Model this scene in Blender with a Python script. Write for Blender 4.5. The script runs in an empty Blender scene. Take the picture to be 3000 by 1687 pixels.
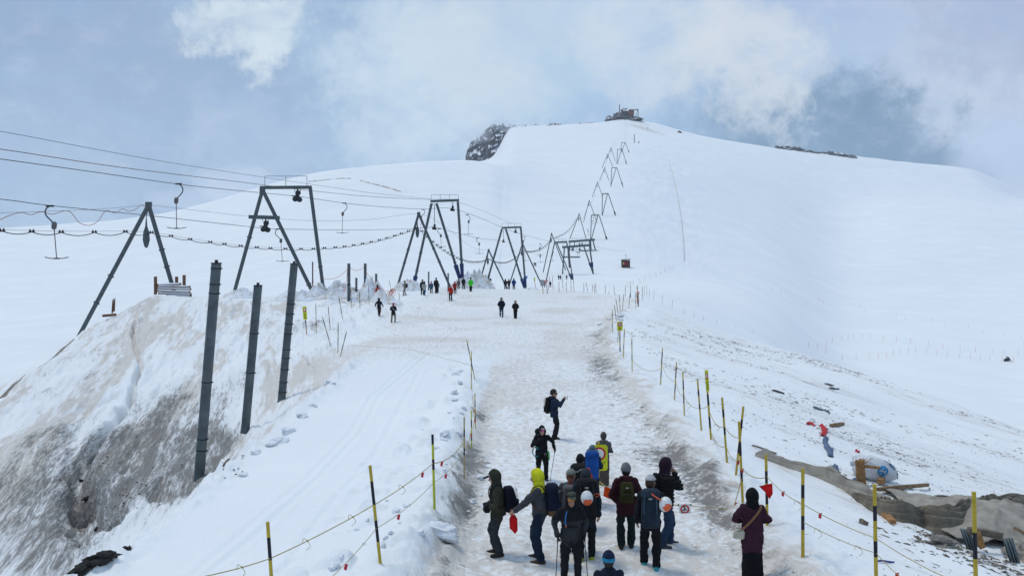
import bpy, bmesh, math, random, time
import numpy as np
from mathutils import Vector, Matrix, Euler

T0 = time.time()
random.seed(7)
scene = bpy.context.scene
COL = scene.collection
R = math.radians

# ------------------------------------------------------------------ camera
F, HC, CX, CY = 2900.0, 6.5, 1500.0, 700.0      # focal length in photo pixels, eye height in metres, horizon row
cam_data = bpy.data.cameras.new("camera")
cam = bpy.data.objects.new("camera", cam_data)
COL.objects.link(cam)
cam.location = (0, 0, HC)
cam.rotation_euler = (R(90), 0, 0)
cam_data.sensor_width = 36.0
cam_data.lens = 36.0 * F / 3000.0
cam_data.shift_y = -(843.5 - CY) / 3000.0
cam_data.clip_start = 0.5
cam_data.clip_end = 20000
scene.camera = cam

# ------------------------------------------------------------------ sky and sun
SUN_ELEV, SUN_AZ = R(66), R(-55)                 # ahead of the viewer, a little to the left
wd = bpy.data.worlds.new("World")
scene.world = wd
wd.use_nodes = True
nt = wd.node_tree
for n in list(nt.nodes):
    nt.nodes.remove(n)


class NB:
    """small node helper"""
    def __init__(self, tree):
        self.t = tree

    def n(self, typ, **kw):
        nd = self.t.nodes.new(typ)
        for k, v in kw.items():
            setattr(nd, k, v)
        return nd

    def link(self, a, b):
        self.t.links.new(a, b)

    def put(self, sock, v):
        if hasattr(v, "is_linked") or isinstance(v, bpy.types.NodeSocket):
            self.t.links.new(v, sock)
        else:
            sock.default_value = v

    def math(self, op, a, b=0.0, clamp=False, c=None):
        nd = self.n("ShaderNodeMath", operation=op, use_clamp=clamp)
        self.put(nd.inputs[0], a)
        self.put(nd.inputs[1], b)
        if c is not None:
            self.put(nd.inputs[2], c)
        return nd.outputs[0]

    def vmath(self, op, a, b=(0, 0, 0)):
        nd = self.n("ShaderNodeVectorMath", operation=op)
        self.put(nd.inputs[0], a)
        self.put(nd.inputs[1], b)
        return nd.outputs[1] if op in ("DOT_PRODUCT", "LENGTH", "DISTANCE") else nd.outputs[0]

    def mix(self, fac, a, b, mode="MIX"):
        nd = self.n("ShaderNodeMix", data_type="RGBA", blend_type=mode)
        self.put(nd.inputs[0], fac)
        self.put(nd.inputs[6], a)
        self.put(nd.inputs[7], b)
        return nd.outputs[2]

    def noise(self, vec, scale, detail=4, rough=0.55, dist=0.0, col=False):
        nd = self.n("ShaderNodeTexNoise")
        self.put(nd.inputs["Vector"], vec)
        nd.inputs["Scale"].default_value = scale
        nd.inputs["Detail"].default_value = detail
        nd.inputs["Roughness"].default_value = rough
        nd.inputs["Distortion"].default_value = dist
        return nd.outputs[1] if col else nd.outputs[0]

    def ramp(self, v, lo, hi, a=0.0, b=1.0):
        nd = self.n("ShaderNodeMapRange", interpolation_type="SMOOTHSTEP")
        self.put(nd.inputs[0], v)
        nd.inputs[1].default_value = lo
        nd.inputs[2].default_value = hi
        nd.inputs[3].default_value = a
        nd.inputs[4].default_value = b
        return nd.outputs[0]


def c4(c):
    return (c[0], c[1], c[2], 1.0)


nb = NB(nt)
out = nb.n("ShaderNodeOutputWorld")
bg = nb.n("ShaderNodeBackground")
SKY_STR = 0.1
bg.inputs[1].default_value = SKY_STR
sky = nb.n("ShaderNodeTexSky", sky_type="NISHITA")
sky.sun_disc = False
sky.sun_elevation = SUN_ELEV
sky.sun_rotation = SUN_AZ
sky.altitude = 3500
tc = nb.n("ShaderNodeTexCoord")
dirv = nb.vmath("NORMALIZE", tc.outputs["Generated"])
warp = nb.noise(dirv, 6.0, 5, 0.6, col=True)
warp = nb.vmath("MULTIPLY", nb.vmath("SUBTRACT", warp, (0.5, 0.5, 0.5)), (0.10, 0.10, 0.10))
warp2 = nb.noise(dirv, 18.0, 8, 0.68, col=True)
warp2 = nb.vmath("MULTIPLY", nb.vmath("SUBTRACT", warp2, (0.5, 0.5, 0.5)), (0.17, 0.17, 0.17))
dw = nb.vmath("NORMALIZE", nb.vmath("ADD", nb.vmath("ADD", dirv, warp), warp2))


def sdir(px, py):
    return Vector(((px - CX) / F, 1.0, -(py - CY) / F)).normalized()


# overcast cloud cover, layered soft banks of cloud (colour as seen, divided by the background strength)
def cs(r, g, b):
    return (r / SKY_STR, g / SKY_STR, b / SKY_STR, 1.0)


flat = nb.vmath("MULTIPLY", dirv, (1.0, 1.0, 1.7))
n1 = nb.noise(flat, 4.0, 8, 0.6, 0.5)
n2 = nb.noise(flat, 11.0, 8, 0.66, 0.3)
n3 = nb.noise(flat, 30.0, 6, 0.68, 0.2)
col = nb.mix(nb.ramp(n1, 0.36, 0.64), cs(0.29, 0.43, 0.65), cs(0.42, 0.59, 0.79))
col = nb.mix(nb.ramp(n2, 0.44, 0.70, 0, 0.40), col, cs(0.64, 0.73, 0.87))
BANKS = [  # px, py, radius in px, colour, weight
    (200, 230, 620, (0.283, 0.389, 0.559), 0.80),
    (930, 400, 430, (0.291, 0.420, 0.594), 0.70),
    (60, 620, 300, (0.310, 0.446, 0.616), 0.60),
    (760, 510, 170, (0.435, 0.548, 0.702), 0.60),
    (180, 540, 200, (0.404, 0.514, 0.676), 0.45),
    (1350, 260, 330, (0.389, 0.565, 0.755), 0.60),
    (1750, 300, 300, (0.366, 0.548, 0.737), 0.55),
    (2700, 60, 520, (0.427, 0.531, 0.719), 0.85),
    (2900, 400, 300, (0.512, 0.598, 0.737), 0.90),
    (2950, 40, 160, (0.349, 0.420, 0.607), 0.60),
    (2080, 330, 150, (0.273, 0.425, 0.630), 0.75),
    (2150, 450, 150, (0.328, 0.472, 0.670), 0.70),
    (2330, 570, 250, (0.165, 0.285, 0.420), 1.00),
    (2500, 570, 250, (0.150, 0.265, 0.400), 1.00),
    (2660, 570, 190, (0.155, 0.265, 0.400), 1.00),
    (2780, 570, 110, (0.200, 0.300, 0.440), 0.90),
    (740, 60, 105, (0.771, 0.859, 0.879), 0.76),
    (830, 50, 80, (0.696, 0.799, 0.850), 0.56),
    (1270, 220, 230, (0.659, 0.769, 0.831), 0.75),
    (1480, 90, 220, (0.564, 0.661, 0.746), 0.55),
    (1900, 130, 190, (0.677, 0.740, 0.793), 0.65),
    (2180, 190, 150, (0.696, 0.740, 0.774), 0.75),
]
for px, py, rad, colr, w in BANKS:
    dt = nb.vmath("DOT_PRODUCT", dw, tuple(sdir(px, py)))
    ca = math.cos(math.atan(rad / F))
    m = nb.ramp(dt, ca - (1 - ca) * 1.3, 1.0 - (1 - ca) * 0.05, 0.0, w)
    m = nb.math("MULTIPLY", m, nb.ramp(n2, 0.30, 0.56, 0.45, 1.0))
    col = nb.mix(m, col, cs(*colr))
col = nb.mix(nb.ramp(n3, 0.45, 0.75, 0, 0.16), col, cs(0.75, 0.80, 0.88))
# small holes of clear blue between the clouds
hole = nb.ramp(nb.noise(dirv, 14.0, 3, 0.5), 0.67, 0.74, 0.0, 0.55)
hole = nb.math("MULTIPLY", hole, nb.ramp(n1, 0.46, 0.56))
sepz = nb.n("ShaderNodeSeparateXYZ")
nb.link(dirv, sepz.inputs[0])
hole = nb.math("MULTIPLY", hole, nb.ramp(sepz.outputs[2], 0.17, 0.22))
clear = nb.mix(1.0, sky.outputs[0], cs(0.075, 0.2, 0.25), "ADD")
col = nb.mix(hole, col, clear)
col = nb.mix(0.05, col, sky.outputs[0])
nb.link(col, bg.inputs[0])
nb.link(bg.outputs[0], out.inputs[0])

sun_data = bpy.data.lights.new("sun", "SUN")
sun_data.energy = 1.3
sun_data.angle = R(14)
sun_data.color = (1.0, 0.93, 0.82)
sun = bpy.data.objects.new("sun", sun_data)
COL.objects.link(sun)
sv = Vector((math.sin(SUN_AZ) * math.cos(SUN_ELEV), math.cos(SUN_AZ) * math.cos(SUN_ELEV), math.sin(SUN_ELEV)))
sun.rotation_euler = sv.to_track_quat("Z", "Y").to_euler()
sun.location = (0, 0, 60)

scene.view_settings.view_transform = "Standard"
scene.view_settings.look = "None"
scene.view_settings.exposure = 0.07
scene.view_settings.gamma = 1.0
scene.view_settings.use_curve_mapping = False
scene.cycles.use_denoising = True
scene.cycles.max_bounces = 6
scene.cycles.diffuse_bounces = 3
scene.cycles.volume_bounces = 4

# ------------------------------------------------------------------ helpers


def P(px, py, d):
    return Vector(((px - CX) / F * d, d, HC - (py - CY) / F * d))


_mats = {}


def mat(name, col, rough=0.7, metal=0.0, var=0.25, scale=8.0, bump=0.0, bscale=40.0, spec=0.3):
    if name in _mats:
        return _mats[name]
    m = bpy.data.materials.new(name)
    m.use_nodes = True
    t = m.node_tree
    b = NB(t)
    bs = t.nodes["Principled BSDF"]
    bs.inputs["Roughness"].default_value = rough
    bs.inputs["Metallic"].default_value = metal
    bs.inputs["Specular IOR Level"].default_value = spec
    co = b.n("ShaderNodeTexCoord").outputs["Object"]
    if var > 0:
        f = b.ramp(b.noise(co, scale, 5, 0.65), 0.25, 0.75)
        lo = c4([x * (1 - var) for x in col])
        hi = c4([min(1, x * (1 + var * 0.6)) for x in col])
        b.link(b.mix(f, lo, hi), bs.inputs["Base Color"])
    else:
        bs.inputs["Base Color"].default_value = c4(col)
    if bump > 0:
        bn = b.n("ShaderNodeBump")
        bn.inputs["Strength"].default_value = bump
        bn.inputs["Distance"].default_value = 0.02
        b.link(b.noise(co, bscale, 4, 0.6), bn.inputs["Height"])
        b.link(bn.outputs[0], bs.inputs["Normal"])
    _mats[name] = m
    return m


def cloth(col, name=None, rough=0.9):
    name = name or "cloth_%d_%d_%d" % tuple(int(x * 1000) for x in col)
    return mat(name, col, rough, 0, 0.3, 5.0, 0.5, 30.0, 0.15)


def mesh_obj(name, verts, faces, mats, parent=None, smooth=False, fmat=None):
    me = bpy.data.meshes.new(name)
    me.from_pydata([tuple(v) for v in verts], [], faces)
    if not isinstance(mats, (list, tuple)):
        mats = [mats]
    for m in mats:
        me.materials.append(m)
    if fmat:
        me.polygons.foreach_set("material_index", fmat)
    if smooth:
        me.polygons.foreach_set("use_smooth", [True] * len(me.polygons))
    me.update()
    o = bpy.data.objects.new(name, me)
    COL.objects.link(o)
    if parent is not None:
        o.parent = parent
    return o


class MB:
    """collects shapes; build() links them as one mesh object"""
    def __init__(self):
        self.v, self.f, self.m = [], [], []

    def add(self, vs, fs, mi=0):
        o = len(self.v)
        self.v += [Vector(v) for v in vs]
        self.f += [tuple(i + o for i in f) for f in fs]
        self.m += [mi] * len(fs)
        return self

    def tube(self, pts, r, n=8, mi=0, cap=True, flat=1.0):
        pts = [Vector(p) for p in pts]
        k = len(pts)
        rs = r if isinstance(r, (list, tuple)) else [r] * k
        vs, fs = [], []
        up0 = None
        for i in range(k):
            t = (pts[min(i + 1, k - 1)] - pts[max(i - 1, 0)])
            t = t.normalized() if t.length > 1e-9 else Vector((0, 0, 1))
            if up0 is None:
                up0 = Vector((0, 1, 0)) if abs(t.y) < 0.9 else Vector((1, 0, 0))
            a = (up0 - t * up0.dot(t))
            a = a.normalized() if a.length > 1e-6 else t.orthogonal().normalized()
            up0 = a
            bq = t.cross(a)
            for j in range(n):
                an = 2 * math.pi * j / n
                vs.append(pts[i] + a * (math.cos(an) * rs[i] * flat) + bq * (math.sin(an) * rs[i]))
        for i in range(k - 1):
            for j in range(n):
                j2 = (j + 1) % n
                fs.append((i * n + j, i * n + j2, (i + 1) * n + j2, (i + 1) * n + j))
        if cap:
            fs.append(tuple(range(n - 1, -1, -1)))
            fs.append(tuple((k - 1) * n + j for j in range(n)))
        return self.add(vs, fs, mi)

    def box(self, c, s, rot=None, mi=0, bev=0.0):
        c = Vector(c)
        hx, hy, hz = s[0] / 2, s[1] / 2, s[2] / 2
        M = (rot if isinstance(rot, Matrix) else Euler(rot).to_matrix()) if rot is not None else Matrix.Identity(3)
        if bev <= 0:
            vs = [c + M @ Vector((x * hx, y * hy, z * hz)) for x in (-1, 1) for y in (-1, 1) for z in (-1, 1)]
            fs = [(0, 1, 3, 2), (4, 6, 7, 5), (0, 4, 5, 1), (2, 3, 7, 6), (0, 2, 6, 4), (1, 5, 7, 3)]
            return self.add(vs, fs, mi)
        b = min(bev, hx * .9, hy * .9, hz * .9)
        rings = []
        for z, i in ((-hz, b), (-hz + b, 0), (hz - b, 0), (hz, b)):
            x, y = hx - i, hy - i
            rings.append([c + M @ Vector(q) for q in ((-x + b, -y, z), (x - b, -y, z), (x, -y + b, z), (x, y - b, z),
                                                       (x - b, y, z), (-x + b, y, z), (-x, y - b, z), (-x, -y + b, z))])
        return self.rings(rings, mi)

    def rings(self, rings, mi=0, cap=True):
        n = len(rings[0])
        vs = [p for r_ in rings for p in r_]
        fs = []
        for i in range(len(rings) - 1):
            for j in range(n):
                j2 = (j + 1) % n
                fs.append((i * n + j, i * n + j2, (i + 1) * n + j2, (i + 1) * n + j))
        if cap:
            fs.append(tuple(range(n - 1, -1, -1)))
            fs.append(tuple((len(rings) - 1) * n + j for j in range(n)))
        return self.add(vs, fs, mi)

    def loft(self, secs, n=16, e=2.0, mi=0, M=None):
        """closed loft of super-elliptic sections (z, cx, cy, rx, ry)"""
        rings = []
        for z, cx, cy, rx, ry in secs:
            ring = []
            for j in range(n):
                a = 2 * math.pi * j / n
                ca, sa = math.cos(a), math.sin(a)
                q = Vector((cx + rx * math.copysign(abs(ca) ** (2 / e), ca), cy + ry * math.copysign(abs(sa) ** (2 / e), sa), z))
                ring.append(M @ q if M is not None else q)
            rings.append(ring)
        return self.rings(rings, mi)

    def ball(self, c, r, nu=12, nv=8, mi=0, M=None):
        rx, ry, rz = r if isinstance(r, (tuple, list)) else (r, r, r)
        c = Vector(c)
        vs = [Vector((0, 0, rz))]
        for i in range(1, nv):
            th = math.pi * i / nv
            for j in range(nu):
                ph = 2 * math.pi * j / nu
                vs.append(Vector((rx * math.sin(th) * math.cos(ph), ry * math.sin(th) * math.sin(ph), rz * math.cos(th))))
        vs.append(Vector((0, 0, -rz)))
        fs = []
        for j in range(nu):
            fs.append((0, 1 + j, 1 + (j + 1) % nu))
        for i in range(nv - 2):
            for j in range(nu):
                a, b2 = 1 + i * nu + j, 1 + i * nu + (j + 1) % nu
                fs.append((a, a + nu, b2 + nu, b2))
        l = len(vs) - 1
        o = 1 + (nv - 2) * nu
        for j in range(nu):
            fs.append((l, o + (j + 1) % nu, o + j))
        vs = [(M @ v if M is not None else v) + c for v in vs]
        return self.add(vs, fs, mi)

    def build(self, name, mats, parent=None, smooth=False, base=None):
        used = sorted({i for f in self.f for i in f})
        if len(used) < len(self.v):
            mp = {i: k for k, i in enumerate(used)}
            self.v = [self.v[i] for i in used]
            self.f = [tuple(mp[i] for i in f) for f in self.f]
        v = self.v
        if base is not None:
            b = Vector(base)
            v = [q - b for q in v]
        o = mesh_obj(name, v, self.f, mats, parent, smooth, self.m)
        if smooth:
            try:
                o.data.set_sharp_from_angle(angle=R(45))
            except Exception:
                pass
        return o


def thing(name, label, cat, loc=(0, 0, 0), rotz=0.0, group=None, scale=1.0):
    o = bpy.data.objects.new(name, None)
    o.empty_display_size = 0.2
    COL.objects.link(o)
    o.location = loc
    o.rotation_euler = (0, 0, rotz)
    o.scale = (scale,) * 3
    return tag(o, label, cat, group)


def tag(o, label, cat, group=None, kind=None):
    if label:
        o["label"] = label
    if cat:
        o["category"] = cat
    if group:
        o["group"] = group
    if kind:
        o["kind"] = kind
    return o


# ------------------------------------------------------------------ numpy noise


def _hash(i, j, s):
    h = (i.astype(np.int64) * 374761393 + j.astype(np.int64) * 668265263 + s * 2147483647) & 0xFFFFFFFF
    h = ((h ^ (h >> 13)) * 1274126177) & 0xFFFFFFFF
    return ((h ^ (h >> 16)) & 0xFFFFFF) / float(0xFFFFFF)


def vnoise(x, y, s=0):
    xi, yi = np.floor(x), np.floor(y)
    fx, fy = x - xi, y - yi
    fx = fx * fx * (3 - 2 * fx)
    fy = fy * fy * (3 - 2 * fy)
    a = _hash(xi, yi, s)
    b = _hash(xi + 1, yi, s)
    c = _hash(xi, yi + 1, s)
    d = _hash(xi + 1, yi + 1, s)
    return (a + (b - a) * fx) * (1 - fy) + (c + (d - c) * fx) * fy - 0.5


def fbm(x, y, s=0, oct=4, rough=0.5):
    t, a, f = 0, 1.0, 1.0
    for k in range(oct):
        t = t + a * vnoise(x * f + 13.7 * k, y * f - 7.3 * k, s + k)
        a *= rough
        f *= 2.03
    return t


def _h1(i, j, s):
    h = (i * 374761393 + j * 668265263 + s * 2147483647) & 0xFFFFFFFF
    h = ((h ^ (h >> 13)) * 1274126177) & 0xFFFFFFFF
    return ((h ^ (h >> 16)) & 0xFFFFFF) / 16777215.0


def fbm1(x, y, s=0, oct=4, rough=0.5):
    """fbm of one point, quick"""
    t, a, f = 0.0, 1.0, 1.0
    for k in range(oct):
        px, py = x * f + 13.7 * k, y * f - 7.3 * k
        xi, yi = math.floor(px), math.floor(py)
        fx, fy = px - xi, py - yi
        fx = fx * fx * (3 - 2 * fx)
        fy = fy * fy * (3 - 2 * fy)
        q = s + k
        p0, p1, p2, p3 = _h1(xi, yi, q), _h1(xi + 1, yi, q), _h1(xi, yi + 1, q), _h1(xi + 1, yi + 1, q)
        t += a * ((p0 + (p1 - p0) * fx) * (1 - fy) + (p2 + (p3 - p2) * fx) * fy - 0.5)
        a *= rough
        f *= 2.03
    return t


ORD = ("first second third fourth fifth sixth seventh eighth ninth tenth eleventh twelfth thirteenth fourteenth fifteenth sixteenth seventeenth eighteenth nineteenth twentieth "
       "twenty-first twenty-second twenty-third twenty-fourth twenty-fifth twenty-sixth twenty-seventh twenty-eighth twenty-ninth thirtieth thirty-first thirty-second thirty-third thirty-fourth thirty-fifth thirty-sixth thirty-seventh thirty-eighth thirty-ninth fortieth").split()


def sstep(x, a, b):
    t = np.clip((x - a) / (b - a), 0, 1)
    return t * t * (3 - 2 * t)
# ------------------------------------------------------------------ terrain
# Cross sections of the near ground (world metres): at each distance Y a list of (X, Z).
NEAR = {
    2: [(-60, -8), (-25, -6), (-12, -4), (-9, -1), (-8.3, -.3), (-4, .5), (-3.4, .75), (-2.0, 0), (5.2, 0), (6.6, .5), (7.4, .35), (12, -.7), (20, -2.2), (27, -4), (40, -12), (90, -30)],
    12: [(-60, -9), (-25, -6), (-12, -4), (-9, -1), (-8.3, -.3), (-4, .5), (-3.4, .75), (-2.0, 0), (5.2, 0), (6.6, .5), (7.4, .35), (12, -.7), (20, -2.2), (27, -4), (40, -12), (90, -30)],
    20: [(-60, -14), (-40, -10), (-25, -7), (-14, -5.2), (-11, -3.4), (-9, -1.0), (-8.3, -.3), (-3, .6), (-1.9, .8), (-1.0, .05), (4.8, 0), (5.7, .5), (6.6, .3), (12, -.7), (27, -3.6), (40, -10), (90, -30)],
    35: [(-60, -16), (-40, -11), (-27, -7), (-19, -5.3), (-15.5, -4.5), (-12.5, -3.6), (-9.5, -1.2), (-8.3, -.3), (-2.8, .45), (-1.9, .6), (-1.1, .05), (4.8, 0), (6.0, .45), (7, .3), (12, -.7), (27, -3.6), (40, -10), (90, -30)],
    50: [(-70, -20), (-45, -12), (-36, -7), (-27, -4.4), (-20, -3.8), (-15, -3), (-12, -2.2), (-9.5, -.9), (-8.3, -.1), (-4, .1), (-1.8, .25), (-1, .05), (4.8, 0), (5.9, .4), (7, .25), (12, -.7), (27, -3.6), (35, -7), (90, -30)],
    65: [(-80, -25), (-52, -14), (-42, -7), (-34, -4), (-27, -3.0), (-20.6, -2.5), (-15, -1.7), (-11, -.6), (-8, 0), (5.4, 0), (6.6, .4), (7.5, .2), (12, -.7), (27, -3.6), (35, -7), (90, -30)],
    80: [(-80, -30), (-55, -16), (-45, -8), (-40, -4.6), (-33, -2), (-26, -1.2), (-20, -.8), (-14, -.3), (-10, 0), (7.2, 0), (8.6, .35), (10, .1), (14, -.9), (26, -3.6), (35, -8), (90, -30)],
    100: [(-80, -32), (-60, -20), (-50, -9), (-44, -4), (-40, -1.2), (-36, .9), (-31, .6), (-25, 0), (-18, 0), (10, 0), (12.6, .25), (15, -.4), (22.5, -3.4), (27, -5.2), (36, -10), (90, -30)],
    115: [(-80, -32), (-60, -24), (-48, -14), (-40, -6), (-34, -1), (-28, -.1), (-22, 0), (12, 0), (15, -.6), (22, -4), (36, -11), (90, -30)],
    135: [(-80, -32), (-50, -22), (-40, -12), (-30, -4), (-22, -1), (-15, -.4), (-8, -.35), (8, -.45), (14, -1.2), (24, -5), (40, -13), (90, -30)],
    155: [(-80, -35), (-40, -15), (-25, -5), (-12, -.9), (0, -1.5), (8, -2), (20, -5), (40, -14), (90, -32)],
    200: [(-80, -35), (-40, -20), (-20, -12), (-5, -6), (0, -5), (10, -7), (20, -10), (40, -18), (90, -36)],
    270: [(-80, -45), (0, -40), (90, -50)],
}
# Far ground: for each compass direction (given as a photo column) distances and either the row it is seen at or, below 0, its height
FAR = {
    -1500: [(60, -34.), (250, -26.), (400, 850), (700, 720), (1000, 760), (2600, 800)],
    0: [(60, -34.), (150, -30.), (250, 1000), (330, 915), (430, 830), (560, 735), (700, 657), (900, 690), (2600, 800)],
    319: [(60, -34.), (150, -30.), (250, 1000), (430, 820), (560, 715), (700, 638), (900, 670), (2600, 800)],
    455: [(60, -34.), (150, -30.), (250, 980), (430, 810), (560, 700), (700, 619), (900, 650), (2600, 800)],
    650: [(60, -30.), (180, -22.), (300, 900), (430, 790), (560, 675), (700, 577), (900, 620), (2600, 800)],
    760: [(60, -28.), (180, -18.), (300, 880), (430, 775), (560, 650), (700, 542), (900, 590), (2600, 800)],
    867: [(60, -25.), (180, -14.), (300, 860), (430, 760), (560, 630), (700, 513), (900, 560), (2600, 800)],
    1054: [(60, -20.), (150, -8.), (220, -8.), (300, 840), (430, 750), (560, 610), (700, 483), (900, 520), (2600, 800)],
    1240: [(60, -15.), (110, -11.), (150, -3.), (200, -4.), (300, 835), (416, 772), (560, 620), (720, 472), (900, 500), (2600, 700)],
    1374: [(60, -12.), (110, -8.), (150, -2.6), (196, -3.4), (300, 835), (416, 775), (560, 630), (740, 468), (900, 490), (1300, 480), (1500, 490), (2600, 700)],
    1440: [(60, -12.), (110, -8.), (150, -2.6), (200, -3.6), (300, 832), (416, 773), (560, 636), (740, 478), (900, 488), (1100, 482), (1380, 462), (1600, 480), (2600, 700)],
    1500: [(60, -12.), (110, -8.), (150, -2.6), (200, -3.8), (300, 832), (380, 818), (420, 770), (500, 705), (600, 618), (740, 500), (900, 455), (1100, 418), (1390, 368), (1600, 470), (2600, 700)],
    1600: [(60, -12.), (110, -8.), (150, -2.8), (200, -4.), (300, 832), (380, 818), (420, 772), (500, 708), (600, 630), (740, 532), (900, 470), (1100, 425), (1400, 364), (1600, 450), (2600, 700)],
    1720: [(60, -12.), (110, -8.), (150, -3.), (200, -4.5), (300, 834), (380, 815), (420, 772), (500, 706), (600, 634), (740, 546), (900, 476), (1100, 428), (1400, 360), (1600, 450), (2600, 700)],
    1830: [(60, -14.), (110, -9.), (150, -3.), (200, -5), (300, 838), (400, 785), (495, 703), (585, 629), (728, 541), (850, 479), (1000, 447), (1250, 392), (1430, 343), (1600, 450), (2600, 700)],
    1900: [(60, -14.), (110, -10.), (150, -4.), (200, -6), (300, 838), (400, 795), (495, 720), (585, 650), (728, 560), (850, 492), (1000, 452), (1250, 400), (1430, 351), (1600, 450), (2600, 700)],
    2050: [(60, -18.), (110, -13.), (150, -10.), (200, -10.5), (300, 855), (420, 795), (520, 735), (650, 640), (800, 555), (1000, 475), (1200, 432), (1390, 393), (1600, 460), (2600, 700)],
    2260: [(60, -22.), (150, -20.), (200, -20.), (300, 915), (420, 855), (520, 790), (650, 715), (800, 645), (1000, 555), (1200, 480), (1360, 425), (1600, 500), (2600, 700)],
    2480: [(60, -26.), (150, -29.), (200, -32.), (300, 1090), (362, 1048), (480, 950), (620, 850), (850, 730), (950, 680), (1100, 598), (1250, 518), (1370, 447), (1600, 520), (2600, 700)],
    2650: [(60, -28.), (150, -31.), (200, -35.), (300, 1110), (365, 1050), (500, 940), (660, 835), (860, 710), (960, 640), (1040, 590), (1180, 575), (1300, 510), (1390, 466), (1600, 530), (2600, 700)],
    2840: [(60, -28.), (150, -32.), (200, -37.), (300, 1130), (370, 1058), (520, 930), (700, 820), (880, 690), (1000, 592), (1150, 600), (1300, 545), (1400, 489), (1600, 540), (2600, 700)],
    3000: [(60, -28.), (150, -33.), (200, -38.), (300, 1145), (380, 1058), (520, 930), (700, 820), (880, 700), (1000, 603), (1150, 625), (1300, 590), (1400, 552), (1600, 590), (2600, 700)],
    4600: [(60, -30.), (150, -36.), (200, -40.), (300, 1145), (380, 1070), (520, 930), (700, 820), (880, 720), (1000, 660), (1300, 650), (1400, 640), (2600, 700)],
}
_ys = np.array(sorted(NEAR))
_XG = np.linspace(-90, 90, 1441)
_NZ = []
for _y in _ys:
    pr = NEAR[int(_y)]
    _NZ.append(np.interp(_XG, [p[0] for p in pr], [p[1] for p in pr]))
_NZ = np.array(_NZ)
_k = np.exp(-np.linspace(-2, 2, 5) ** 2 / 2)
_k /= _k.sum()
_NZ = np.array([np.convolve(np.pad(r_, 2, mode="edge"), _k, "valid") for r_ in _NZ])
# dense table along Y (smooth between stations)
_YG = np.concatenate([np.arange(2, 60, 0.5), np.arange(60, 272, 1.0)])
_w = np.interp(_YG, _ys, np.arange(len(_ys)))
_i0 = np.minimum(np.floor(_w).astype(int), len(_ys) - 2)
_fr = (_w - _i0)
_fr = 0.5 * _fr + 0.5 * _fr * _fr * (3 - 2 * _fr)
_NT = _NZ[_i0] * (1 - _fr)[:, None] + _NZ[_i0 + 1] * _fr[:, None]

_LD = np.linspace(math.log(50), math.log(2600), 420)
_PXS = sorted(FAR)
_FZ = []
for c in _PXS:
    dd, zz = [], []
    for d, r_ in FAR[c]:
        dd.append(math.log(d))
        zz.append(r_ if r_ < 0 else HC - (r_ - CY) / F * d)
    _FZ.append(np.interp(_LD, dd, zz))
_FZ = np.array(_FZ)
_PG = np.linspace(-1500, 4600, 1221)


def pchip(xs, ys, xq):
    xs, ys = np.asarray(xs, float), np.asarray(ys, float)
    h = np.diff(xs)
    dl = np.diff(ys) / h
    m = np.zeros(len(xs))
    for i in range(1, len(xs) - 1):
        if dl[i - 1] * dl[i] > 0:
            w1, w2 = 2 * h[i] + h[i - 1], h[i] + 2 * h[i - 1]
            m[i] = (w1 + w2) / (w1 / dl[i - 1] + w2 / dl[i])
    i = np.clip(np.searchsorted(xs, xq) - 1, 0, len(h) - 1)
    t = (xq - xs[i]) / h[i]
    return (ys[i] * (2 * t**3 - 3 * t**2 + 1) + h[i] * m[i] * (t**3 - 2 * t**2 + t) + ys[i + 1] * (-2 * t**3 + 3 * t**2) + h[i] * m[i + 1] * (t**3 - t**2))


_FT = np.array([pchip(_PXS, _FZ[:, j], _PG) for j in range(len(_LD))]).T


def _blur(a, n, ax):
    k = np.exp(-np.linspace(-2, 2, 2 * n + 1) ** 2)
    k /= k.sum()
    return np.apply_along_axis(lambda r_: np.convolve(np.pad(r_, n, mode="edge"), k, "valid"), ax, a)


_FS = _blur(_blur(_FT, 30, 0), 12, 1)
_FL = _blur(_blur(_FT, 5, 0), 4, 1)
_wk = np.exp(-((_PG - 1400) / 170.0) ** 2)[:, None] * sstep(_LD, math.log(480), math.log(640))[None, :]
_wk = np.maximum(_wk, sstep(_LD, math.log(1150), math.log(1300))[None, :] * np.ones((len(_PG), 1)))
_FT = _FS * (1 - _wk) + _FL * _wk


def bil(T, u, v):
    nu, nv = T.shape
    u = np.clip(u, 0, nu - 1.001)
    v = np.clip(v, 0, nv - 1.001)
    i, j = u.astype(int), v.astype(int)
    a, b = u - i, v - j
    return (T[i, j] * (1 - a) + T[i + 1, j] * a) * (1 - b) + (T[i, j + 1] * (1 - a) + T[i + 1, j + 1] * a) * b


def near_z(x, y):
    v = np.interp(y, _YG, np.arange(len(_YG)))
    return bil(_NT, v, (x + 90) / 0.125)


def far_z(x, y):
    y = np.maximum(y, 20.0)
    px = CX + F * x / y
    return bil(_FT, (px + 1500) / 5.0, (np.log(y) - _LD[0]) / (_LD[1] - _LD[0]))


def base_z(x, y):
    a, b = near_z(x, y), far_z(x, y)
    a = np.where(y > 265, -400.0, a)
    k = 0.45
    m = np.maximum(a, b)
    return m + k * np.log1p(np.exp(-np.abs(a - b) / k))


def place0(px, py, dmin=10.0, dmax=1500.0):
    """first point where the sight line through a photo pixel meets the smooth ground"""
    d = np.exp(np.linspace(math.log(dmin), math.log(dmax), 4000))
    x = (px - CX) / F * d
    z = HC - (py - CY) / F * d
    h = base_z(x, d)
    w = np.nonzero(z <= h)[0]
    return float(d[w[0]]) if len(w) else dmax


def line_w(pts):
    """photo polyline -> ground plan polyline"""
    r_ = []
    for px, py in pts:
        d = place0(px, py)
        r_.append(((px - CX) / F * d, d))
    return np.array(r_)


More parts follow.
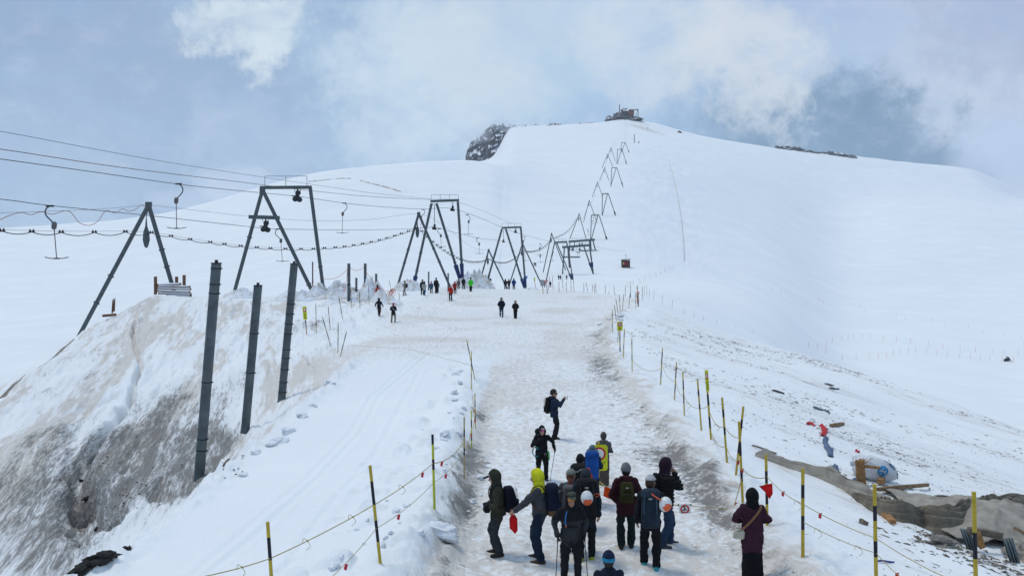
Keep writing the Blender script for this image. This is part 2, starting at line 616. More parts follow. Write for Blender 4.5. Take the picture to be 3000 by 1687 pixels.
def seg_dist(x, y, L):
    """distance to a polyline and the parameter along it (0..1)"""
    best = np.full(x.shape, 1e9)
    par = np.zeros(x.shape)
    n = len(L) - 1
    for i in range(n):
        ax, ay = L[i]
        bx, by = L[i + 1]
        dx, dy = bx - ax, by - ay
        t = np.clip(((x - ax) * dx + (y - ay) * dy) / (dx * dx + dy * dy + 1e-9), 0, 1)
        q = np.hypot(x - ax - t * dx, y - ay - t * dy)
        m = q < best
        best = np.where(m, q, best)
        par = np.where(m, (i + t) / n, par)
    return best, par


CRACK = line_w([(399, 937), (388, 989), (416, 1069), (393, 1127), (384, 1179), (358, 1220), (329, 1254), (283, 1306), (248, 1353), (231, 1405), (248, 1451), (266, 1491), (277, 1543), (300, 1575)])
CRACK2 = line_w([(290, 1185), (320, 1168), (345, 1150)])
CRACK3 = line_w([(225, 1580), (200, 1500), (215, 1390), (235, 1270), (262, 1180)])
TRK = [line_w(t) for t in ([(1345, 960), (1200, 1085), (1110, 1160), (1060, 1260), (930, 1400), (760, 1560), (600, 1687)],
                           [(1325, 960), (1180, 1085), (1090, 1160), (1035, 1260), (900, 1400), (730, 1540), (560, 1687)],
                           [(1215, 1687), (1330, 1540), (1400, 1440), (1440, 1330)], [(1245, 1687), (1352, 1540), (1420, 1440), (1455, 1330)],
                           [(1230, 1090), (1180, 1180), (1100, 1330), (950, 1500), (820, 1687)])]
SD = np.array([-0.39, 0.92])      # wind direction: streaks on the snow run along it


SDL = np.array([-0.20, 0.98])      # ... and along this one on the left mound


def streak(x, y, sa, sc, s, oct=4):
    l = x < -5
    a_, b_ = np.where(l, SDL[0], SD[0]), np.where(l, SDL[1], SD[1])
    u = x * a_ + y * b_
    v = x * b_ - y * a_
    return fbm(u * sa, v * sc, s, oct, 0.6)


def fine_z(x, y):
    """small relief: trampled snow, berm lumps, ice gullies, cracks, ski tracks, sastrugi"""
    near = y < 170
    dz = np.zeros(x.shape)
    rb = 6.0 + np.interp(y, [0, 15, 20, 50, 62, 80, 92, 104], [.6, .5, -.3, -.2, .4, 2.6, 5.6, 8.2])      # right berm line
    lb = np.interp(y, [0, 14, 18, 22, 45, 200], [-3.6, -3.1, -2.1, -1.8, -1.7, -1.7])                      # left berm line
    path = sstep(x, lb + .3, lb + 1.0) * (1 - sstep(x, rb - 1.2, rb - .4))
    wide = sstep(y, 46, 58) * (1 - sstep(y, 150, 180)) * sstep(x, -14, -8) * (1 - sstep(x, rb - 1.0, rb))
    tr = np.maximum(path, wide) * near
    dz += tr * (0.055 * fbm(x * 2.2, y * 2.2, 3, 3, .65) + 0.03 * vnoise(x * 5.2, y * 5.2, 9))
    holes = np.clip(vnoise(x * 3.1, y * 2.6, 21) - .14, 0, 1) * tr
    dz -= holes * .24 * np.clip(.55 + 1.4 * fbm(x * .35, y * .35, 23, 2), .1, 1.2)
    dz += tr * .07 * fbm(x * .8, y * .5, 25, 3)
    berm_r = np.exp(-((x - rb + .3) / 1.0) ** 2) * (y < 115)
    dz += berm_r * (0.34 * fbm(x * .9, y * .9, 5, 4, .55) + .16 * np.abs(streak(x, y, 1.0, 1.8, 6, 3)) + .02)
    berm_l = np.exp(-((x - lb) / .8) ** 2) * (1 - sstep(y, 44, 56))
    dz += berm_l * 0.26 * fbm(x * 1.1, y * 1.1, 6, 4, .55)
    shelf = np.exp(-((x - lb + 1.0) / 1.2) ** 2) * (1 - sstep(y, 44, 60))
    dz += shelf * np.clip(fbm(x * 1.6, y * 1.6, 16, 3) - .12, 0, 1) * .55
    edge = np.exp(-((x + 8.5 + .35 * fbm(x * 0 + 3, y * .35, 8, 2)) / .55) ** 2) * (1 - sstep(y, 52, 60)) * (y > 10)
    dz += edge * (.18 + .5 * fbm(x * 1.3, y * 1.3, 7, 4, .55))
    ice = (1 - sstep(x, -13, -8.8)) * (1 - sstep(y, 92, 106)) * near
    dz += ice * (.42 * streak(x, y, .09, .5, 11, 4) + .26 * streak(x, y, .30, 1.9, 14, 3) + .10 * streak(x, y, .7, 5.0, 15, 2) + .16 * np.abs(fbm(x * .5, y * .35, 19, 3)) + .8 * fbm(x * .08, y * .08, 17, 2))
    right = sstep(x, rb + .5, rb + 2.5) * (1 - sstep(x, 26, 34)) * (y < 120)
    dz += right * (.14 * streak(x, y, .12, .5, 31, 3) + .07 * streak(x, y, .4, 2.4, 33, 3) + .35 * fbm(x * .09, y * .06, 35, 2))
    mid = sstep(x, -30, -14) * (1 - sstep(x, -6, -3)) * sstep(y, 66, 80) * (1 - sstep(y, 108, 120))
    dz += mid * np.clip(fbm(x * .7, y * .7, 41, 4, .55), 0, 1) * .5
    if near.any():
        idx = np.nonzero((x < -8) & (y < 110) & (y > 20))
        if len(idx[0]):
            xx, yy = x[idx], y[idx]
            q, t = seg_dist(xx, yy, CRACK)
            j = .16 * fbm(xx * 1.6, yy * 1.2, 51, 4, .7)
            w = np.interp(t, [0, .2, .5, .8, 1], [.10, .16, .24, .5, .6])
            gate = np.clip(.6 + 1.6 * fbm(t * 22, t * 0, 55, 3), .35, 1)
            dep = np.interp(t, [0, .25, .6, .85, 1], [.5, 1.5, 1.8, 2.4, 2.0])
            o = -dep * gate * np.exp(-((q + j) / w) ** 2) + .30 * gate * np.exp(-((q + j - w * 2.2) / (w * 1.4)) ** 2)
            q2, t2 = seg_dist(xx, yy, CRACK2)
            o -= .5 * np.exp(-(q2 / .18) ** 2)
            q3, t3 = seg_dist(xx, yy, CRACK3)
            o -= .5 * np.exp(-((q3 + j) / .5) ** 2)
            dz[idx] += o
        idx = np.nonzero((x > -9) & (x < 0) & (y < 75) & (y > 10))
        if len(idx[0]):
            xx, yy = x[idx], y[idx]
            o = np.zeros(xx.shape)
            for L in TRK:
                q, t = seg_dist(xx, yy, L)
                o += -.035 * np.exp(-(q / .10) ** 2) + .02 * np.exp(-((q - .22) / .09) ** 2)
            ramp = sstep(-xx, 2.8, 3.6)
            o += ramp * (.02 * fbm(xx * 1.2, yy * 1.2, 61, 3) - .10 * np.clip(vnoise(xx * 2.3, yy * 2.3, 63) - .3, 0, 1))
            dz[idx] += o
    farm = sstep(y, 150, 320)
    u = np.log(np.maximum(y, 30)) * 60
    dz += farm * (2.6 * fbm(x / 90, y / 140, 71, 3) + .8 * streak(x, y, .004, .03, 73, 3))
    return dz


def ground_z(x, y):
    x = np.atleast_1d(np.asarray(x, float))
    y = np.atleast_1d(np.asarray(y, float))
    return base_z(x, y) + fine_z(x, y)


# the sheet: fan-shaped grid, finer near the path
_us = np.concatenate([np.linspace(-1.3, -.56, 60, endpoint=False), np.linspace(-.56, .56, 930), np.linspace(.56, 1.3, 61)[1:]])
_ds = np.concatenate([np.exp(np.arange(math.log(4), math.log(11), .03)), np.exp(np.arange(math.log(11), math.log(30), .0052)),
                      np.exp(np.arange(math.log(30), math.log(128), .006)), np.exp(np.arange(math.log(128), math.log(2500), .013)), [2500.]])
U, D = np.meshgrid(_us, _ds)
GX, GY = U * D, D.copy()
GZ = np.zeros(GX.shape)
for a in range(0, GX.shape[0], 120):
    s_ = slice(a, a + 120)
    GZ[s_] = base_z(GX[s_], GY[s_]) + fine_z(GX[s_], GY[s_])


# quick look-ups on the finished sheet
import bisect
_usl, _dsl, _gzl = _us.tolist(), _ds.tolist(), GZ.tolist()


def gz(x, y):
    u = x / y
    j = min(max(bisect.bisect_right(_usl, u) - 1, 0), len(_usl) - 2)
    i = min(max(bisect.bisect_right(_dsl, y) - 1, 0), len(_dsl) - 2)
    a = (u - _usl[j]) / (_usl[j + 1] - _usl[j])
    c_ = (y - _dsl[i]) / (_dsl[i + 1] - _dsl[i])
    r0, r1 = _gzl[i], _gzl[i + 1]
    return (r0[j] * (1 - a) + r0[j + 1] * a) * (1 - c_) + (r1[j] * (1 - a) + r1[j + 1] * a) * c_


def place(px, py, dmin=10.0, dmax=1500.0):
    """world point where the sight line through a photo pixel meets the ground"""
    u = (px - CX) / F
    j = min(max(bisect.bisect_right(_usl, u) - 1, 0), len(_usl) - 2)
    a = (u - _usl[j]) / (_usl[j + 1] - _usl[j])
    g_ = GZ[:, j] * (1 - a) + GZ[:, j + 1] * a
    z = HC - (py - CY) / F * _ds
    e = z - g_
    w = np.nonzero((e <= 0) & (_ds >= dmin) & (_ds <= dmax))[0]
    if len(w):
        i = w[0]
        t_ = e[i - 1] / (e[i - 1] - e[i]) if e[i - 1] > 0 else 1.0
        q = float(_ds[i - 1] + (_ds[i] - _ds[i - 1]) * t_)
    else:
        q = dmax
    return Vector((u * q, q, gz(u * q, q)))


def at(px, d):
    X_ = (px - CX) / F * d
    return Vector((X_, d, gz(X_, d)))


# grime, tan stains and trampling as surface attributes (ground plan, not view)
X, Y = GX, GY
rb = 6.0 + np.interp(Y, [0, 15, 20, 50, 62, 80, 92, 104], [.6, .5, -.3, -.2, .4, 2.6, 5.6, 8.2])
lb = np.interp(Y, [0, 14, 18, 22, 45, 200], [-3.6, -3.1, -2.1, -1.8, -1.7, -1.7])
grime = np.zeros(X.shape)
tan = np.zeros(X.shape)
tramp = np.zeros(X.shape)
path = sstep(X, lb + .2, lb + .9) * (1 - sstep(X, rb - .9, rb - .2)) * (Y < 150)
wide = sstep(Y, 46, 58) * (1 - sstep(Y, 150, 180)) * sstep(X, -14, -8) * (1 - sstep(X, rb - .9, rb - .2))
tramp = np.maximum(path, wide)
tan += .55 * tramp + .3 * tramp * np.clip(fbm(X * .25, Y * .25, 81, 3) * 2, 0, 1)
grime += .26 * path * (1 - sstep(Y, 40, 75)) + .10 * wide
band = np.exp(-((X - (rb - 1.25)) / np.interp(Y, [15, 30, 60, 80], [.6, 1.0, 1.0, .7])) ** 2) * sstep(Y, 20, 27) * (1 - sstep(Y, 62, 85))
grime += .52 * band * (.75 + 1.2 * fbm(X * .5, Y * .3, 93, 3))
bank = np.exp(-((X - (rb - .35)) / .55) ** 2) * (1 - sstep(Y, 80, 105))
tan += .55 * bank
grime += .38 * bank * (.6 + 1.6 * fbm(X * .8, Y * .5, 83, 3))
bl = np.exp(-((X - (lb + .55)) / .5) ** 2) * (1 - sstep(Y, 36, 52))
grime += .55 * bl * (.7 + 1.5 * fbm(X * .8, Y * .5, 85, 3))
tan += .45 * bl
icem = (1 - sstep(X, -13, -9.3)) * (1 - sstep(Y, 98, 108)) * (Y > 15) * sstep(X, -60, -46)
tan += icem * np.clip(.30 + 1.5 * streak(X, Y, .06, .45, 87, 4), 0, .9)
grime += icem * np.clip(.10 + .9 * streak(X, Y, .05, .22, 89, 3), 0, 1)


tan += .6 * np.exp(-((X + 9.9) / .9) ** 2) * sstep(Y, 16, 20) * (1 - sstep(Y, 48, 60))


def patch(px, py, la, lc, amt, arr):
    d = place0(px, py)
    cx, cy = (px - CX) / F * d, d
    S_ = SDL if cx < -5 else SD
    u = (X - cx) * S_[0] + (Y - cy) * S_[1]
    v = (X - cx) * S_[1] - (Y - cy) * S_[0]
    arr += amt * np.exp(-(u / la) ** 2 - (v / lc) ** 2) * (X < -8.6 if px < 1000 else 1)


for px, py, la, lc, amt in ((440, 1270, 9, 2.6, .85), (360, 1400, 5, 2.2, .9), (330, 1500, 3, 2.0, .8), (120, 1330, 9, 2.5, .6), (60, 1480, 6, 3, .55), (60, 1640, 5, 3, .6),
                            (500, 1160, 6, 1.5, .5), (620, 1330, 3, 1.2, .5), (560, 1440, 3, 1.2, .55), (200, 1160, 9, 2, .35), (320, 1340, 4, 1.0, .5), (90, 1120, 8, 1.5, .3), (230, 1600, 3, 1.5, .4), (520, 1350, 4, 1.2, .5)):
    patch(px, py, la, lc, amt, grime)
for px, py, la, lc, amt in ((480, 1000, 12, 3, .35), (330, 1000, 10, 3, .25), (820, 1170, 4, 1.5, .4), (880, 1120, 4, 1.6, .35), (700, 1320, 3, .9, .7), (560, 1480, 3, .8, .6), (900, 1080, 5, 2, .5)):
    patch(px, py, la, lc, amt, tan)
rs = sstep(X, rb + .3, rb + 2) * (1 - sstep(X, 27, 33)) * (Y < 125)
tan += rs * np.clip(.24 + .8 * streak(X, Y, .07, .5, 91, 4), 0, .5)
grime += rs * np.clip(.04 + .6 * streak(X, Y, .10, .6, 95, 4), 0, .3)
for px, py, la, lc, amt in ((2330, 1200, 6, 1.6, .45), (2290, 1260, 5, 1.0, .5), (2400, 1130, 5, 1.5, .3), (2650, 1330, 5, 1.8, .16), (2800, 1380, 4, 2, .16), (2550, 1330, 4, 1.5, .16), (2140, 1000, 6, 1.5, .3),
                            (2180, 960, 6, 1, .35), (2080, 930, 6, 1.2, .3), (2480, 1160, 4, 1, .3)):
    patch(px, py, la, lc, amt, grime)
for px, py, la, lc, amt in ((1868, 356, 60, 9, .9), (1880, 378, 60, 10, .9), (1910, 384, 50, 6, .6), (1000, 494, 30, 60, .25), (1650, 364, 60, 14, .5)):
    patch(px, py, la, lc, amt, tan)
grime += (.75 * np.exp(-((X - (rb - .75)) / .55) ** 2) + .35 * np.exp(-((X - (lb + .5)) / .5) ** 2)) * (1 - sstep(Y, 26, 36)) * (.75 + .9 * fbm(X * .7, Y * .5, 97, 3))
grime = np.clip(grime, 0, 1)
tan = np.clip(tan, 0, 1)

nr, nc = GX.shape
me = bpy.data.meshes.new("snow_ground")
me.vertices.add(nr * nc)
me.vertices.foreach_set("co", np.stack([GX, GY, GZ], -1).reshape(-1).astype(np.float32))
ii = (np.arange(nr - 1)[:, None] * nc + np.arange(nc - 1)[None, :]).reshape(-1)
quads = np.stack([ii, ii + 1, ii + nc + 1, ii + nc], -1).reshape(-1)
nq = len(ii)
me.loops.add(nq * 4)
me.loops.foreach_set("vertex_index", quads.astype(np.int32))
me.polygons.add(nq)
me.polygons.foreach_set("loop_start", np.arange(0, nq * 4, 4, dtype=np.int32))
me.polygons.foreach_set("use_smooth", np.ones(nq, dtype=bool))
me.update(calc_edges=True)
piste = np.exp(-((X - (95 + (Y - 585) * .14)) / np.interp(Y, [400, 1000], [28, 42])) ** 2) * sstep(Y, 330, 450) * (1 - sstep(Y, 1000, 1250))
for nm, arr in (("piste", piste), ("grime", grime), ("tan", tan), ("tramp", tramp)):
    at_ = me.attributes.new(nm, "FLOAT", "POINT")
    at_.data.foreach_set("value", arr.reshape(-1).astype(np.float32))
ground = bpy.data.objects.new("snow_ground", me)
COL.objects.link(ground)
tag(ground, None, None, kind="structure")


def snow_material():
    m = bpy.data.materials.new("snow")
    m.use_nodes = True
    t = m.node_tree
    b = NB(t)
    bs = t.nodes["Principled BSDF"]
    bs.inputs["Roughness"].default_value = 0.6
    bs.inputs["Specular IOR Level"].default_value = 0.12
    geo = b.n("ShaderNodeNewGeometry").outputs["Position"]

    def attr(n):
        a = b.n("ShaderNodeAttribute")
        a.attribute_name = n
        return a.outputs["Fac"]
    g, tn, tr = attr("grime"), attr("tan"), attr("tramp")
    mp = b.n("ShaderNodeMapping", vector_type="TEXTURE")
    b.link(geo, mp.inputs[0])
    mp.inputs["Rotation"].default_value = (0, 0, math.atan2(SD[1], SD[0]))
    mp.inputs["Scale"].default_value = (11.0, 1.0, 1.0)
    mpl = b.n("ShaderNodeMapping", vector_type="TEXTURE")
    b.link(geo, mpl.inputs[0])
    mpl.inputs["Rotation"].default_value = (0, 0, math.atan2(SDL[1], SDL[0]))
    mpl.inputs["Scale"].default_value = (14.0, 1.0, 1.0)
    sx_ = b.n("ShaderNodeSeparateXYZ")
    b.link(geo, sx_.inputs[0])
    mv = b.n("ShaderNodeMix", data_type="VECTOR")
    b.put(mv.inputs[0], b.math("GREATER_THAN", sx_.outputs[0], -5.0))
    b.link(mpl.outputs[0], mv.inputs[4])
    b.link(mp.outputs[0], mv.inputs[5])
    sv_ = mv.outputs[1]
    s1 = b.noise(sv_, 1.7, 8, .75, .5)
    s2 = b.noise(sv_, 9.0, 6, .74, .4)
    iso = b.noise(geo, 2.2, 6, .6)
    spk = b.noise(geo, 9.0, 3, .6)
    # grime: streaky where the ground is not trampled, speckled where it is
    st = b.math("MULTIPLY_ADD", s1, .52, c=b.math("MULTIPLY", s2, .48))
    sp = b.math("MULTIPLY_ADD", iso, .5, c=b.math("MULTIPLY", spk, .5))
    pat = b.n("ShaderNodeMix", data_type="FLOAT")
    b.put(pat.inputs[0], tr)
    b.put(pat.inputs[2], st)
    b.put(pat.inputs[3], sp)
    pt = pat.outputs[0]
    thr = b.math("SUBTRACT", .70, b.math("MULTIPLY", g, .27))
    gm = b.n("ShaderNodeMapRange", interpolation_type="SMOOTHSTEP")
    b.put(gm.inputs[0], pt)
    b.put(gm.inputs[1], b.math("SUBTRACT", thr, .07))
    b.put(gm.inputs[2], b.math("ADD", thr, .10))
    gf = b.math("MULTIPLY", gm.outputs[0], b.ramp(g, .02, .3))
    thr2 = b.math("SUBTRACT", .70, b.math("MULTIPLY", tn, .36))
    tm = b.n("ShaderNodeMapRange", interpolation_type="SMOOTHSTEP")
    s3 = b.noise(sv_, 3.3, 6, .65, .2)
    pat2 = b.n("ShaderNodeMix", data_type="FLOAT")
    b.put(pat2.inputs[0], tr)
    b.put(pat2.inputs[2], s3)
    b.put(pat2.inputs[3], b.noise(geo, 5.0, 5, .68))
    b.put(tm.inputs[0], pat2.outputs[0])
    b.put(tm.inputs[1], b.math("SUBTRACT", thr2, .05))
    b.put(tm.inputs[2], b.math("ADD", thr2, .11))
    tf = b.math("MULTIPLY", tm.outputs[0], b.ramp(tn, .02, .4))
    base = b.mix(b.ramp(b.noise(geo, .05, 5, .6), .3, .7), (.81, .825, .83, 1), (.87, .88, .88, 1))
    mp2 = b.n("ShaderNodeMapping", vector_type="TEXTURE")
    b.link(geo, mp2.inputs[0])
    mp2.inputs["Rotation"].default_value = (0, 0, R(12))
    mp2.inputs["Scale"].default_value = (6.0, 1.0, 1.0)
    rip = b.noise(mp2.outputs[0], .06, 8, .68, .4)
    base = b.mix(b.ramp(rip, .35, .7, 0, .55), base, (.765, .79, .805, 1))
    mp3 = b.n("ShaderNodeMapping", vector_type="TEXTURE")
    b.link(geo, mp3.inputs[0])
    mp3.inputs["Rotation"].default_value = (0, 0, math.atan2(1.0, .14))
    mp3.inputs["Scale"].default_value = (60.0, 1.0, 1.0)
    trk = b.noise(mp3.outputs[0], .22, 5, .7)
    base = b.mix(b.math("MULTIPLY", b.ramp(trk, .42, .62, 0, .8), attr("piste")), base, (.70, .755, .80, 1))
    base = b.mix(b.ramp(iso, .4, .7, 0, .5), base, (.84, .85, .86, 1))
    c = b.mix(b.math("MULTIPLY", tf, .58), base, b.mix(s2, (.46, .385, .31, 1), (.66, .58, .49, 1)))
    c = b.mix(b.math("MULTIPLY", gf, .93), c, b.mix(spk, (.075, .070, .066, 1), (.28, .258, .235, 1)))
    b.link(c, bs.inputs["Base Color"])
    bn = b.n("ShaderNodeBump")
    bn.inputs["Strength"].default_value = .55
    bn.inputs["Distance"].default_value = .06
    hh = b.math("MULTIPLY", b.noise(geo, 4.5, 5, .65), b.math("MULTIPLY_ADD", tr, 1.0, c=.15))
    hh = b.math("MULTIPLY_ADD", s2, .45, c=hh)
    hh = b.math("MULTIPLY_ADD", rip, 9.0, c=hh)
    icy = b.math("MULTIPLY", b.math("ADD", tn, g, True), b.math("SUBTRACT", 1.0, tr))
    hh = b.math("MULTIPLY_ADD", b.math("MULTIPLY_ADD", s1, 3.0, c=b.math("MULTIPLY", s2, 1.6)), icy, c=hh)
    b.link(hh, bn.inputs["Height"])
    b.link(bn.outputs[0], bs.inputs["Normal"])
    return m


SNOW = snow_material()
me.materials.append(SNOW)
print("terrain", round(time.time() - T0, 1), nr, nc)
# ------------------------------------------------------------------ photo readings -> photo pixels
z4 = lambda x, y: (x / 2.634, 350 + y / 2.634)
z5 = lambda x, y: (650 + x / 3.22, 450 + y / 3.22)
z6 = lambda x, y: (1050 + x / 4.14, 650 + y / 4.14)
z7 = lambda x, y: (1350 + x / 2.4986, 280 + y / 2.4986)
z1 = lambda x, y: (1580 + x / 5.571, 620 + y / 5.571)
zd = lambda x, y: (x * 1.1646, y * 1.16425)

# ------------------------------------------------------------------ rock
ROCK = bpy.data.materials.new("rock_with_snow")
ROCK.use_nodes = True


def rock_material(m, thr, sc):
    t = m.node_tree
    b = NB(t)
    bs = t.nodes["Principled BSDF"]
    bs.inputs["Roughness"].default_value = .9
    g = b.n("ShaderNodeNewGeometry")
    co = g.outputs["Position"]
    sep = b.n("ShaderNodeSeparateXYZ")
    b.link(g.outputs["Normal"], sep.inputs[0])
    nz = b.noise(co, sc, 7, .7)
    rock = b.mix(b.noise(co, sc * 3, 6, .7), (.028, .032, .037, 1), (.11, .115, .12, 1))
    sn = b.math("ADD", b.math("MULTIPLY", sep.outputs[2], .62), nz)
    f = b.ramp(sn, thr, thr + .13)
    b.link(b.mix(f, rock, (.8, .83, .87, 1)), bs.inputs["Base Color"])
    bn = b.n("ShaderNodeBump")
    bn.inputs["Strength"].default_value = .8
    bn.inputs["Distance"].default_value = .15 / sc
    b.link(b.noise(co, sc * 4, 6, .7), bn.inputs["Height"])
    b.link(bn.outputs[0], bs.inputs["Normal"])


rock_material(ROCK, .90, .11)
ROCKD = bpy.data.materials.new("dark_rock")
ROCKD.use_nodes = True
rock_material(ROCKD, 1.04, .12)


def rock_ridge(name, label, pts, d, thick, m, seed, amp=2.2, step=2.0):
    """a rocky crest: top outline (photo px) at distance d, falling to front and back"""
    pts = sorted(pts)
    x0, x1 = pts[0][0], pts[-1][0]
    n = max(12, int((x1 - x0) / F * d / step))
    K = 41
    vs, fs = [], []
    xs = np.linspace(x0, x1, n)
    tops = np.interp(xs, [p[0] for p in pts], [p[1] for p in pts])
    jag = fbm(xs * .35, xs * 0 + seed, seed + 21, 4, .65)
    tops = tops + jag * amp * 1.5 + amp * .2
    bots = np.interp(xs, [p[0] for p in pts], [p[2] for p in pts])
    for i in range(n):
        end = min(1.0, min(i, n - 1 - i) / (n * .08) + .15)
        for k in range(K):
            t = k / (K - 1)
            s_ = math.sin(math.pi * t)
            a = 1 - abs(2 * t - 1) ** 1.5
            row = bots[i] + (tops[i] - bots[i]) * a
            p = P(xs[i], row, d)
            p.y += (t - .45) * thick * (.5 + .5 * end)
            q = (p.x * .16, p.z * .2 + p.y * .12)
            o = amp * fbm1(q[0], q[1], seed, 5, .62)
            o2 = amp * fbm1(q[0] + 31, q[1] * 1.2, seed + 7, 5, .62)
            vs.append((p.x + o2 * .7, p.y + 2.2 * o, p.z + o * s_ * .8))
    for i in range(n - 1):
        for k in range(K - 1):
            fs.append((i * K + k, (i + 1) * K + k, (i + 1) * K + k + 1, i * K + k + 1))
    b = Vector(vs[0])
    o = mesh_obj(name, [Vector(v) - b for v in vs], fs, m)
    o.location = b
    tag(o, label, None, kind="structure")
    return o


rock_ridge("rock_cliff", "dark snow-dusted cliff", [(1364, 472, 520), (1370, 440, 520), (1380, 420, 520), (1390, 405, 520), (1415, 392, 520), (1434, 365, 510), (1446, 360, 500), (1475, 362, 480), (1510, 366, 440), (1545, 368, 400)], 1375, 80, ROCK, 3, 5.5, 1.6)
rock_ridge("rock_crest", "low rocks on the snow ridge", [(1540, 367, 380), (1560, 364, 380), (1600, 366, 380), (1622, 357, 380), (1650, 366, 380), (1690, 362, 380), (1725, 358, 380), (1765, 361, 380)], 1402, 26, ROCK, 5, 2.6, 1.6)
rock_ridge("rock_outcrop", "black summit outcrop", [(1770, 356, 366), (1776, 348, 368), (1790, 339, 372), (1803, 334, 374), (1815, 330, 374), (1830, 332, 368), (1845, 336, 360), (1862, 341, 352), (1882, 347, 352)], 1408, 40, ROCKD, 9, 4.6, 1.2)
rock_ridge("rock_spur", "dark rocks below the summit", [(1795, 371, 380), (1808, 362, 378), (1820, 350, 372), (1832, 344, 360)], 1396, 20, ROCK, 12, 3.4, 1.2)
rock_ridge("rock_ledge", "dark rocks on the right ridge", [(2258, 434, 446), (2278, 427, 442), (2305, 426, 444), (2322, 432, 448), (2335, 428, 444), (2350, 435, 450), (2372, 440, 454), (2402, 446, 458)], 1352, 20, ROCKD, 15, 2.2, 1.2)
rock_ridge("rock_ledge", "dark rocks further along the right ridge", [(2402, 447, 460), (2430, 443, 456), (2450, 446, 456), (2480, 450, 462), (2508, 456, 466)], 1356, 20, ROCKD, 18, 1.6, 1.2)

# ------------------------------------------------------------------ steel lift towers
STEEL = mat("grey_painted_steel", (.085, .105, .112), .55, .2, .3, 3.0, .15, 30)
STEELD = mat("dark_steel", (.03, .034, .038), .5, .3, .2)
PADM = mat("blue_padding", (.012, .028, .12), .6, 0, .3, 2.0, .3, 6)
WIRE = mat("wire_rope", (.07, .065, .065), .6, .3, .2, 20)
REDW = mat("red_cord", (.32, .10, .06), .7, 0, .2)
GALV = mat("galvanised_tube", (.16, .175, .18), .5, .3, .25)


def leg_pts(x1, y1, x2, y2, d):
    a, b = P(x1, y1, d), P(x2, y2, d)
    zg = gz(b.x, b.y) - .35
    if b.z > zg and (a.z - b.z) > .1:
        t = min((b.z - zg) / (a.z - b.z), .45)
        b = b + (b - a) * t
    return a, b


def leg(root, base, x1, y1, x2, y2, d, r=.16, flanges=(.5,), pad=None, taper=1.0):
    a, b = leg_pts(x1, y1, x2, y2, d)
    o = MB().tube([a, b], [r, r * taper], 12).build("leg", STEEL, root, True, base)
    dirv_ = (b - a)
    for f in flanges:
        c = a + dirv_ * f
        u = dirv_.normalized()
        MB().tube([c - u * .06, c + u * .06], r * 1.45, 12).build("flange", STEEL, o, False, base)
    if pad:
        p0, p1, s = pad
        a0, b0 = P(x1, y1, d), P(x2, y2, d)
        v = b0 - a0
        m_ = MB().tube([a0 + v * p0, a0 + v * (p0 + .03), a0 + v * ((p0 + p1) / 2), a0 + v * p1], [r * s, r * s * .92, r * s * .8, r * s * .75], 12)
        m_.build("padding", PADM, o, True, base)
    return o


def beam(root, base, x1, y1, x2, y2, d, h, dep=None):
    a, b = P(x1, y1, d), P(x2, y2, d)
    u = (b - a)
    L = u.length
    ang = math.atan2(u.z, u.x)
    M = Euler((0, -ang, 0)).to_matrix()
    return MB().box((a + b) / 2, (L, dep or h * 1.2, h), M, 0, h * .08).build("crossbeam", STEEL, root, False, base)


def rail(root, base, x1, x2, ytop, ybot, d, posts, r=.03):
    m_ = MB()
    m_.tube([P(x1, ybot, d), P(x1, ytop + 2, d), P(x1 + 2, ytop, d), P(x2 - 2, ytop, d), P(x2, ytop + 2, d), P(x2, ybot, d)], r, 6)
    for p in posts:
        m_.tube([P(p, ytop, d), P(p, ybot, d)], r, 6)
    return m_.build("railing", GALV, root, True, base)


def sheave(root, base, x, y0, y1, d, s=1.0):
    """pulley set hanging on rods from the beam"""
    a, b = P(x, y0, d), P(x, y1, d)
    m_ = MB()
    for dx in (-.28, 0, .28):
        m_.tube([a + Vector((dx * s, 0, .35 * s)), a + Vector((dx * s, 0, -.25 * s))], .025 * s, 6)
    m_.tube([a, b], .06 * s, 8)
    m_.box(b + Vector((0, 0, .1 * s)), (.36 * s, .3 * s, .5 * s), None, 0, .04)
    m_.box(b + Vector((-.25 * s, 0, .05 * s)), (.6 * s, .12 * s, .1 * s))
    o = m_.build("pulley_set", STEELD, root, False, base)
    for k, (dx, dz) in enumerate(((-.22, -.25), (.2, -.3), (.05, .35))):
        c = b + Vector((dx * s, 0, dz * s))
        MB().tube([c - Vector((0, .09 * s, 0)), c + Vector((0, .09 * s, 0))], .26 * s, 14).build("wheel", STEELD, o, False, base)
    return o


G_T = "steel drag-lift towers on the glacier"
# tower nearest the viewer: trestle on the left, single leg on the right
d = 110
base = at(845, d)
t = thing("lift_tower", "nearest large grey lift tower with lower crossbar, left of the path", "lift tower", base, 0, G_T)
leg(t, base, *z5(383, 345), *z5(100, 1370), d, .21, (.42, .93))
leg(t, base, *z5(388, 350), *z5(888, 1372), d, .21, (.86,))
leg(t, base, *z5(834, 325), *z5(970, 1380), d, .20, (.70, .88))
beam(t, base, *z5(365, 322), *z5(847, 318), d, .36)
beam(t, base, *z5(256, 597), *z5(543, 606), d, .42)
MB().box(P(*z5(383, 350), d), (.55, .5, .9), None, 0, .05).build("apex_plate", STEEL, t, False, base)
rail(t, base, z5(405, 0)[0], z5(803, 0)[0], z5(0, 213)[1], z5(0, 308)[1], d, [z5(603, 0)[0]])
sheave(t, base, *z5(713, 335), z5(0, 405)[1], d, 1.15)
sheave(t, base, *z5(413, 620), z5(0, 690)[1], d, 1.15)

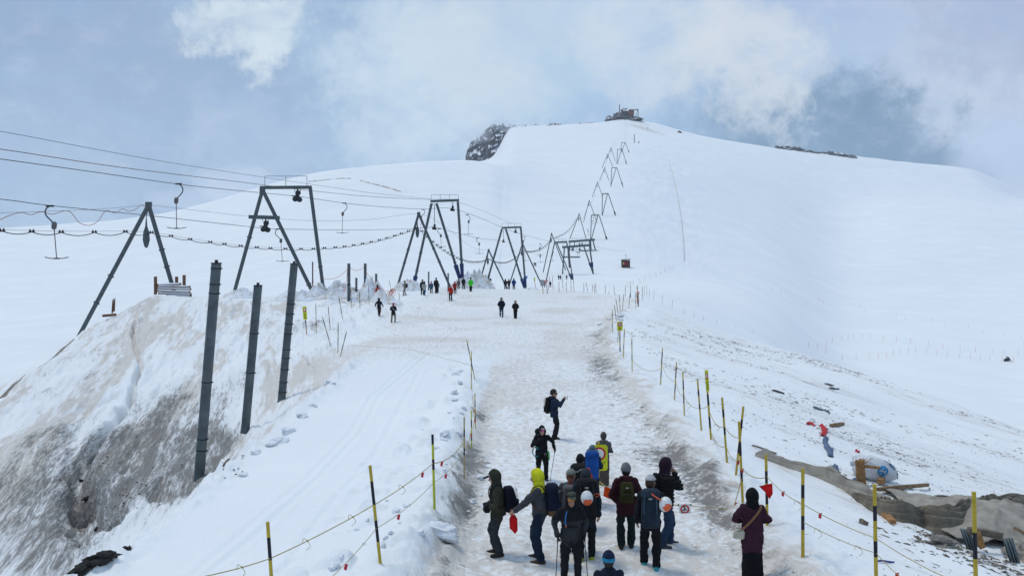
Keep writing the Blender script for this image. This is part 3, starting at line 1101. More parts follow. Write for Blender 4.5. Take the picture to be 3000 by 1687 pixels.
d = 147
base = at(1310, d)
t = thing("lift_tower", "second lift tower with blue padded feet behind the group of hikers", "lift tower", base, 0, G_T)
leg(t, base, *z5(1978, 470), *z5(1812, 1232), d, .19, (.55, .75), (.9, 1.0, 1.8))
leg(t, base, *z5(2025, 470), *z5(2245, 1180), d, .19, (.38, .68), (.82, 1.0, 1.9))
leg(t, base, *z6(1222, -10), *z6(1262, 680), d, .19, (.55, .65), (.75, 1.0, 1.7))
leg(t, base, *z5(2226, 455), *z6(1222, -10), d, .19, ())
beam(t, base, *z5(1968, 450), *z5(2238, 440), d, .36)
rail(t, base, z5(1975, 0)[0], z5(2232, 0)[0], z5(0, 388)[1], z5(0, 435)[1], d, [z5(2060, 0)[0], z5(2148, 0)[0]])
sheave(t, base, *z5(2176, 465), z5(0, 520)[1], d, .75)
sheave(t, base, *z5(2005, 480), z5(0, 695)[1], d, .75)

d = 196
base = at(1495, d)
t = thing("lift_tower", "third lift tower with two blue padded feet at the end of the path", "lift tower", base, 0, G_T)
leg(t, base, *z6(1742, 85), *z6(1545, 785), d, .19, (.4, .75))
leg(t, base, *z6(1787, 85), *z6(2010, 790), d, .19, (.35, .7), (.86, 1.0, 1.7))
leg(t, base, *z6(1970, 75), *z6(2028, 785), d, .19, (.4, .8), (.84, 1.0, 1.7))
beam(t, base, *z6(1737, 72), *z6(1978, 64), d, .36)
rail(t, base, z6(1742, 0)[0], z6(1975, 0)[0], z6(0, 17)[1], z6(0, 60)[1], d, [z6(1818, 0)[0], z6(1896, 0)[0]])
sheave(t, base, *z6(1907, 80), z6(0, 115)[1], d, .7)
sheave(t, base, *z6(1760, 95), z6(0, 232)[1], d, .6)

d = 350
base = at(1650, d)
t = thing("lift_tower", "fourth lift tower with short beam beside the turning gantries", "lift tower", base, 0, G_T)
leg(t, base, *z1(250, 505), *z1(115, 1110), d, .2, (.5,))
leg(t, base, *z1(283, 505), *z1(525, 1095), d, .2, (.4,), (.86, 1.0, 2.0))
leg(t, base, *z1(447, 495), *z1(545, 1090), d, .2, (.5,), (.87, 1.0, 2.0))
beam(t, base, *z1(245, 505), *z1(453, 492), d, .62)
rail(t, base, z1(252, 0)[0], z1(450, 0)[0], z1(0, 450)[1], z1(0, 495)[1], d, [z1(312, 0)[0], z1(380, 0)[0]], .05)

d = 385
base = at(1690, d)
t = thing("lift_gantry", "lower of the two long station gantries with small platforms", "gantry", base, 0, "long station gantries of the drag lift")
leg(t, base, *z1(410, 578), *z1(385, 940), d, .25, (.5,))
leg(t, base, *z1(472, 575), *z1(490, 810), d, .42, ())
leg(t, base, *z1(725, 560), *z1(842, 905), d, .25, (.5,), (.8, 1.0, 2.0))
leg(t, base, *z1(820, 548), *z1(866, 898), d, .28, (.4,), (.8, 1.0, 2.0))
beam(t, base, *z1(374, 582), *z1(836, 546), d, .85)
rail(t, base, z1(380, 0)[0], z1(500, 0)[0], z1(0, 523)[1], z1(0, 572)[1], d, [z1(440, 0)[0]], .05)
rail(t, base, z1(610, 0)[0], z1(830, 0)[0], z1(0, 505)[1], z1(0, 552)[1], d, [z1(680, 0)[0], z1(750, 0)[0]], .05)
MB().box(P(*z1(525, 743), d), (6.4, 1.2, .5)).build("platform", STEEL, t, False, base)
rail(t, base, z1(435, 0)[0], z1(520, 0)[0], z1(0, 710)[1], z1(0, 745)[1], d, [], .05)
for sx in (660, 540):
    sheave(t, base, *z1(sx, 565), z1(0, 615)[1], d, 1.0)

d = 455
base = at(1720, d)
t = thing("lift_gantry", "upper of the two long station gantries with the higher beam", "gantry", base, 0, "long station gantries of the drag lift")
leg(t, base, *z1(500, 490), *z1(498, 770), d, .2, (.5,))
leg(t, base, *z1(582, 485), *z1(525, 805), d, .2, (.5,))
leg(t, base, *z1(828, 465), *z1(838, 690), d, .55, ())
leg(t, base, *z1(873, 462), *z1(955, 790), d, .28, (.5,), (.76, 1.0, 1.8))
beam(t, base, *z1(478, 490), *z1(906, 458), d, .95)
rail(t, base, z1(482, 0)[0], z1(904, 0)[0], z1(0, 435)[1], z1(0, 480)[1], d, [z1(x, 0)[0] for x in (540, 615, 690, 765, 835)], .05)
MB().box(P(*z1(815, 638), d), (8.0, 1.2, .6)).build("platform", STEEL, t, False, base)
rail(t, base, z1(790, 0)[0], z1(875, 0)[0], z1(0, 600)[1], z1(0, 640)[1], d, [], .05)
for sx in (655, 700):
    sheave(t, base, *z1(sx, 480), z1(0, 530)[1], d, .9)

UP = [  # higher up the slope: beam ends, feet
    (495, z1(850, 62), z1(975, 58), [(z1(850, 65), z1(838, 460)), (z1(955, 65), z1(850, 450)), (z1(978, 62), z1(1105, 465))], "lift tower on the slope just above the long gantries"),
    (585, z7(1035, 722), z7(1080, 719), [(z7(1037, 722), z7(1034, 872)), (z7(1073, 722), z7(1038, 868)), (z7(1080, 720), z7(1131, 872))], "second lift tower up the slope above the gantries"),
    (728, z7(1105, 531), z7(1142, 529), [(z7(1105, 531), z7(1099, 648)), (z7(1137, 531), z7(1103, 645)), (z7(1142, 530), z7(1183, 653))], "third lift tower up the slope above the gantries"),
    (850, z7(1147, 394), z7(1180, 393), [(z7(1148, 394), z7(1143, 494)), (z7(1178, 394), z7(1148, 494)), (z7(1180, 393), z7(1212, 497))], "fourth lift tower up the slope above the gantries"),
    (1000, z7(1175, 346), z7(1203, 345), [(z7(1176, 346), z7(1173, 400)), (z7(1201, 347), z7(1176, 418)), (z7(1203, 346), z7(1232, 417))], "highest lift tower below the summit station"),
]
for d, b1, b2, legs_, lab in UP:
    base = at((b1[0] + b2[0]) / 2, d)
    t = thing("lift_tower", lab, "lift tower", base, 0, G_T)
    for (q1, q2) in legs_:
        lr = .17 + d * .00008
        leg(t, base, *q1, *q2, d, lr, (.6,))
    lo = legs_[-1]
    a_, b_ = P(*lo[0], d), P(*lo[1], d)
    MB().tube([a_ + (b_ - a_) * .84, b_], .42, 8).build("padding", STEELD, t, False, base)
    beam(t, base, *b1, *b2, d, .5)
    if d < 700:
        rail(t, base, b1[0], b2[0], b1[1] - 4.5, b1[1], d, [(b1[0] + b2[0]) / 2], .05)

G_A = "slim two-legged cable frames"
AFR = [
    (105, z4(1147, 660), z4(700, 1500), z4(1355, 1365), "nearest two-legged cable frame standing on the dirty snow mound", .23),
    (139, z5(1857, 568), z5(1650, 1278), z5(2148, 1245), "two-legged cable frame left of the second lift tower", .17),
    (215, z6(1580, 342), z6(1470, 735), z6(1768, 735), "two-legged cable frame left of the third lift tower", .16),
    (255, z6(1990, 262), z6(1840, 735), z6(2186, 684), "two-legged cable frame overlapping the third lift tower on its right", .16),
    (380, z1(200, 358), z1(105, 795), z1(360, 772), "two-legged cable frame behind the fourth lift tower", .18),
    (500, z1(650, 38), z1(508, 418), z1(757, 420), "two-legged cable frame above the long gantries", .18),
    (560, z7(940, 768), z7(908, 890), z7(983, 890), "second two-legged cable frame up the slope", .17),
    (670, z7(1000, 634), z7(960, 750), z7(1042, 752), "third two-legged cable frame up the slope", .18),
    (760, z7(1052, 530), z7(1010, 636), z7(1090, 640), "fourth two-legged cable frame up the slope", .19),
    (825, z7(1074, 430), z7(1038, 523), z7(1115, 527), "fifth two-legged cable frame up the slope", .2),
    (885, z7(1100, 382), z7(1078, 440), z7(1128, 470), "highest two-legged cable frame below the summit", .2),
]
for d, ap, f1, f2, lab, lr in AFR:
    base = at((f1[0] + f2[0]) / 2, d)
    t = thing("cable_frame", lab, "cable frame", base, 0, G_A)
    fl = (.45, .62) if d < 260 else ()
    leg(t, base, *ap, *f1, d, lr, fl)
    leg(t, base, *ap, *f2, d, lr, fl)
    c = P(*ap, d)
    MB().box(c + Vector((0, 0, .05)), (lr * 2.6, lr * 2.2, lr * 2.4), None, 0, .04).build("apex_plate", STEEL, t, False, base)
    # spindle shaped pulley bracket hanging below the apex
    s = max(lr / .23, .6)
    hz = [(-.0, .03), (-.9, .10), (-1.5, .30), (-2.3, .36), (-2.9, .22), (-3.15, .08)]
    outl = [(w_, z_) for z_, w_ in hz] + [(-w_, z_) for z_, w_ in reversed(hz)]
    m_ = MB()
    off = Vector((-.25 * s, 0, -1.4 * s))
    vs = [c + off + Vector((x * s, -.07, z_ * s)) for x, z_ in outl] + [c + off + Vector((x * s, .07, z_ * s)) for x, z_ in outl]
    n_ = len(outl)
    m_.add(vs, [tuple(range(n_)), tuple(range(2 * n_ - 1, n_ - 1, -1))] + [(i, n_ + i, n_ + (i + 1) % n_, (i + 1) % n_) for i in range(n_)])
    m_.tube([c, c + off], .04 * s, 6)
    br = m_.build("pulley_bracket", STEEL, t, False, base)
    w_ = MB()
    cc = c + off + Vector((0, -.09, -2.1 * s))
    for k_ in range(16):
        a0, a1 = 2 * math.pi * k_ / 16, 2 * math.pi * (k_ + 1) / 16
        w_.tube([cc + Vector((math.cos(a0), 0, math.sin(a0))) * .2 * s, cc + Vector((math.cos(a1), 0, math.sin(a1))) * .2 * s], .045 * s, 5)
    w_.build("pulley_ring", GALV, br, True, base)

# ------------------------------------------------------------------ cables


def cr(pts, k=6):
    """smooth curve through 3D points"""
    pts = [Vector(p) for p in pts]
    o = []
    for i in range(len(pts) - 1):
        p0, p1, p2, p3 = pts[max(i - 1, 0)], pts[i], pts[i + 1], pts[min(i + 2, len(pts) - 1)]
        for j in range(k):
            t = j / k
            o.append(.5 * ((2 * p1) + (p2 - p0) * t + (2 * p0 - 5 * p1 + 4 * p2 - p3) * t * t + (3 * p1 - p0 - 3 * p2 + p3) * t ** 3))
    o.append(pts[-1])
    return o


def depth_fn(a, b):
    (x0, d0), (x1, d1) = a, b
    return lambda x: 1.0 / (1 / d0 + (1 / d1 - 1 / d0) * (x - x0) / (x1 - x0))


def span(pts, f):
    return [P(x, y, f(x)) for x, y in pts]


DA, DB, DC = depth_fn((0, 61), (868, 110)), depth_fn((868, 110), (1324, 147)), depth_fn((1324, 147), (1510, 196))
DD = depth_fn((1510, 196), (1640, 350))
EA, EB, EC = depth_fn((0, 66), (783, 110)), depth_fn((783, 110), (1275, 147)), depth_fn((1275, 147), (1475, 196))
FA, FB = depth_fn((0, 78), (434, 105)), depth_fn((434, 105), (1226, 139))
FC, FD_ = depth_fn((1226, 139), (1432, 215)), depth_fn((1432, 215), (1531, 255))
FE = depth_fn((1531, 255), (1616, 380))


def cable(name, label, pts3, r, m, group="wire ropes of the drag lift"):
    base = pts3[0]
    o = MB().tube(cr(pts3, 5), r, 6).build(name, m, None, True, base)
    o.location = base
    tag(o, label, "cable", group)
    return o


up_haul = span([(-600, 383), (0, 466), (280, 505), (524, 540), (700, 559)], DA) + span([(868, 575), (1007, 595), (1120, 606), (1239, 613)], DB) + span([(1324, 611), (1420, 644)], DC) + span([(1510, 681), (1608, 706), (1640, 708)], DD)
cable("haul_cable", "upper haul rope running over the tower tops", up_haul, .028, WIRE)
lo_haul = span([(-600, 520), (0, 583.5), (144, 602), (429, 631), (700, 661)], EA) + span([(783, 669), (818, 671), (1007, 674), (1150, 672), (1215, 670)], EB) + span([(1275, 666), (1316, 677), (1398, 697), (1440, 702)], EC) + [P(1475, 706, 196)]
cable("haul_cable", "lower haul rope carried by the lower crossbars", lo_haul, .028, WIRE)
cable("signal_wire", "thin topmost wire above the haul ropes", span([(-600, 285), (0, 385), (266, 435), (500, 477), (774, 520)], DA) + span([(911, 540), (1085, 565), (1262, 583)], DB) + span([(1345, 592), (1500, 655)], DC), .018, WIRE)
dot = span([(-600, 355), (0, 437), (349, 490), (700, 533), (763, 541)], DA) + span([(883, 556), (1085, 576), (1262, 585)], DB)
cable("signal_cable", "rusty wrapped signal cable below the topmost wire", dot, .026, mat("wrapped_cable", (.16, .09, .06), .8, 0, .7, 3.0))
cable("signal_wire", "thin wire through the tips of the cable frames", span([(-300, 634), (0, 624), (266, 614), (402, 604)], FA) + span([(448, 602), (700, 631), (818, 641), (930, 647), (1085, 643), (1226, 627)], FB) + span([(1300, 662), (1380, 722)], FC) + [P(1431, 734, 215)], .016, WIRE)
sx = [(0, 775), (70, 742), (165, 718), (240, 735), (318, 713), (400, 732), (500, 705), (550, 720), (600, 785), (640, 810), (685, 818), (720, 808), (760, 780), (818, 705), (890, 722), (945, 690), (1000, 710), (1060, 685), (1090, 662), (1140, 685)]
cable("signal_rope", "loose red cord looping under the thin wire at the left", span([z4(*q) for q in sx], FA), .028, REDW)

# festoon cable: straight wire, sagging loops and clamps
CL = [z4(*q) for q in ((-440, 846), (-210, 858), (15, 862), (245, 868), (473, 872), (728, 872), (968, 868), (1170, 875), (1320, 903), (1467, 928), (1622, 950), (1732, 965))]
CL += [z5(*q) for q in ((177, 875), (330, 888), (459, 897), (600, 902), (747, 903), (864, 902), (968, 895), (1070, 888), (1157, 880), (1244, 867), (1328, 853), (1409, 837), (1487, 820), (1557, 800), (1631, 778), (1694, 757), (1760, 735), (1838, 708))]
C2 = [z6(*q) for q in ((770, 118), (838, 185), (907, 243), (955, 283), (998, 315), (1045, 348), (1085, 375), (1120, 398), (1158, 418), (1198, 437), (1232, 450), (1264, 462), (1298, 472), (1330, 482), (1363, 486), (1393, 488), (1424, 488), (1452, 487), (1480, 483), (1508, 478), (1533, 470), (1570, 456))]
C3 = [z6(*q) for q in ((1600, 458), (1620, 468), (1650, 482), (1675, 490), (1700, 495), (1720, 498), (1745, 498), (1768, 497), (1790, 494), (1812, 488), (1835, 480), (1857, 470), (1877, 460), (1895, 448), (1918, 428), (1940, 406), (1965, 378), (1985, 355))]
C4 = [z7(*q) for q in ((470, 1140), (485, 1142), (500, 1144), (515, 1144), (530, 1142), (545, 1139), (560, 1135), (575, 1129), (590, 1121), (604, 1112), (618, 1101), (632, 1088), (645, 1074), (658, 1058), (668, 1046))]
C5 = [z7(*q) for q in ((690, 1042), (705, 1037), (720, 1031), (735, 1024), (750, 1016), (765, 1006), (780, 995), (795, 981), (808, 966), (820, 950), (832, 930), (843, 912), (856, 898))]
CLAMP_ME = None


def festoon(name, label, pts, f, sag, cs_, rw, rc):
    global CLAMP_ME
    w3 = span(pts, f)
    base = w3[0]
    t = thing(name, label, "cable", base, 0, "clamped cables between the cable frames")
    MB().tube([p + Vector((0, 0, .13 * cs_)) for p in w3], rw, 5).build("carrier_wire", WIRE, t, True, base)
    m_ = MB()
    for a, b in zip(w3[:-1], w3[1:]):
        L = (b - a).length
        m_.tube([a + (b - a) * (k / 6) - Vector((0, 0, sag * L * 4 * (k / 6) * (1 - k / 6))) for k in range(7)], rc, 6)
    m_.build("sagging_cable", mat("black_cable", (.022, .022, .024), .6), t, True, base)
    if CLAMP_ME is None:
        q = MB()
        q.box((0, 0, 0), (.42, .14, .12), None, 0, .02)
        for s_ in (-1, 1):
            q.box((s_ * .15, 0, .15), (.1, .16, .22), (0, s_ * .3, 0))
            q.tube([(s_ * .2, -.1, .03), (s_ * .2, .1, .03)], .08, 8)
        CLAMP_ME = q.build("clamp", STEELD, None).data
        bpy.data.objects.remove(bpy.data.objects["clamp"])
    for p in w3:
        o = bpy.data.objects.new("clamp", CLAMP_ME)
        COL.objects.link(o)
        o.parent = t
        o.location = p - base
        o.scale = (cs_,) * 3


festoon("festoon_cable", "black sagging cable with clamps from the left edge to the nearest cable frame", CL[:8], FA, .05, .85, .014, .04)
festoon("festoon_cable", "black sagging cable with clamps between the first and second cable frames", CL[7:], FB, .065, .85, .014, .036)
festoon("festoon_cable", "clamped cable dropping from the second to the third cable frame", C2, FC, .09, .8, .014, .028)
festoon("festoon_cable", "clamped cable between the third and fourth cable frames", C3, FD_, .09, .85, .014, .026)
festoon("festoon_cable", "clamped cable from the fourth cable frame to the one behind the fourth tower", C4, FE, .06, 1.15, .02, .03)
festoon("festoon_cable", "clamped cable rising above the long gantries", C5, depth_fn((1626, 380), (1693, 500)), .04, 1.3, .025, .035)
far_wires = [
    ([(867, 898, 500), (890, 893, 510), (905, 880, 530), (922, 830, 550), (940, 790, 560)], "wire between the cable frames just above the gantries"),
    ([(945, 795, 562), (970, 760, 610), (985, 710, 640), (1000, 655, 668)], "wire rising to the third cable frame on the slope"),
    ([(1005, 648, 675), (1025, 620, 710), (1040, 580, 740), (1052, 545, 758)], "wire rising to the fourth cable frame on the slope"),
    ([(1055, 545, 765), (1062, 500, 795), (1072, 450, 823)], "wire rising to the fifth cable frame on the slope"),
    ([(1078, 450, 828), (1092, 432, 860), (1100, 400, 884)], "wire rising to the highest cable frame"),
    ([(1105, 402, 887), (1120, 350, 1080), (1138, 270, 1290), (1147, 220, 1395)], "long wire from the highest frame to the summit"),
    ([(1203, 345, 1002), (1207, 280, 1200), (1212, 180, 1400)], "wire from the highest tower to the summit station"),
]
for q, lab in far_wires:
    cable("haul_cable", lab, [P(*z7(x, y), dd) for x, y, dd in q], .05, WIRE)
hw = [P(*z1(*q), dd) for q, dd in (((905, 560), 455), ((1000, 590), 445), ((1100, 615), 435), ((1200, 633), 425), ((1300, 640), 415), ((1390, 634), 402))]
cable("signal_wire", "slack wire from the gantry to the wooden hut", hw, .03, WIRE)

# ------------------------------------------------------------------ drag-lift hangers
HANG_G = "T-bar hangers on the haul ropes"
BOXM = mat("grey_reel_box", (.13, .12, .115), .6)


def hanger(label, clip, box, bar, d, s=1.0, flip=1):
    c, b, e = P(*clip, d), P(*box, d), P(*bar, d)
    base = c
    t = thing("t_bar_hanger", label, "lift hanger", base, 0, HANG_G)
    MB().box(c, (.5 * s, .12, .12 * s), None, 0, .02).build("rope_clip", STEELD, t, False, base)
    w_ = (c - b).length
    ctrl = [c, c + Vector((flip * .22 * w_, 0, -.18 * w_)), (c + b) / 2 + Vector((flip * .34 * w_, 0, 0)), b + Vector((flip * .16 * w_, 0, .16 * w_)), b]
    MB().tube(cr(ctrl, 5), .045 * s, 6).build("curved_arm", STEEL, t, True, base)
    MB().box(b - Vector((0, 0, .12 * s)), (.3 * s, .28 * s, .5 * s), (0, .1, 0), 0, .09 * s).build("spring_box", BOXM, t, False, base)
    MB().tube([b - Vector((0, 0, .3 * s)), e], .028 * s, 6).build("rod", mat("hanger_rod", (.09, .05, .05), .6), t, True, base)
    wid = .74 * s
    MB().tube(cr([e + Vector((-wid, 0, .08 * s)), e + Vector((-wid * .5, 0, 0)), e, e + Vector((wid * .5, 0, 0)), e + Vector((wid, 0, .08 * s))], 3), [.03 * s] * 5 + [.05 * s] * 3 + [.03 * s] * 5, 6).build("t_bar", mat("black_plastic", (.02, .02, .024), .5), t, True, base)


hanger("nearest T-bar hanger hanging low at the left edge", z4(385, 668), z4(418, 805), z4(437, 1072), EA(146), 1.15, -1)
hanger("T-bar hanger high against the clouds left of the nearest tower", z4(1378, 498), z4(1360, 615), z4(1363, 840), DA(524), 1.1, 1)
hanger("T-bar hanger just right of the nearest tower", z5(1155, 468), z5(1140, 560), z5(1134, 748), DB(1007), 1.0, 1)
hanger("T-bar hanger inside the legs of the nearest tower", z5(530, 712), z5(557, 812), z5(571, 1015), EB(815), 1.0, -1)
hanger("T-bar hanger beside the tip of the second cable frame", z5(1897, 527), z5(1880, 595), z5(1876, 730), DB(1239), .9, 1)
hanger("T-bar hanger inside the legs of the second tower", z6(980, 85), z6(1000, 160), z6(1005, 303), EC(1290), 1.0, -1)
hanger("T-bar hanger right of the second tower top", zd(1175, 540), zd(1179, 556), z6(1335, 150), DC(1370), 1.0, 1)
hanger("T-bar hanger midway between second and third towers", z6(1447, 197), z6(1465, 262), z6(1467, 383), EC(1400), 1.05, -1)
hanger("T-bar hanger just right of the third tower", z6(2010, 178), z6(2000, 228), z6(2026, 470), DD(1535), 1.0, 1)
hanger("T-bar hanger between third and fourth towers, high", z6(2205, 268), z6(2200, 315), z6(2203, 400), DD(1582), 1.2, 1)
hanger("T-bar hanger between third and fourth towers, low", z6(2205, 400), z6(2205, 412), z6(2208, 490), DD(1583), 1.2, 1)
hanger("T-bar hanger left of the fourth tower", z1(222, 655), z1(215, 690), z1(215, 800), 345, 1.3, 1)
hanger("T-bar hanger under the lower gantry, left of a pair", z1(612, 600), z1(622, 660), z1(632, 735), 385, 1.3, -1)
hanger("T-bar hanger under the lower gantry, right of a pair", z1(656, 600), z1(650, 660), z1(645, 735), 385, 1.3, 1)
hanger("T-bar hanger under the tower just above the gantries", z1(880, 100), z1(875, 150), z1(875, 205), 495, 1.4, 1)
hanger("T-bar hanger beside the tower just above the gantries", z1(795, 285), z1(798, 320), z1(798, 380), 470, 1.4, -1)

# ------------------------------------------------------------------ thick steel posts on the left
POSTM = mat("weathered_steel_post", (.095, .115, .12), .6, .15, .35, 2.2, .3, 20)
BANDM = mat("black_band", (.02, .021, .023), .6)
for (bx, by, tx, ty, d, lab, bands) in (
        (580, 1438, 634, 773, 39, "tallest thick grey steel post, nearest of three beside the snow ramp", (.02, .09, .13, .52, .77, .82)),
        (715, 1298, 756, 838, 46, "middle of three thick grey steel posts beside the snow ramp", (.3, .55, .93)),
        (823, 1185, 862, 774, 51, "farthest of three thick grey steel posts, wrapped with black straps", (.28, .35, .42, .49, .60, .66, .74, .83, .9))):
    base = at(bx, d)
    a, b = P(bx, by, d), P(tx, ty, d)
    a.z = min(a.z, base.z - .3)
    t = thing("steel_post", lab, "post", base, 0, "thick grey steel posts")
    r = .20
    MB().tube([a, b], [r, r * .98], 20).build("shaft", POSTM, t, True, base)
    MB().tube([b, b + Vector((0, 0, .05))], r * 1.04, 20).tube([b, b + Vector((0, 0, .16))], .07, 8).build("cap", STEELD, t, False, base)
    v = b - a
    u = v.normalized()
    for f in bands:
        c = b - v * f
        tl = Vector((.02, 0, random.uniform(-.05, .05)))
        MB().tube([c - u * .022, c + u * .022], r * 1.05, 20).box(c + Vector((r, -.05, 0)), (.12, .06, .05)).build("strap", BANDM, t, False, base)

for (x, y0, y1, d, r, lab) in ((1022, 773, 877, 100, .16, "grey steel post with orange cord rising from the snow heap"), (1070, 773, 842, 104, .15, "grey steel post behind the heap, right of the corded one"),
                               (1044, 815, 852, 106, .12, "short tilted steel stub between the two heap posts"), (1102, 803, 830, 104, .12, "short steel post behind the person in orange"),
                               (1256, 797, 846, 132, .10, "thin grey post between two standing hikers"), (1313, 801, 836, 130, .10, "thin grey post beside the second cable frame foot"),
                               (916, 768, 858, 108, .07, "thin dark red pole behind the nearest tower legs")):
    a, b = P(x, y1, d), P(x, y0, d)
    base = Vector((a.x, d, gz(a.x, d)))
    a.z = min(a.z, base.z) - .3
    t = thing("thin_post", lab, "post", base, 0, "slim posts around the snow heaps")
    MB().tube([a, b], r, 12).build("shaft", POSTM if "red" not in lab else mat("dark_red_pole", (.09, .035, .035), .7), t, True, base)
    MB().tube([b, b + Vector((0, 0, .04))], r * 1.08, 12).build("cap", STEELD, t, False, base)
    MB().tube([(a + b) / 2 - Vector((0, 0, .05)), (a + b) / 2 + Vector((0, 0, .05))], r * 1.3, 12).build("flange", STEELD, t, False, base)
print("lift", round(time.time() - T0, 1))
# ------------------------------------------------------------------ people
zp = lambda x, y: (1350 + x / 2.4686, 1100 + y / 2.4686)
zq = lambda x, y: (1080 + x / 5.367, 780 + y / 5.367)
zr = lambda x, y: (1380 + x / 6.133, 680 + y / 6.133)
SKIN = mat("skin", (.42, .24, .17), .55, 0, .15)
SKIN2 = mat("skin_tanned", (.30, .16, .11), .55, 0, .15)
HAIRD = mat("dark_hair", (.012, .010, .009), .5, 0, .3, 60)
HAIRR = mat("auburn_hair", (.16, .05, .025), .5, 0, .4, 60)
BLACK = cloth((.010, .011, .013), "black_fabric")
GLOVE = cloth((.012, .012, .014), "black_glove")


def ik(a, b, l1, l2, pole):
    v = b - a
    L = min(v.length, (l1 + l2) * .999)
    u = v.normalized()
    x = (l1 * l1 - l2 * l2 + L * L) / (2 * L)
    h = math.sqrt(max(l1 * l1 - x * x, 0))
    p = pole - u * pole.dot(u)
    p = p.normalized() if p.length > 1e-6 else u.orthogonal().normalized()
    return a + u * x + p * h, a + u * L


def seg_d(C, a, b, ra, rb_):
    a, b = np.array(a), np.array(b)
    ab = b - a
    t = np.clip(((C - a) @ ab) / (ab @ ab + 1e-9), 0, 1)
    q = np.linalg.norm(C - a - t[:, None] * ab, axis=1)
    return q - (ra + (rb_ - ra) * t)


class Body:
    def __init__(self):
        self.mb = MB()
        self.pr = []

    def cap(self, a, b, ra, rb_, lab, n=10):
        a, b = Vector(a), Vector(b)
        u = (b - a)
        u = u.normalized() if u.length > 1e-6 else Vector((0, 0, 1))
        pts, rs_ = [], []
        for k in (90, 60, 30, 0):
            pts.append(a - u * ra * math.sin(R(k)))
            rs_.append(max(ra * math.cos(R(k)), .001))
        for k in (0, 30, 60, 90):
            pts.append(b + u * rb_ * math.sin(R(k)))
            rs_.append(max(rb_ * math.cos(R(k)), .001))
        self.mb.tube(pts, rs_, n)
        self.pr.append((lab, "c", (a, b, ra, rb_)))

    def ell(self, c, r, lab, M=None):
        self.mb.ball(c, r, 14, 10, 0, M)
        self.pr.append((lab, "e", (Vector(c), r, M)))

    def torso(self, secs, lab, T, n=20):
        rings = []
        for z, cx, cy, rx, ry in secs:
            rings.append([T(Vector((cx + rx * math.cos(2 * math.pi * j / n), cy + ry * math.sin(2 * math.pi * j / n), z))) for j in range(n)])
        self.mb.rings(rings)
        for (z0, cx0, cy0, rx0, ry0), (z1_, cx1, cy1, rx1, ry1) in zip(secs[:-1], secs[1:]):
            for sx in (-1, 0, 1):
                ra, rb2 = ry0, ry1
                self.pr.append((lab, "c", (T(Vector((cx0 + sx * max(rx0 - ry0, 0), cy0, z0))), T(Vector((cx1 + sx * max(rx1 - ry1, 0), cy1, z1_))), ra, rb2)))

    def finish(self, vox):
        o = self.mb.build("body_tmp", BLACK)
        md = o.modifiers.new("r", "REMESH")
        md.mode = "VOXEL"
        md.voxel_size = vox
        sm = o.modifiers.new("s", "SMOOTH")
        sm.iterations = 3
        sm.factor = .5
        dg = bpy.context.evaluated_depsgraph_get()
        me = bpy.data.meshes.new_from_object(o.evaluated_get(dg))
        od = o.data
        bpy.data.objects.remove(o)
        bpy.data.meshes.remove(od)
        return me


def finger_hand(mb, w, dirv, side, mi, s=1.0, curl=.6):
    """palm with four fingers of unequal length and a thumb, slightly curled"""
    dirv = dirv.normalized()
    nrm = side - dirv * side.dot(dirv)
    nrm = nrm.normalized() if nrm.length > 1e-6 else dirv.orthogonal().normalized()
    wd_ = dirv.cross(nrm)
    for k, (off, L) in enumerate(((-.028, .062), (-.009, .072), (.010, .068), (.028, .052))):
        p = w + dirv * .085 * s + wd_ * off * s
        q = p + (dirv * math.cos(curl * .5) + nrm * math.sin(curl * .5)) * L * .5 * s
        e = q + (dirv * math.cos(curl * 1.6) + nrm * math.sin(curl * 1.6)) * L * .5 * s
        mb.tube([p - dirv * .02 * s, q, e], [.011 * s, .010 * s, .007 * s], 6, mi)
    p = w + dirv * .03 * s - wd_ * .032 * s
    q = p + (dirv * .7 - wd_ * .5 + nrm * .4).normalized() * .035 * s
    mb.tube([p, q, q + (dirv + nrm * .6).normalized() * .028 * s], [.013 * s, .011 * s, .008 * s], 6, mi)


ARM = {  # hand targets for the +x side: (x, y, z), pole direction of the elbow
    "down": ((.25, -.04, .88), (.3, 1, 0)), "pocket": ((.20, -.10, .95), (.8, .8, 0)), "belly": ((.07, -.24, 1.08), (.9, .5, -.4)), "belly_low": ((.06, -.22, 1.0), (.9, .5, -.4)),
    "phone": ((.06, -.36, 1.42), (.5, .3, -1)), "chin": ((.03, -.17, 1.46), (.7, -.2, -1)), "strap": ((.13, -.15, 1.33), (.8, .2, -1)), "out": ((.40, -.08, .95), (.3, 1, 0)),
    "pole": ((.27, -.16, .98), (.4, 1, -.2)), "point": ((.30, -.40, 1.0), (.4, .6, -.5)), "swing_f": ((.23, -.20, .93), (.2, 1, 0)), "swing_b": ((.26, .16, .93), (.3, 1, .2)),
}
PEOPLE = {}


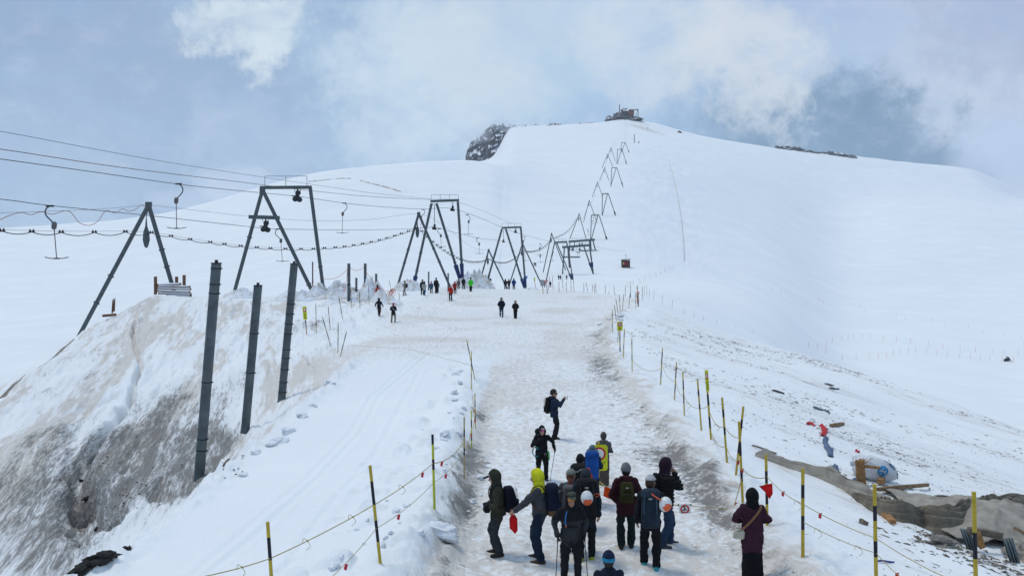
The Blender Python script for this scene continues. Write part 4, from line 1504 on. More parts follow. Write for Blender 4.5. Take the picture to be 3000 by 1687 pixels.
def person(key, label, feet, top, face, jacket, trousers, boots=(.02, .017, .015), arms=("down", "down"), stance="stand", lean=0.0, nod=0.0, hyaw=0.0, hem=.86, puff=1.0,
           head="none", hat=(.02, .02, .02), hair=None, skin=SKIN, gloves=None, glasses=None, jacket2=None, zsplit=1.15, skirt=None, d=None, vox=.014, quilt=False, wide=1.14, fit=None, group=None, hair_long=False, hood_down=None, wr=None, collar=None):
    if d is None:
        loc = place(*feet)
    else:
        loc = at(feet[0], d)
    dd = loc.y
    if fit:
        h = fit
    else:
        ztop = HC - (top - CY) / F * dd
        h = ztop - loc.z
    sc = h / 1.77
    loc = loc - Vector((0, 0, .025))
    if not 1.35 < h < 2.05:
        print("HEIGHT", key, round(h, 2), "d", round(dd, 1))
    root = thing("person", label, "person", loc, R(face), group or ("hikers queueing on the near path" if vox < .02 else "hikers further along the snow path"), sc)
    B = Body()
    Mx = Matrix.Rotation(R(-lean), 3, "X")
    piv = Vector((0, 0, .95))
    T = lambda p: piv + Mx.inverted() @ (Vector(p) - piv) if lean else Vector(p)
    # legs
    st = {"stand": ((.10, .02), (.11, -.03)), "wide": ((.16, .03), (.15, -.06)), "walk": ((.09, -.24), (.09, .20)), "together": ((.075, 0), (.075, -.01)), "walk2": ((.09, .2), (.09, -.24)), "step": ((.12, -.12), (.11, .10))}[stance]
    fz = 0
    for s_, (fx, fy) in zip((1, -1), st):
        hip = Vector((s_ * .09, 0, .92))
        lift = .05 if fy > .12 else 0
        ank = Vector((s_ * fx, fy, .10 + lift))
        kn, an = ik(hip, ank, .425, .425, Vector((s_ * .15, -1, 0)))
        B.cap(hip, kn, .098 * wide, .076 * wide, 1)
        B.cap(kn, an, .073 * wide, .066 * wide, 1)
        B.cap(an + Vector((0, 0, .03)), an + Vector((0, .01, -.03)), .058, .058, 2)
        B.cap(an + Vector((0, .05, -.055)), an + Vector((s_ * .03, -.17, -.065 + lift * -.3)), .048, .040, 2)
        B.cap(an + Vector((0, .02, -.06)), an + Vector((s_ * .02, -.10, -.055)), .052, .048, 2)
    B.ell((0, 0.005, .93), (.165, .13, .12), 1)
    if skirt:
        B.torso([(.015, 0, 0, skirt, skirt * .8), (.5, 0, 0, skirt * .9, skirt * .75), (.95, 0, 0, .165, .13)], 1, lambda p: Vector(p))
    p = puff
    secs = [(hem, 0, 0, .190 * p, .142 * p), (max(1.0, hem + .06), 0, 0, .184 * p, .138 * p), (1.13, 0, 0, .172 * p, .130 * p), (1.28, 0, 0, .190 * p, .138 * p), (1.385, 0, .005, .185 * p, .125 * p), (1.45, 0, .008, .135, .095), (1.50, 0, .01, .078, .075)]
    B.torso(secs, 0, T)
    # arms
    hands = []
    if isinstance(arms, str):
        arms = (arms, arms)
    for s_, am in zip((1, -1), arms):
        if isinstance(am, str):
            tgt, pole = ARM[am]
        else:
            tgt, pole = am
        sh = T((s_ * .178, .01, 1.395))
        tg = T((s_ * tgt[0], tgt[1], tgt[2]))
        el, wr_ = ik(sh, tg, .29, .27, Vector((s_ * pole[0], pole[1], pole[2])))
        B.cap(sh, el, .076 * p, .064 * p, 0)
        B.cap(el, wr_, .062 * p, .050, 0)
        u = (wr_ - el).normalized()
        ctr = wr_ + u * .055
        inner = Vector((-s_, -.2, 0))
        nrm = inner - u * inner.dot(u)
        nrm = nrm.normalized() if nrm.length > 1e-6 else u.orthogonal().normalized()
        wd_ = u.cross(nrm)
        M = Matrix((wd_, nrm, u)).transposed()
        B.ell(ctr, (.042, .026, .058), 4, M)
        hands.append((wr_, u, nrm, ctr))
    # head and neck
    hc = T((0, -.015, 1.625))
    Hm = (Mx.inverted() if lean else Matrix.Identity(3)) @ Matrix.Rotation(R(hyaw), 3, "Z") @ Matrix.Rotation(R(nod), 3, "X")
    H = lambda x, y, z: hc + Hm @ (Vector((x, y, z)) * 1.13)
    B.cap(T((0, .01, 1.47)), H(0, .02, -.06), .055, .052, 3)
    B.ell(H(0, .012, .025), (.086, .110, .118), 3, Hm)
    B.ell(H(0, -.030, -.045), (.068, .077, .090), 3, Hm)
    B.ell(H(0, -.060, -.088), (.038, .038, .034), 3, Hm)
    B.cap(H(0, -.093, .015), H(0, -.112, -.022), .010, .016, 3, 8)
    for s_ in (-1, 1):
        B.ell(H(s_ * .078, .01, -.005), (.012, .022, .032), 3, Hm)
    me = B.finish(vox)
    nv = len(me.vertices)
    co = np.empty(nv * 3, np.float32)
    me.vertices.foreach_get("co", co)
    co = co.reshape(-1, 3).astype(float)
    nf = len(me.polygons)
    ce = np.empty(nf * 3, np.float32)
    me.polygons.foreach_get("center", ce)
    ce = ce.reshape(-1, 3).astype(float)

    def labels(C):
        best = np.full(len(C), 9.0)
        lab = np.zeros(len(C), int)
        for l, k, q in B.pr:
            if k == "c":
                ds = seg_d(C, *q)
            else:
                c, r_, M = q
                v = C - np.array(c)
                if M is not None:
                    v = v @ np.array(M)
                ds = (np.linalg.norm(v / np.array(r_), axis=1) - 1) * min(r_)
            if l in (2, 4):
                ds = ds - .006
            m = ds < best
            best = np.where(m, ds, best)
            lab = np.where(m, l, lab)
        return lab
    lv = labels(co)
    no = np.empty(nv * 3, np.float32)
    me.vertices.foreach_get("normal", no)
    no = no.reshape(-1, 3).astype(float)
    sd = hash(key) % 97
    amp = np.where(lv == 0, .020, np.where(lv == 1, .020, 0.0))
    wrk = fbm(co[:, 0] * 6 + co[:, 1] * 5, co[:, 2] * 11 + co[:, 1] * 4, sd, 3, .6)
    if quilt:
        wrk = np.where(lv == 0, np.abs(np.sin(co[:, 2] * 46 + co[:, 0] * 2)) * 1.3 - .5, wrk)
    co2 = co + no * (amp * wrk * 1.6)[:, None]
    me.vertices.foreach_set("co", co2.reshape(-1).astype(np.float32))
    lf = labels(ce)
    if jacket2 is not None:
        lf = np.where((lf == 0) & (ce[:, 2] < zsplit), 5, lf)
    if collar is not None:
        lf = np.where((lf == 0) & (ce[:, 2] > 1.36) & (np.abs(ce[:, 0]) < .2), 6, lf)
    jm = cloth(jacket)
    mats_ = [jm, cloth(trousers), mat("boot_%d_%d_%d" % tuple(int(x * 1000) for x in boots), boots, .7, 0, .3, 12), skin, GLOVE if gloves else skin, cloth(jacket2) if jacket2 else jm, cloth(collar) if collar else jm]
    me.materials.clear()
    for m in mats_:
        me.materials.append(m)
    me.polygons.foreach_set("material_index", lf.astype(np.int32))
    me.polygons.foreach_set("use_smooth", np.ones(nf, dtype=bool))
    me.update()
    me.name = "body"
    if vox < .02:   # fingers joined into the body mesh
        fm = MB()
        for (w_, u, nrm, ctr) in hands:
            finger_hand(fm, w_, u, nrm, 4)
        bm = bmesh.new()
        bm.from_mesh(me)
        vl = [bm.verts.new(v) for v in fm.v]
        for f in fm.f:
            try:
                bf = bm.faces.new([vl[i] for i in f])
                bf.material_index = 4
                bf.smooth = True
            except ValueError:
                pass
        bm.to_mesh(me)
        bm.free()
    body = bpy.data.objects.new("body", me)
    COL.objects.link(body)
    body.parent = root

    # ---- head wear (children)
    hm_ = cloth(hat) if not hasattr(hat, "name") else hat
    lo = vox < .02

    def shell(c, r, keep, name, m, t=.92, n=(22, 16), par=root):
        q = MB()
        q.ball((0, 0, 0), r, *n)
        fs = [f for f in q.f if keep(sum((q.v[i] for i in f), Vector()) / len(f))]
        used = sorted({i for f in fs for i in f})
        mp = {i: k for k, i in enumerate(used)}
        k = len(used)
        vs = [q.v[i] for i in used] + [q.v[i] * t for i in used]
        fo = [tuple(mp[i] for i in f) for f in fs]
        ed = {}
        for f in fo:
            for a, b in zip(f, f[1:] + f[:1]):
                ed[(a, b)] = 1
        fi = [tuple(i + k for i in reversed(f)) for f in fo]
        rim = [(b, a, a + k, b + k) for (a, b) in ed if (b, a) not in ed]
        vs = [H(*(v + Vector(c))) for v in vs]
        if lo:
            vs = [v + (v - hc) * (.06 * fbm1(v.x * 14., v.z * 14. + v.y * 9, sd + 3, 3)) for v in vs]
        return mesh_obj(name, vs, fo + fi + rim, m, par, True)

    if head == "hood":
        shell((0, .020, .010), (.104, .121, .140), lambda v: not (v.y < -.066 and -.115 < v.z < .078 and abs(v.x) < .068), "hood", hm_)
        MB().loft([(1.37, 0, .03, .17, .13), (1.44, 0, .02, .135, .118), (1.50, 0, .018, .112, .108), (1.56, 0, .02, .105, .105)], 18, 2, 0, None).build("hood_collar", hm_, root, True) if not lean else None
        if lean:
            q = MB().loft([(1.40, 0, .02, .16, .12), (1.46, 0, .02, .13, .115), (1.56, 0, .02, .105, .105)], 18)
            q.v = [T(v) for v in q.v]
            q.build("hood_collar", hm_, root, True)
    elif head in ("beanie", "cap", "bucket"):
        zc = -.005 if head == "beanie" else .02
        shell((0, .012, .028), (.092, .114, .120 if head == "beanie" else .112), lambda v: v.z > zc, {"beanie": "beanie", "cap": "cap", "bucket": "bucket_hat"}[head], hm_)
        if head == "beanie":
            q = MB()
            q.loft([(-.0, 0, .012, .094, .117), (.025, 0, .012, .097, .120), (.05, 0, .012, .093, .116)], 20)
            q.v = [H(*v) for v in q.v]
            q.build("hat_band", cloth(wr) if wr else hm_, root, True)
        if head == "cap":
            q = MB()
            rr = []
            for zz in (.045, .055):
                ring = []
                for j in range(13):
                    a = math.pi + math.pi * j / 12
                    ring.append(H(.078 * math.cos(a), -.06 + .13 * math.sin(a), zz - .04 * abs(math.cos(a)) * 0 - .012 * (1 - abs(math.cos(a)))))
                rr.append(ring)
            q.rings(rr)
            q.build("cap_brim", cloth(wr) if wr else hm_, root, True)
        if head == "bucket":
            q = MB()
            rr = []
            for r1, zz in ((.088, .045), (.155, -.005), (.157, -.012), (.09, .035)):
                rr.append([H(r1 * math.cos(2 * math.pi * j / 20), .012 + r1 * 1.12 * math.sin(2 * math.pi * j / 20), zz) for j in range(20)])
            q.rings(rr, 0, False)
            q.build("hat_brim", hm_, root, True)
    elif head == "scarf":      # wrapped head scarf
        shell((0, .015, .0), (.118, .138, .155), lambda v: not (v.y < -.075 and -.11 < v.z < .06 and abs(v.x) < .062), "head_scarf", hm_)
        MB().loft([(1.38, 0, .01, .17, .13), (1.46, 0, .01, .135, .12), (1.56, 0, .012, .112, .118)], 18).build("scarf_drape", hm_, root, True)
    if hair is not None:
        if head in ("none",):
            shell((0, .016, .032), (.088, .110, .116), lambda v: v.z > -.02 + (v.y + .04) * -.55 and not (v.y < -.05 and v.z < .035), "hair", hair, .85)
        else:
            shell((0, .016, .0), (.085, .106, .115), lambda v: v.y > -.01 and -.1 < v.z < .05, "hair", hair, .85)
        if hair_long:
            MB().tube(cr([H(0, .08, -.03), H(.0, .125, -.13), H(.01, .12, -.25), H(0, .10, -.33)], 4), [.055, .06, .062, .062, .06, .058, .056, .052, .048, .042, .034, .024, .012], 10).build("long_hair", hair, root, True)
    if hood_down is not None:
        q = MB()
        q.tube([T((.11 * math.cos(a), .055 + .085 * math.sin(a), 1.475 + .03 * math.sin(a))) for a in np.linspace(-.5, math.pi + .5, 12)], [.03] + [.045] * 10 + [.03], 8)
        q.ball(T((0, .13, 1.44)), (.10, .055, .085))
        q.build("hood", cloth(hood_down), root, True)
    if glasses:
        gm = mat("lens_%d_%d_%d" % tuple(int(x * 100) for x in glasses), glasses, .15, .3, 0, spec=.6)
        q = MB()
        for rr, zz in ((1.0, .036), (1.0, .0)):
            pass
        top_ = [H(.079 * math.sin(a), -.012 - .097 * math.cos(a), .040) for a in np.linspace(-1.15, 1.15, 11)]
        bot = [H(.077 * math.sin(a), -.012 - .097 * math.cos(a), .0 + .012 * math.exp(-(a / .18) ** 2)) for a in np.linspace(-1.15, 1.15, 11)]
        q.add(top_ + bot, [(i, i + 1, 12 + i, 11 + i) for i in range(10)])
        gl = q.build("sunglasses", gm, root, True)
        sm = gl.modifiers.new("t", "SOLIDIFY")
        sm.thickness = .008
        sm.offset = 1
    elif lo and abs(face) < 120 and head != "none":
        q = MB()
        for s_ in (-1, 1):
            q.ball(H(s_ * .030, -.083, .018), (.012, .008, .007), 8, 6)
        q.build("eyes", mat("eye_dark", (.02, .015, .012), .3), root, True)
    M = Matrix.Translation(loc) @ Matrix.Rotation(R(face), 4, "Z") @ Matrix.Diagonal((sc, sc, sc, 1))
    PEOPLE[key] = dict(root=root, M=M, T=T, hands=hands, sc=sc, loc=loc, face=face, H=H, hc=hc)
    return root


def worn(key, name, label, cat, group=None):
    """a thing carried by a person: top-level, standing at the wearer's place"""
    q = PEOPLE[key]
    o = thing(name, label, cat, q["loc"], R(q["face"]), group, q["sc"])
    return o, q


def backpack(key, label, col, size=(.30, .20, .50), zc=1.18, lid=None, base_col=None, straps=(.02, .02, .022), pocket=True, lean_off=0.0, bulge=1.0, extra=None):
    t, q = worn(key, "backpack", label, "backpack", "backpacks worn by hikers")
    w, dp, h = size
    T = q["T"]
    m = cloth(col)
    y0 = .135 + dp / 2
    z0, z1_ = zc - h / 2, zc + h / 2

    def mk(secs, nm, mm, par, e=3.2, n=20):
        b = MB().loft(secs, n, e)
        sd = hash(nm + key) % 50
        v2 = []
        for v in b.v:
            k = .012 * fbm1(v.x * 9. + 3, v.z * 9. + v.y * 7, sd, 3) * 2
            v2.append(T(v + (v - Vector((0, y0, v.z))) * k * 4))
        b.v = v2
        return b.build(nm, mm, par, True)
    mk([(z0, 0, y0, w * .36, dp * .34), (z0 + .02, 0, y0, w * .44, dp * .44), (z0 + h * .2, 0, y0 + .01, w * .5, dp * .5 * bulge), (z0 + h * .55, 0, y0 + .005, w * .49, dp * .5), (z1_ - .06, 0, y0 - .01, w * .45, dp * .45), (z1_ - .01, 0, y0 - .015, w * .36, dp * .34), (z1_, 0, y0 - .015, w * .2, dp * .2)], "main_bag", m, t)
    if base_col:
        mk([(z0 - .005, 0, y0, w * .38, dp * .36), (z0 + .015, 0, y0, w * .455, dp * .455), (z0 + h * .18, 0, y0 + .01, w * .51, dp * .51 * bulge), (z0 + h * .2, 0, y0 + .01, w * .5, dp * .49)], "base_panel", cloth(base_col), t)
    if lid:
        mk([(z1_ - .10, 0, y0, w * .46, dp * .48), (z1_ - .07, 0, y0 + .005, w * .53, dp * .56), (z1_ + .01, 0, y0, w * .50, dp * .52), (z1_ + .05, 0, y0 - .01, w * .36, dp * .36), (z1_ + .06, 0, y0 - .01, w * .15, dp * .2)], "lid", cloth(lid), t)
    if pocket:
        MB().box(T((0, y0 + dp * .5 + .035, z1_ - .10)), (.07, .012, .025)).build("label_patch", mat("grey_label", (.30, .30, .30), .7), t)
        mk([(z0 + .05, 0, y0 + dp * .5, w * .32, .02), (z0 + .07, 0, y0 + dp * .5, w * .36, .045), (z0 + h * .4, 0, y0 + dp * .5, w * .36, .05), (z0 + h * .48, 0, y0 + dp * .5 - .01, w * .3, .02)], "front_pocket", m, t)
        MB().tube([T((x, y0 + dp * .5 + .052, z0 + h * .43)) for x in (-w * .3, 0, w * .3)], .006, 5).build("zip", cloth((.02, .02, .02)), t)
    for s_ in (-1, 1):
        if pocket:
            MB().tube([T((s_ * w * .30, y0 + dp * .50 + .012, z1_ - .04)), T((s_ * w * .33, y0 + dp * .52 + .02, zc)), T((s_ * w * .33, y0 + dp * .50 + .012, z0 + .06))], .011, 5, flat=.4).build("compression_strap", cloth(tuple(min(1, c_ * 2.2 + .012) for c_ in col)), t, True)
        pts = [T((s_ * .09, .14, zc + h * .36)), T((s_ * .10, .08, 1.475)), T((s_ * .105, -.02, 1.475)), T((s_ * .11, -.12, 1.40)), T((s_ * .125, -.152, 1.27)), T((s_ * .15, -.12, 1.13)), T((s_ * .18, -.02, 1.06)), T((s_ * .16, .12, 1.03))]
        MB().tube(cr(pts, 4), .026, 6, flat=.4).build("strap", cloth(straps), t, True)
    return t, y0, z0, z1_, w, dp


def pole_thing(key, side, tip, label, col=(.03, .03, .033)):
    """trekking pole held in a hand: tip in local metres"""
    t, q = worn(key, "trekking_pole", label, "trekking pole", "trekking poles")
    w_, u, nrm, ctr = q["hands"][0 if side > 0 else 1]
    a = ctr
    b = Vector(tip)
    v = (b - a).normalized()
    MB().tube([a - v * .05, b], [.010, .007], 8).build("shaft", mat("pole_shaft", col, .4, .3, .1), t, True)
    MB().tube([a - v * .07, a - v * .04, a + v * .09], [.018, .021, .015], 8).build("grip", mat("pole_grip", (.02, .02, .02), .8), t, True)
    MB().tube([b - v * .06, b - v * .05], [.035, .030], 10).build("basket", mat("pole_grip", (.02, .02, .02), .8), t)
    return t


def helmet(key, label, pos, rot, col2=(.75, .12, .04)):
    t, q = worn(key, "climbing_helmet", label, "helmet", "white and orange climbing helmets")
    M = Euler(rot).to_matrix()
    b = MB().ball((0, 0, 0), (.115, .14, .13), 20, 14, 0, M)
    keep = [i for i, f in enumerate(b.f) if (M.inverted() @ (sum((b.v[j] for j in f), Vector()) / len(f))).z > -.045]
    b.f = [b.f[i] for i in keep]
    b.m = [0] * len(b.f)
    b.v = [v + Vector(pos) for v in b.v]
    b.build("shell", mat("white_helmet", (.75, .75, .74), .35), t, True)
    p = MB().ball((0, 0, 0), (.117, .142, .132), 20, 14, 0, M)
    keep = []
    for i, f in enumerate(p.f):
        c = M.inverted() @ (sum((p.v[j] for j in f), Vector()) / len(f))
        if c.y > .02 and abs(c.x) < .08 and c.z > .02:
            keep.append(p.f[i])
    p.f = keep
    p.m = [0] * len(keep)
    p.v = [v + Vector(pos) for v in p.v]
    p.build("orange_panel", mat("orange_plastic", col2, .4), t, True)
    vt = MB()
    for sx in (-1, 0, 1):
        for k in (0, 1):
            c = M @ Vector((sx * .06, -.02 - k * .05, .112 - .02 * k - abs(sx) * .022)) + Vector(pos)
            vt.ball(c, (.010, .022, .012), 8, 6, 0, M)
    vt.build("vents", mat("vent_black", (.01, .01, .01), .8), t)


NEARG = "hikers queueing on the near path"
# 1 hooded person in olive, looking left
person("olive", "person in olive hooded jacket looking left with hands at the belt", zp(270, 1290), zp(0, 672)[1], -82, (.040, .041, .027), (.034, .037, .043), (.022, .016, .013), ("belly_low", "belly_low"), "stand", 6, 14, 0, .84, 1.12, "hood", (.036, .037, .024), glasses=None, wide=1.15, gloves=True)
backpack("olive", "large navy rounded backpack on the person in olive", (.008, .010, .020), (.34, .26, .52), 1.14)
t, q = worn("olive", "black_pouch", "black bag held at the waist of the person in olive", "bag")
MB().loft([(.92, 0, -.24, .13, .05), (.94, 0, -.24, .15, .07), (1.06, 0, -.23, .15, .07), (1.08, 0, -.23, .13, .05)], 16, 4).build("bag_body", BLACK, t, True)
MB().loft([(1.05, 0, -.24, .155, .075), (1.07, 0, -.24, .15, .07)], 16, 4).build("bag_flap", BLACK, t, True)
q = PEOPLE["olive"]
MB().loft([(0, 0, 0, .07, .08), (.012, 0, 0, .07, .08)], 14, 2, 0, Matrix.Translation(q["H"](0, -.13, .05)) @ Matrix.Rotation(.35, 4, "X")).build("cap_brim", BLACK, q["root"], True)
# 2 yellow hood
person("yellow", "person in bright yellow hood and grey jacket holding a red flag", zp(575, 1335), zp(0, 668)[1], -98, (.055, .058, .065), (.011, .021, .044), (.055, .028, .018), (((.26, -.50, 1.03), (.5, .5, -.7)), "pocket"), "wide", 5, 12, 0, .88, 1.06, "hood", (.62, .60, .02), wide=1.2, collar=(.55, .53, .02))
backpack("yellow", "navy backpack with brown base on the yellow-hooded person", (.010, .014, .032), (.30, .24, .54), 1.16, (.010, .014, .032), (.13, .065, .028), (.11, .06, .035))
t, q = worn("yellow", "red_flag", "small red warning flag held by the yellow-hooded person", "flag")
hx = q["hands"][0][3]
fl = [hx + Vector((0, -.02, -.02)), hx + Vector((.03, -.07, -.12)), hx + Vector((.02, -.06, -.30)), hx + Vector((-.02, .04, -.42)), hx + Vector((0, .09, -.34)), hx + Vector((-.03, .08, -.12))]
o = MB().add(fl + [hx + Vector((.03, .01, -.22))], [(0, 1, 6), (1, 2, 6), (2, 3, 6), (3, 4, 6), (4, 5, 6), (5, 0, 6)]).build("cloth", cloth((.55, .01, .012), "red_flag_cloth"), t)
o.modifiers.new("t", "SOLIDIFY").thickness = .006
MB().tube([hx + Vector((0, -.05, .05)), hx + Vector((0, .06, -.09))], .008, 6).build("stick", mat("pole_grip", (.02, .02, .02), .8), t)
# 3 front, walking towards the viewer
person("front", "person in black jacket with amber glasses walking towards the viewer with two poles", (1672, 1690), zp(0, 820)[1], 4, (.010, .011, .013), (.011, .012, .014), (.012, .012, .012), (((.25, -.12, .98), (.5, 1, 0)), ((.27, -.12, .98), (.5, 1, 0))), "step", 3, 4, 0, .84, 1.10, "hood", (.010, .010, .012), skin=SKIN2, gloves=True, glasses=(.75, .30, .02), d=18.7, jacket2=(.030, .032, .036), zsplit=1.22)
q = PEOPLE["front"]
MB().ball(q["H"](0, -.02, .085), (.088, .10, .062), 16, 10).loft([(0, 0, 0, .075, .09), (.012, 0, 0, .075, .09)], 14, 2, 0, Matrix.Translation(q["H"](0, -.12, .06)) @ Matrix.Rotation(.2, 4, "X")).build("cap", cloth((.075, .08, .06)), q["root"], True)
MB().tube(cr([(-.09, -.15, 1.42), (-.12, -.185, 1.32), (-.125, -.19, 1.22), (-.115, -.185, 1.16)], 4), .012, 6).build("drinking_tube", mat("blue_tube", (.02, .14, .38), .4), q["root"], True)
MB().ball((-.112, -.185, 1.15), (.014, .014, .02), 8, 6).build("tube_valve", mat("orange_plastic", (.75, .12, .04), .4), q["root"], True)
MB().tube([(-.185, -.06, 1.14), (-.1, -.15, 1.13), (0, -.165, 1.125), (.1, -.15, 1.13), (.185, -.06, 1.14)], .022, 6, flat=.4).build("waist_strap", BLACK, q["root"], True)
pole_thing("front", -1, (-.33, -.30, .0), "trekking pole in the left-hand side of the amber-glasses hiker")
pole_thing("front", 1, (.30, -.26, .0), "trekking pole on the right-hand side of the amber-glasses hiker")
# 4 large black pack, back view
person("bigpack", "person with lime shoes seen from behind under a huge black backpack", zp(905, 1330), zp(0, 668)[1], 178, (.014, .020, .032), (.012, .013, .016), (.30, .36, .02), ("down", "down"), "stand", 6, 0, 0, .78, 1.05, "beanie", (.030, .036, .045), gloves=False, hair=HAIRD)
backpack("bigpack", "huge black expedition backpack with white helmet strapped on", (.011, .011, .012), (.40, .30, .74), 1.20, (.012, .012, .014))
helmet("bigpack", "white and orange helmet hanging on the huge black backpack", (.0, .47, 1.34), (R(-80), 0, R(8)))
t, q = worn("bigpack", "accessory_rope", "orange cord tied beside the helmet on the black backpack", "cord")
MB().tube(cr([(-.11, .40, 1.37), (-.2, .36, 1.40), (-.25, .30, 1.36), (-.17, .36, 1.33)], 4), .008, 6).build("cord_loop", mat("orange_plastic", (.75, .12, .04), .4), t, True)
# 5 grey jacket, cap, auburn hair
person("greycap", "person in grey jacket and sage cap, left of the huge black backpack", (1672, 1628), zp(0, 665)[1], 172, (.085, .085, .09), (.02, .02, .023), arms=("belly", "belly"), stance="stand", head="cap", hat=(.20, .21, .18), hair=HAIRR, hair_long=True, d=20.6, nod=-5)
backpack("greycap", "grey backpack with teal straps left of the huge black one", (.11, .105, .115), (.30, .2, .46), 1.20, (.12, .115, .125), None, (.02, .12, .14))
# 6 orange jacket with black pack
person("orangepack", "person in red-orange hood and dark beanie amid the queue", (1700, 1560), zp(0, 562)[1], 165, (.62, .045, .012), (.02, .02, .022), arms=("belly", "belly"), head="beanie", hat=(.012, .012, .014), hair=HAIRD, d=22.3, hood_down=(.68, .06, .015))
backpack("orangepack", "black climbing backpack between orange jacket and blue cover", (.016, .017, .018), (.36, .26, .6), 1.25, (.016, .017, .018))
t, q = worn("orangepack", "ice_axe", "ice axe fixed to the black climbing backpack", "ice axe")
MB().tube([(-.14, .42, .95), (-.14, .42, 1.50)], .011, 6).build("shaft", mat("axe_steel", (.35, .36, .37), .3, .8), t, True)
MB().tube(cr([(-.02, .42, 1.44), (-.08, .42, 1.50), (-.14, .42, 1.51), (-.18, .42, 1.49)], 4), [.004] + [.012] * 11 + [.008], 6).build("pick", mat("axe_steel", (.35, .36, .37), .3, .8), t, True)
# 7 blue rain cover, bucket hat
person("bluecover", "person in slate bucket hat carrying a bright blue covered pack", (1735, 1500), zp(0, 495)[1], 175, (.016, .03, .075), (.03, .03, .033), arms=("belly", "belly"), head="bucket", hat=(.10, .15, .19), hair=HAIRD, d=24.2)
backpack("bluecover", "tall bright blue rain-covered backpack beside the yellow sign", (.012, .075, .30), (.40, .30, .72), 1.24, (.010, .06, .25), None, (.02, .02, .02), False)
# 8 behind the sign
person("sign", "person in grey hood, knitted hat and long brown coat behind the yellow sign", (1768, 1478), zp(0, 402)[1], 176, (.10, .098, .10), (.085, .07, .062), arms=("belly", "belly"), head="beanie", hat=(.07, .065, .06), hair=mat("brown_hair", (.05, .028, .018), .5), hair_long=True, d=26.2, skirt=.19, hood_down=(.10, .098, .10))
# 9 climber facing the viewer
person("climber", "climber in black with pink mirrored glasses and gear belt leaning on a pole", zp(585, 750), zp(0, 352)[1], 8, (.009, .010, .012), (.009, .010, .011), (.014, .013, .013), (((.40, -.12, 1.02), (.5, .8, 0)), "strap"), "step", 4, 6, 0, .92, 1.08, "beanie", (.010, .010, .012), gloves=True, glasses=(.75, .06, .30), wr=(.012, .012, .014))
backpack("climber", "teal backpack on the climber with pink glasses", (.015, .075, .09), (.36, .24, .58), 1.27, (.012, .014, .016))
pole_thing("climber", 1, (.22, -.25, .0), "trekking pole under the hand of the climber with pink glasses")
q = PEOPLE["climber"]
for k, (zz, xx) in enumerate(((.095, 0), (.105, .02), (.085, -.02))):
    pass
MB().tube(cr([q["H"](-.05, -.098, .07), q["H"](-.02, -.107, .095), q["H"](.03, -.105, .085), q["H"](.05, -.098, .065), q["H"](.02, -.108, .065), q["H"](-.01, -.11, .06)], 3), .008, 5).build("hat_emblem", mat("white_print", (.7, .7, .7), .6), q["root"], True)
MB().tube([(.17 * math.cos(a), .13 * math.sin(a), .965) for a in np.linspace(0, 2 * math.pi, 17)], .028, 6, flat=.5).build("gear_belt", mat("belt_grey", (.35, .34, .31), .7), q["root"], True)
for s_ in (-1, 1):
    MB().tube([(s_ * .09 + .085 * math.cos(a), .1 * math.sin(a), .84 + .03 * math.cos(a)) for a in np.linspace(0, 2 * math.pi, 13)], .014, 6).build("leg_loop", mat("belt_grey", (.35, .34, .31), .7), q["root"], True)
t, _ = worn("climber", "rope_coil", "teal rope coil hanging on the hip of the climber with pink glasses", "rope")
for k in range(7):
    MB().tube([(-.24 + .008 * k + (.075 + .006 * k) * math.cos(a), -.05 - .01 * k, .95 + (.13 + .006 * k) * math.sin(a)) for a in np.linspace(0, 2 * math.pi, 15)], .010, 5).build("rope_turn", mat("teal_rope", (.03, .22, .24), .8), t, True)
t, _ = worn("climber", "sling", "green sling with carabiners on the belt of the climber with pink glasses", "sling")
for k in range(4):
    MB().tube(cr([(.17 + .012 * k, -.08, .97), (.20 + .012 * k, -.1, .86), (.19 + .015 * k, -.1, .72 - .02 * k)], 4), .011, 5).build("cord", mat("green_sling", (.08, .42, .10), .7), t, True)
MB().tube([(.10 + .03 * math.cos(a), -.14, .86 + .05 * math.sin(a)) for a in np.linspace(0, 2 * math.pi, 11)], .008, 5).build("carabiner", mat("axe_steel", (.35, .36, .37), .3, .8), t, True)
# 10 photographer
person("photo", "person in navy jacket with black backpack taking a picture with a raised phone", zp(675, 458), zp(0, 95)[1], 84, (.014, .026, .055), (.013, .014, .016), (.028, .022, .018), ("phone", "phone"), "stand", -2, 6, 0, .80, 1.08, "none", hair=HAIRD, glasses=(.015, .015, .016), hood_down=(.012, .02, .035))
backpack("photo", "slim black backpack on the person taking a picture", (.010, .010, .011), (.28, .18, .56), 1.22)
t, q = worn("photo", "phone", "phone held up by the person in navy", "phone")
MB().box(Vector((0, -.47, 1.50)), (.075, .012, .15), (.1, 0, 0), 0, .006).build("case", mat("phone_black", (.25, .10, .08), .4), t)
MB().box(Vector((0, -.461, 1.50)), (.066, .006, .135), (.1, 0, 0)).build("screen", mat("phone_screen", (.02, .02, .025), .1), t)
# 11 maroon hoodie
person("maroon", "person in maroon hooded top and grey beanie seen from behind", zp(1195, 1240), zp(0, 627)[1], 178, (.042, .011, .017), (.010, .018, .018), (.016, .013, .012), ("pocket", "pocket"), "stand", 2, 0, 0, .83, 1.12, "beanie", (.15, .15, .155), hair=HAIRD, hood_down=(.055, .012, .019), wide=1.18)
backpack("maroon", "small olive-green day pack on the person in maroon", (.036, .034, .010), (.30, .17, .42), 1.22, None, None, (.03, .028, .01))
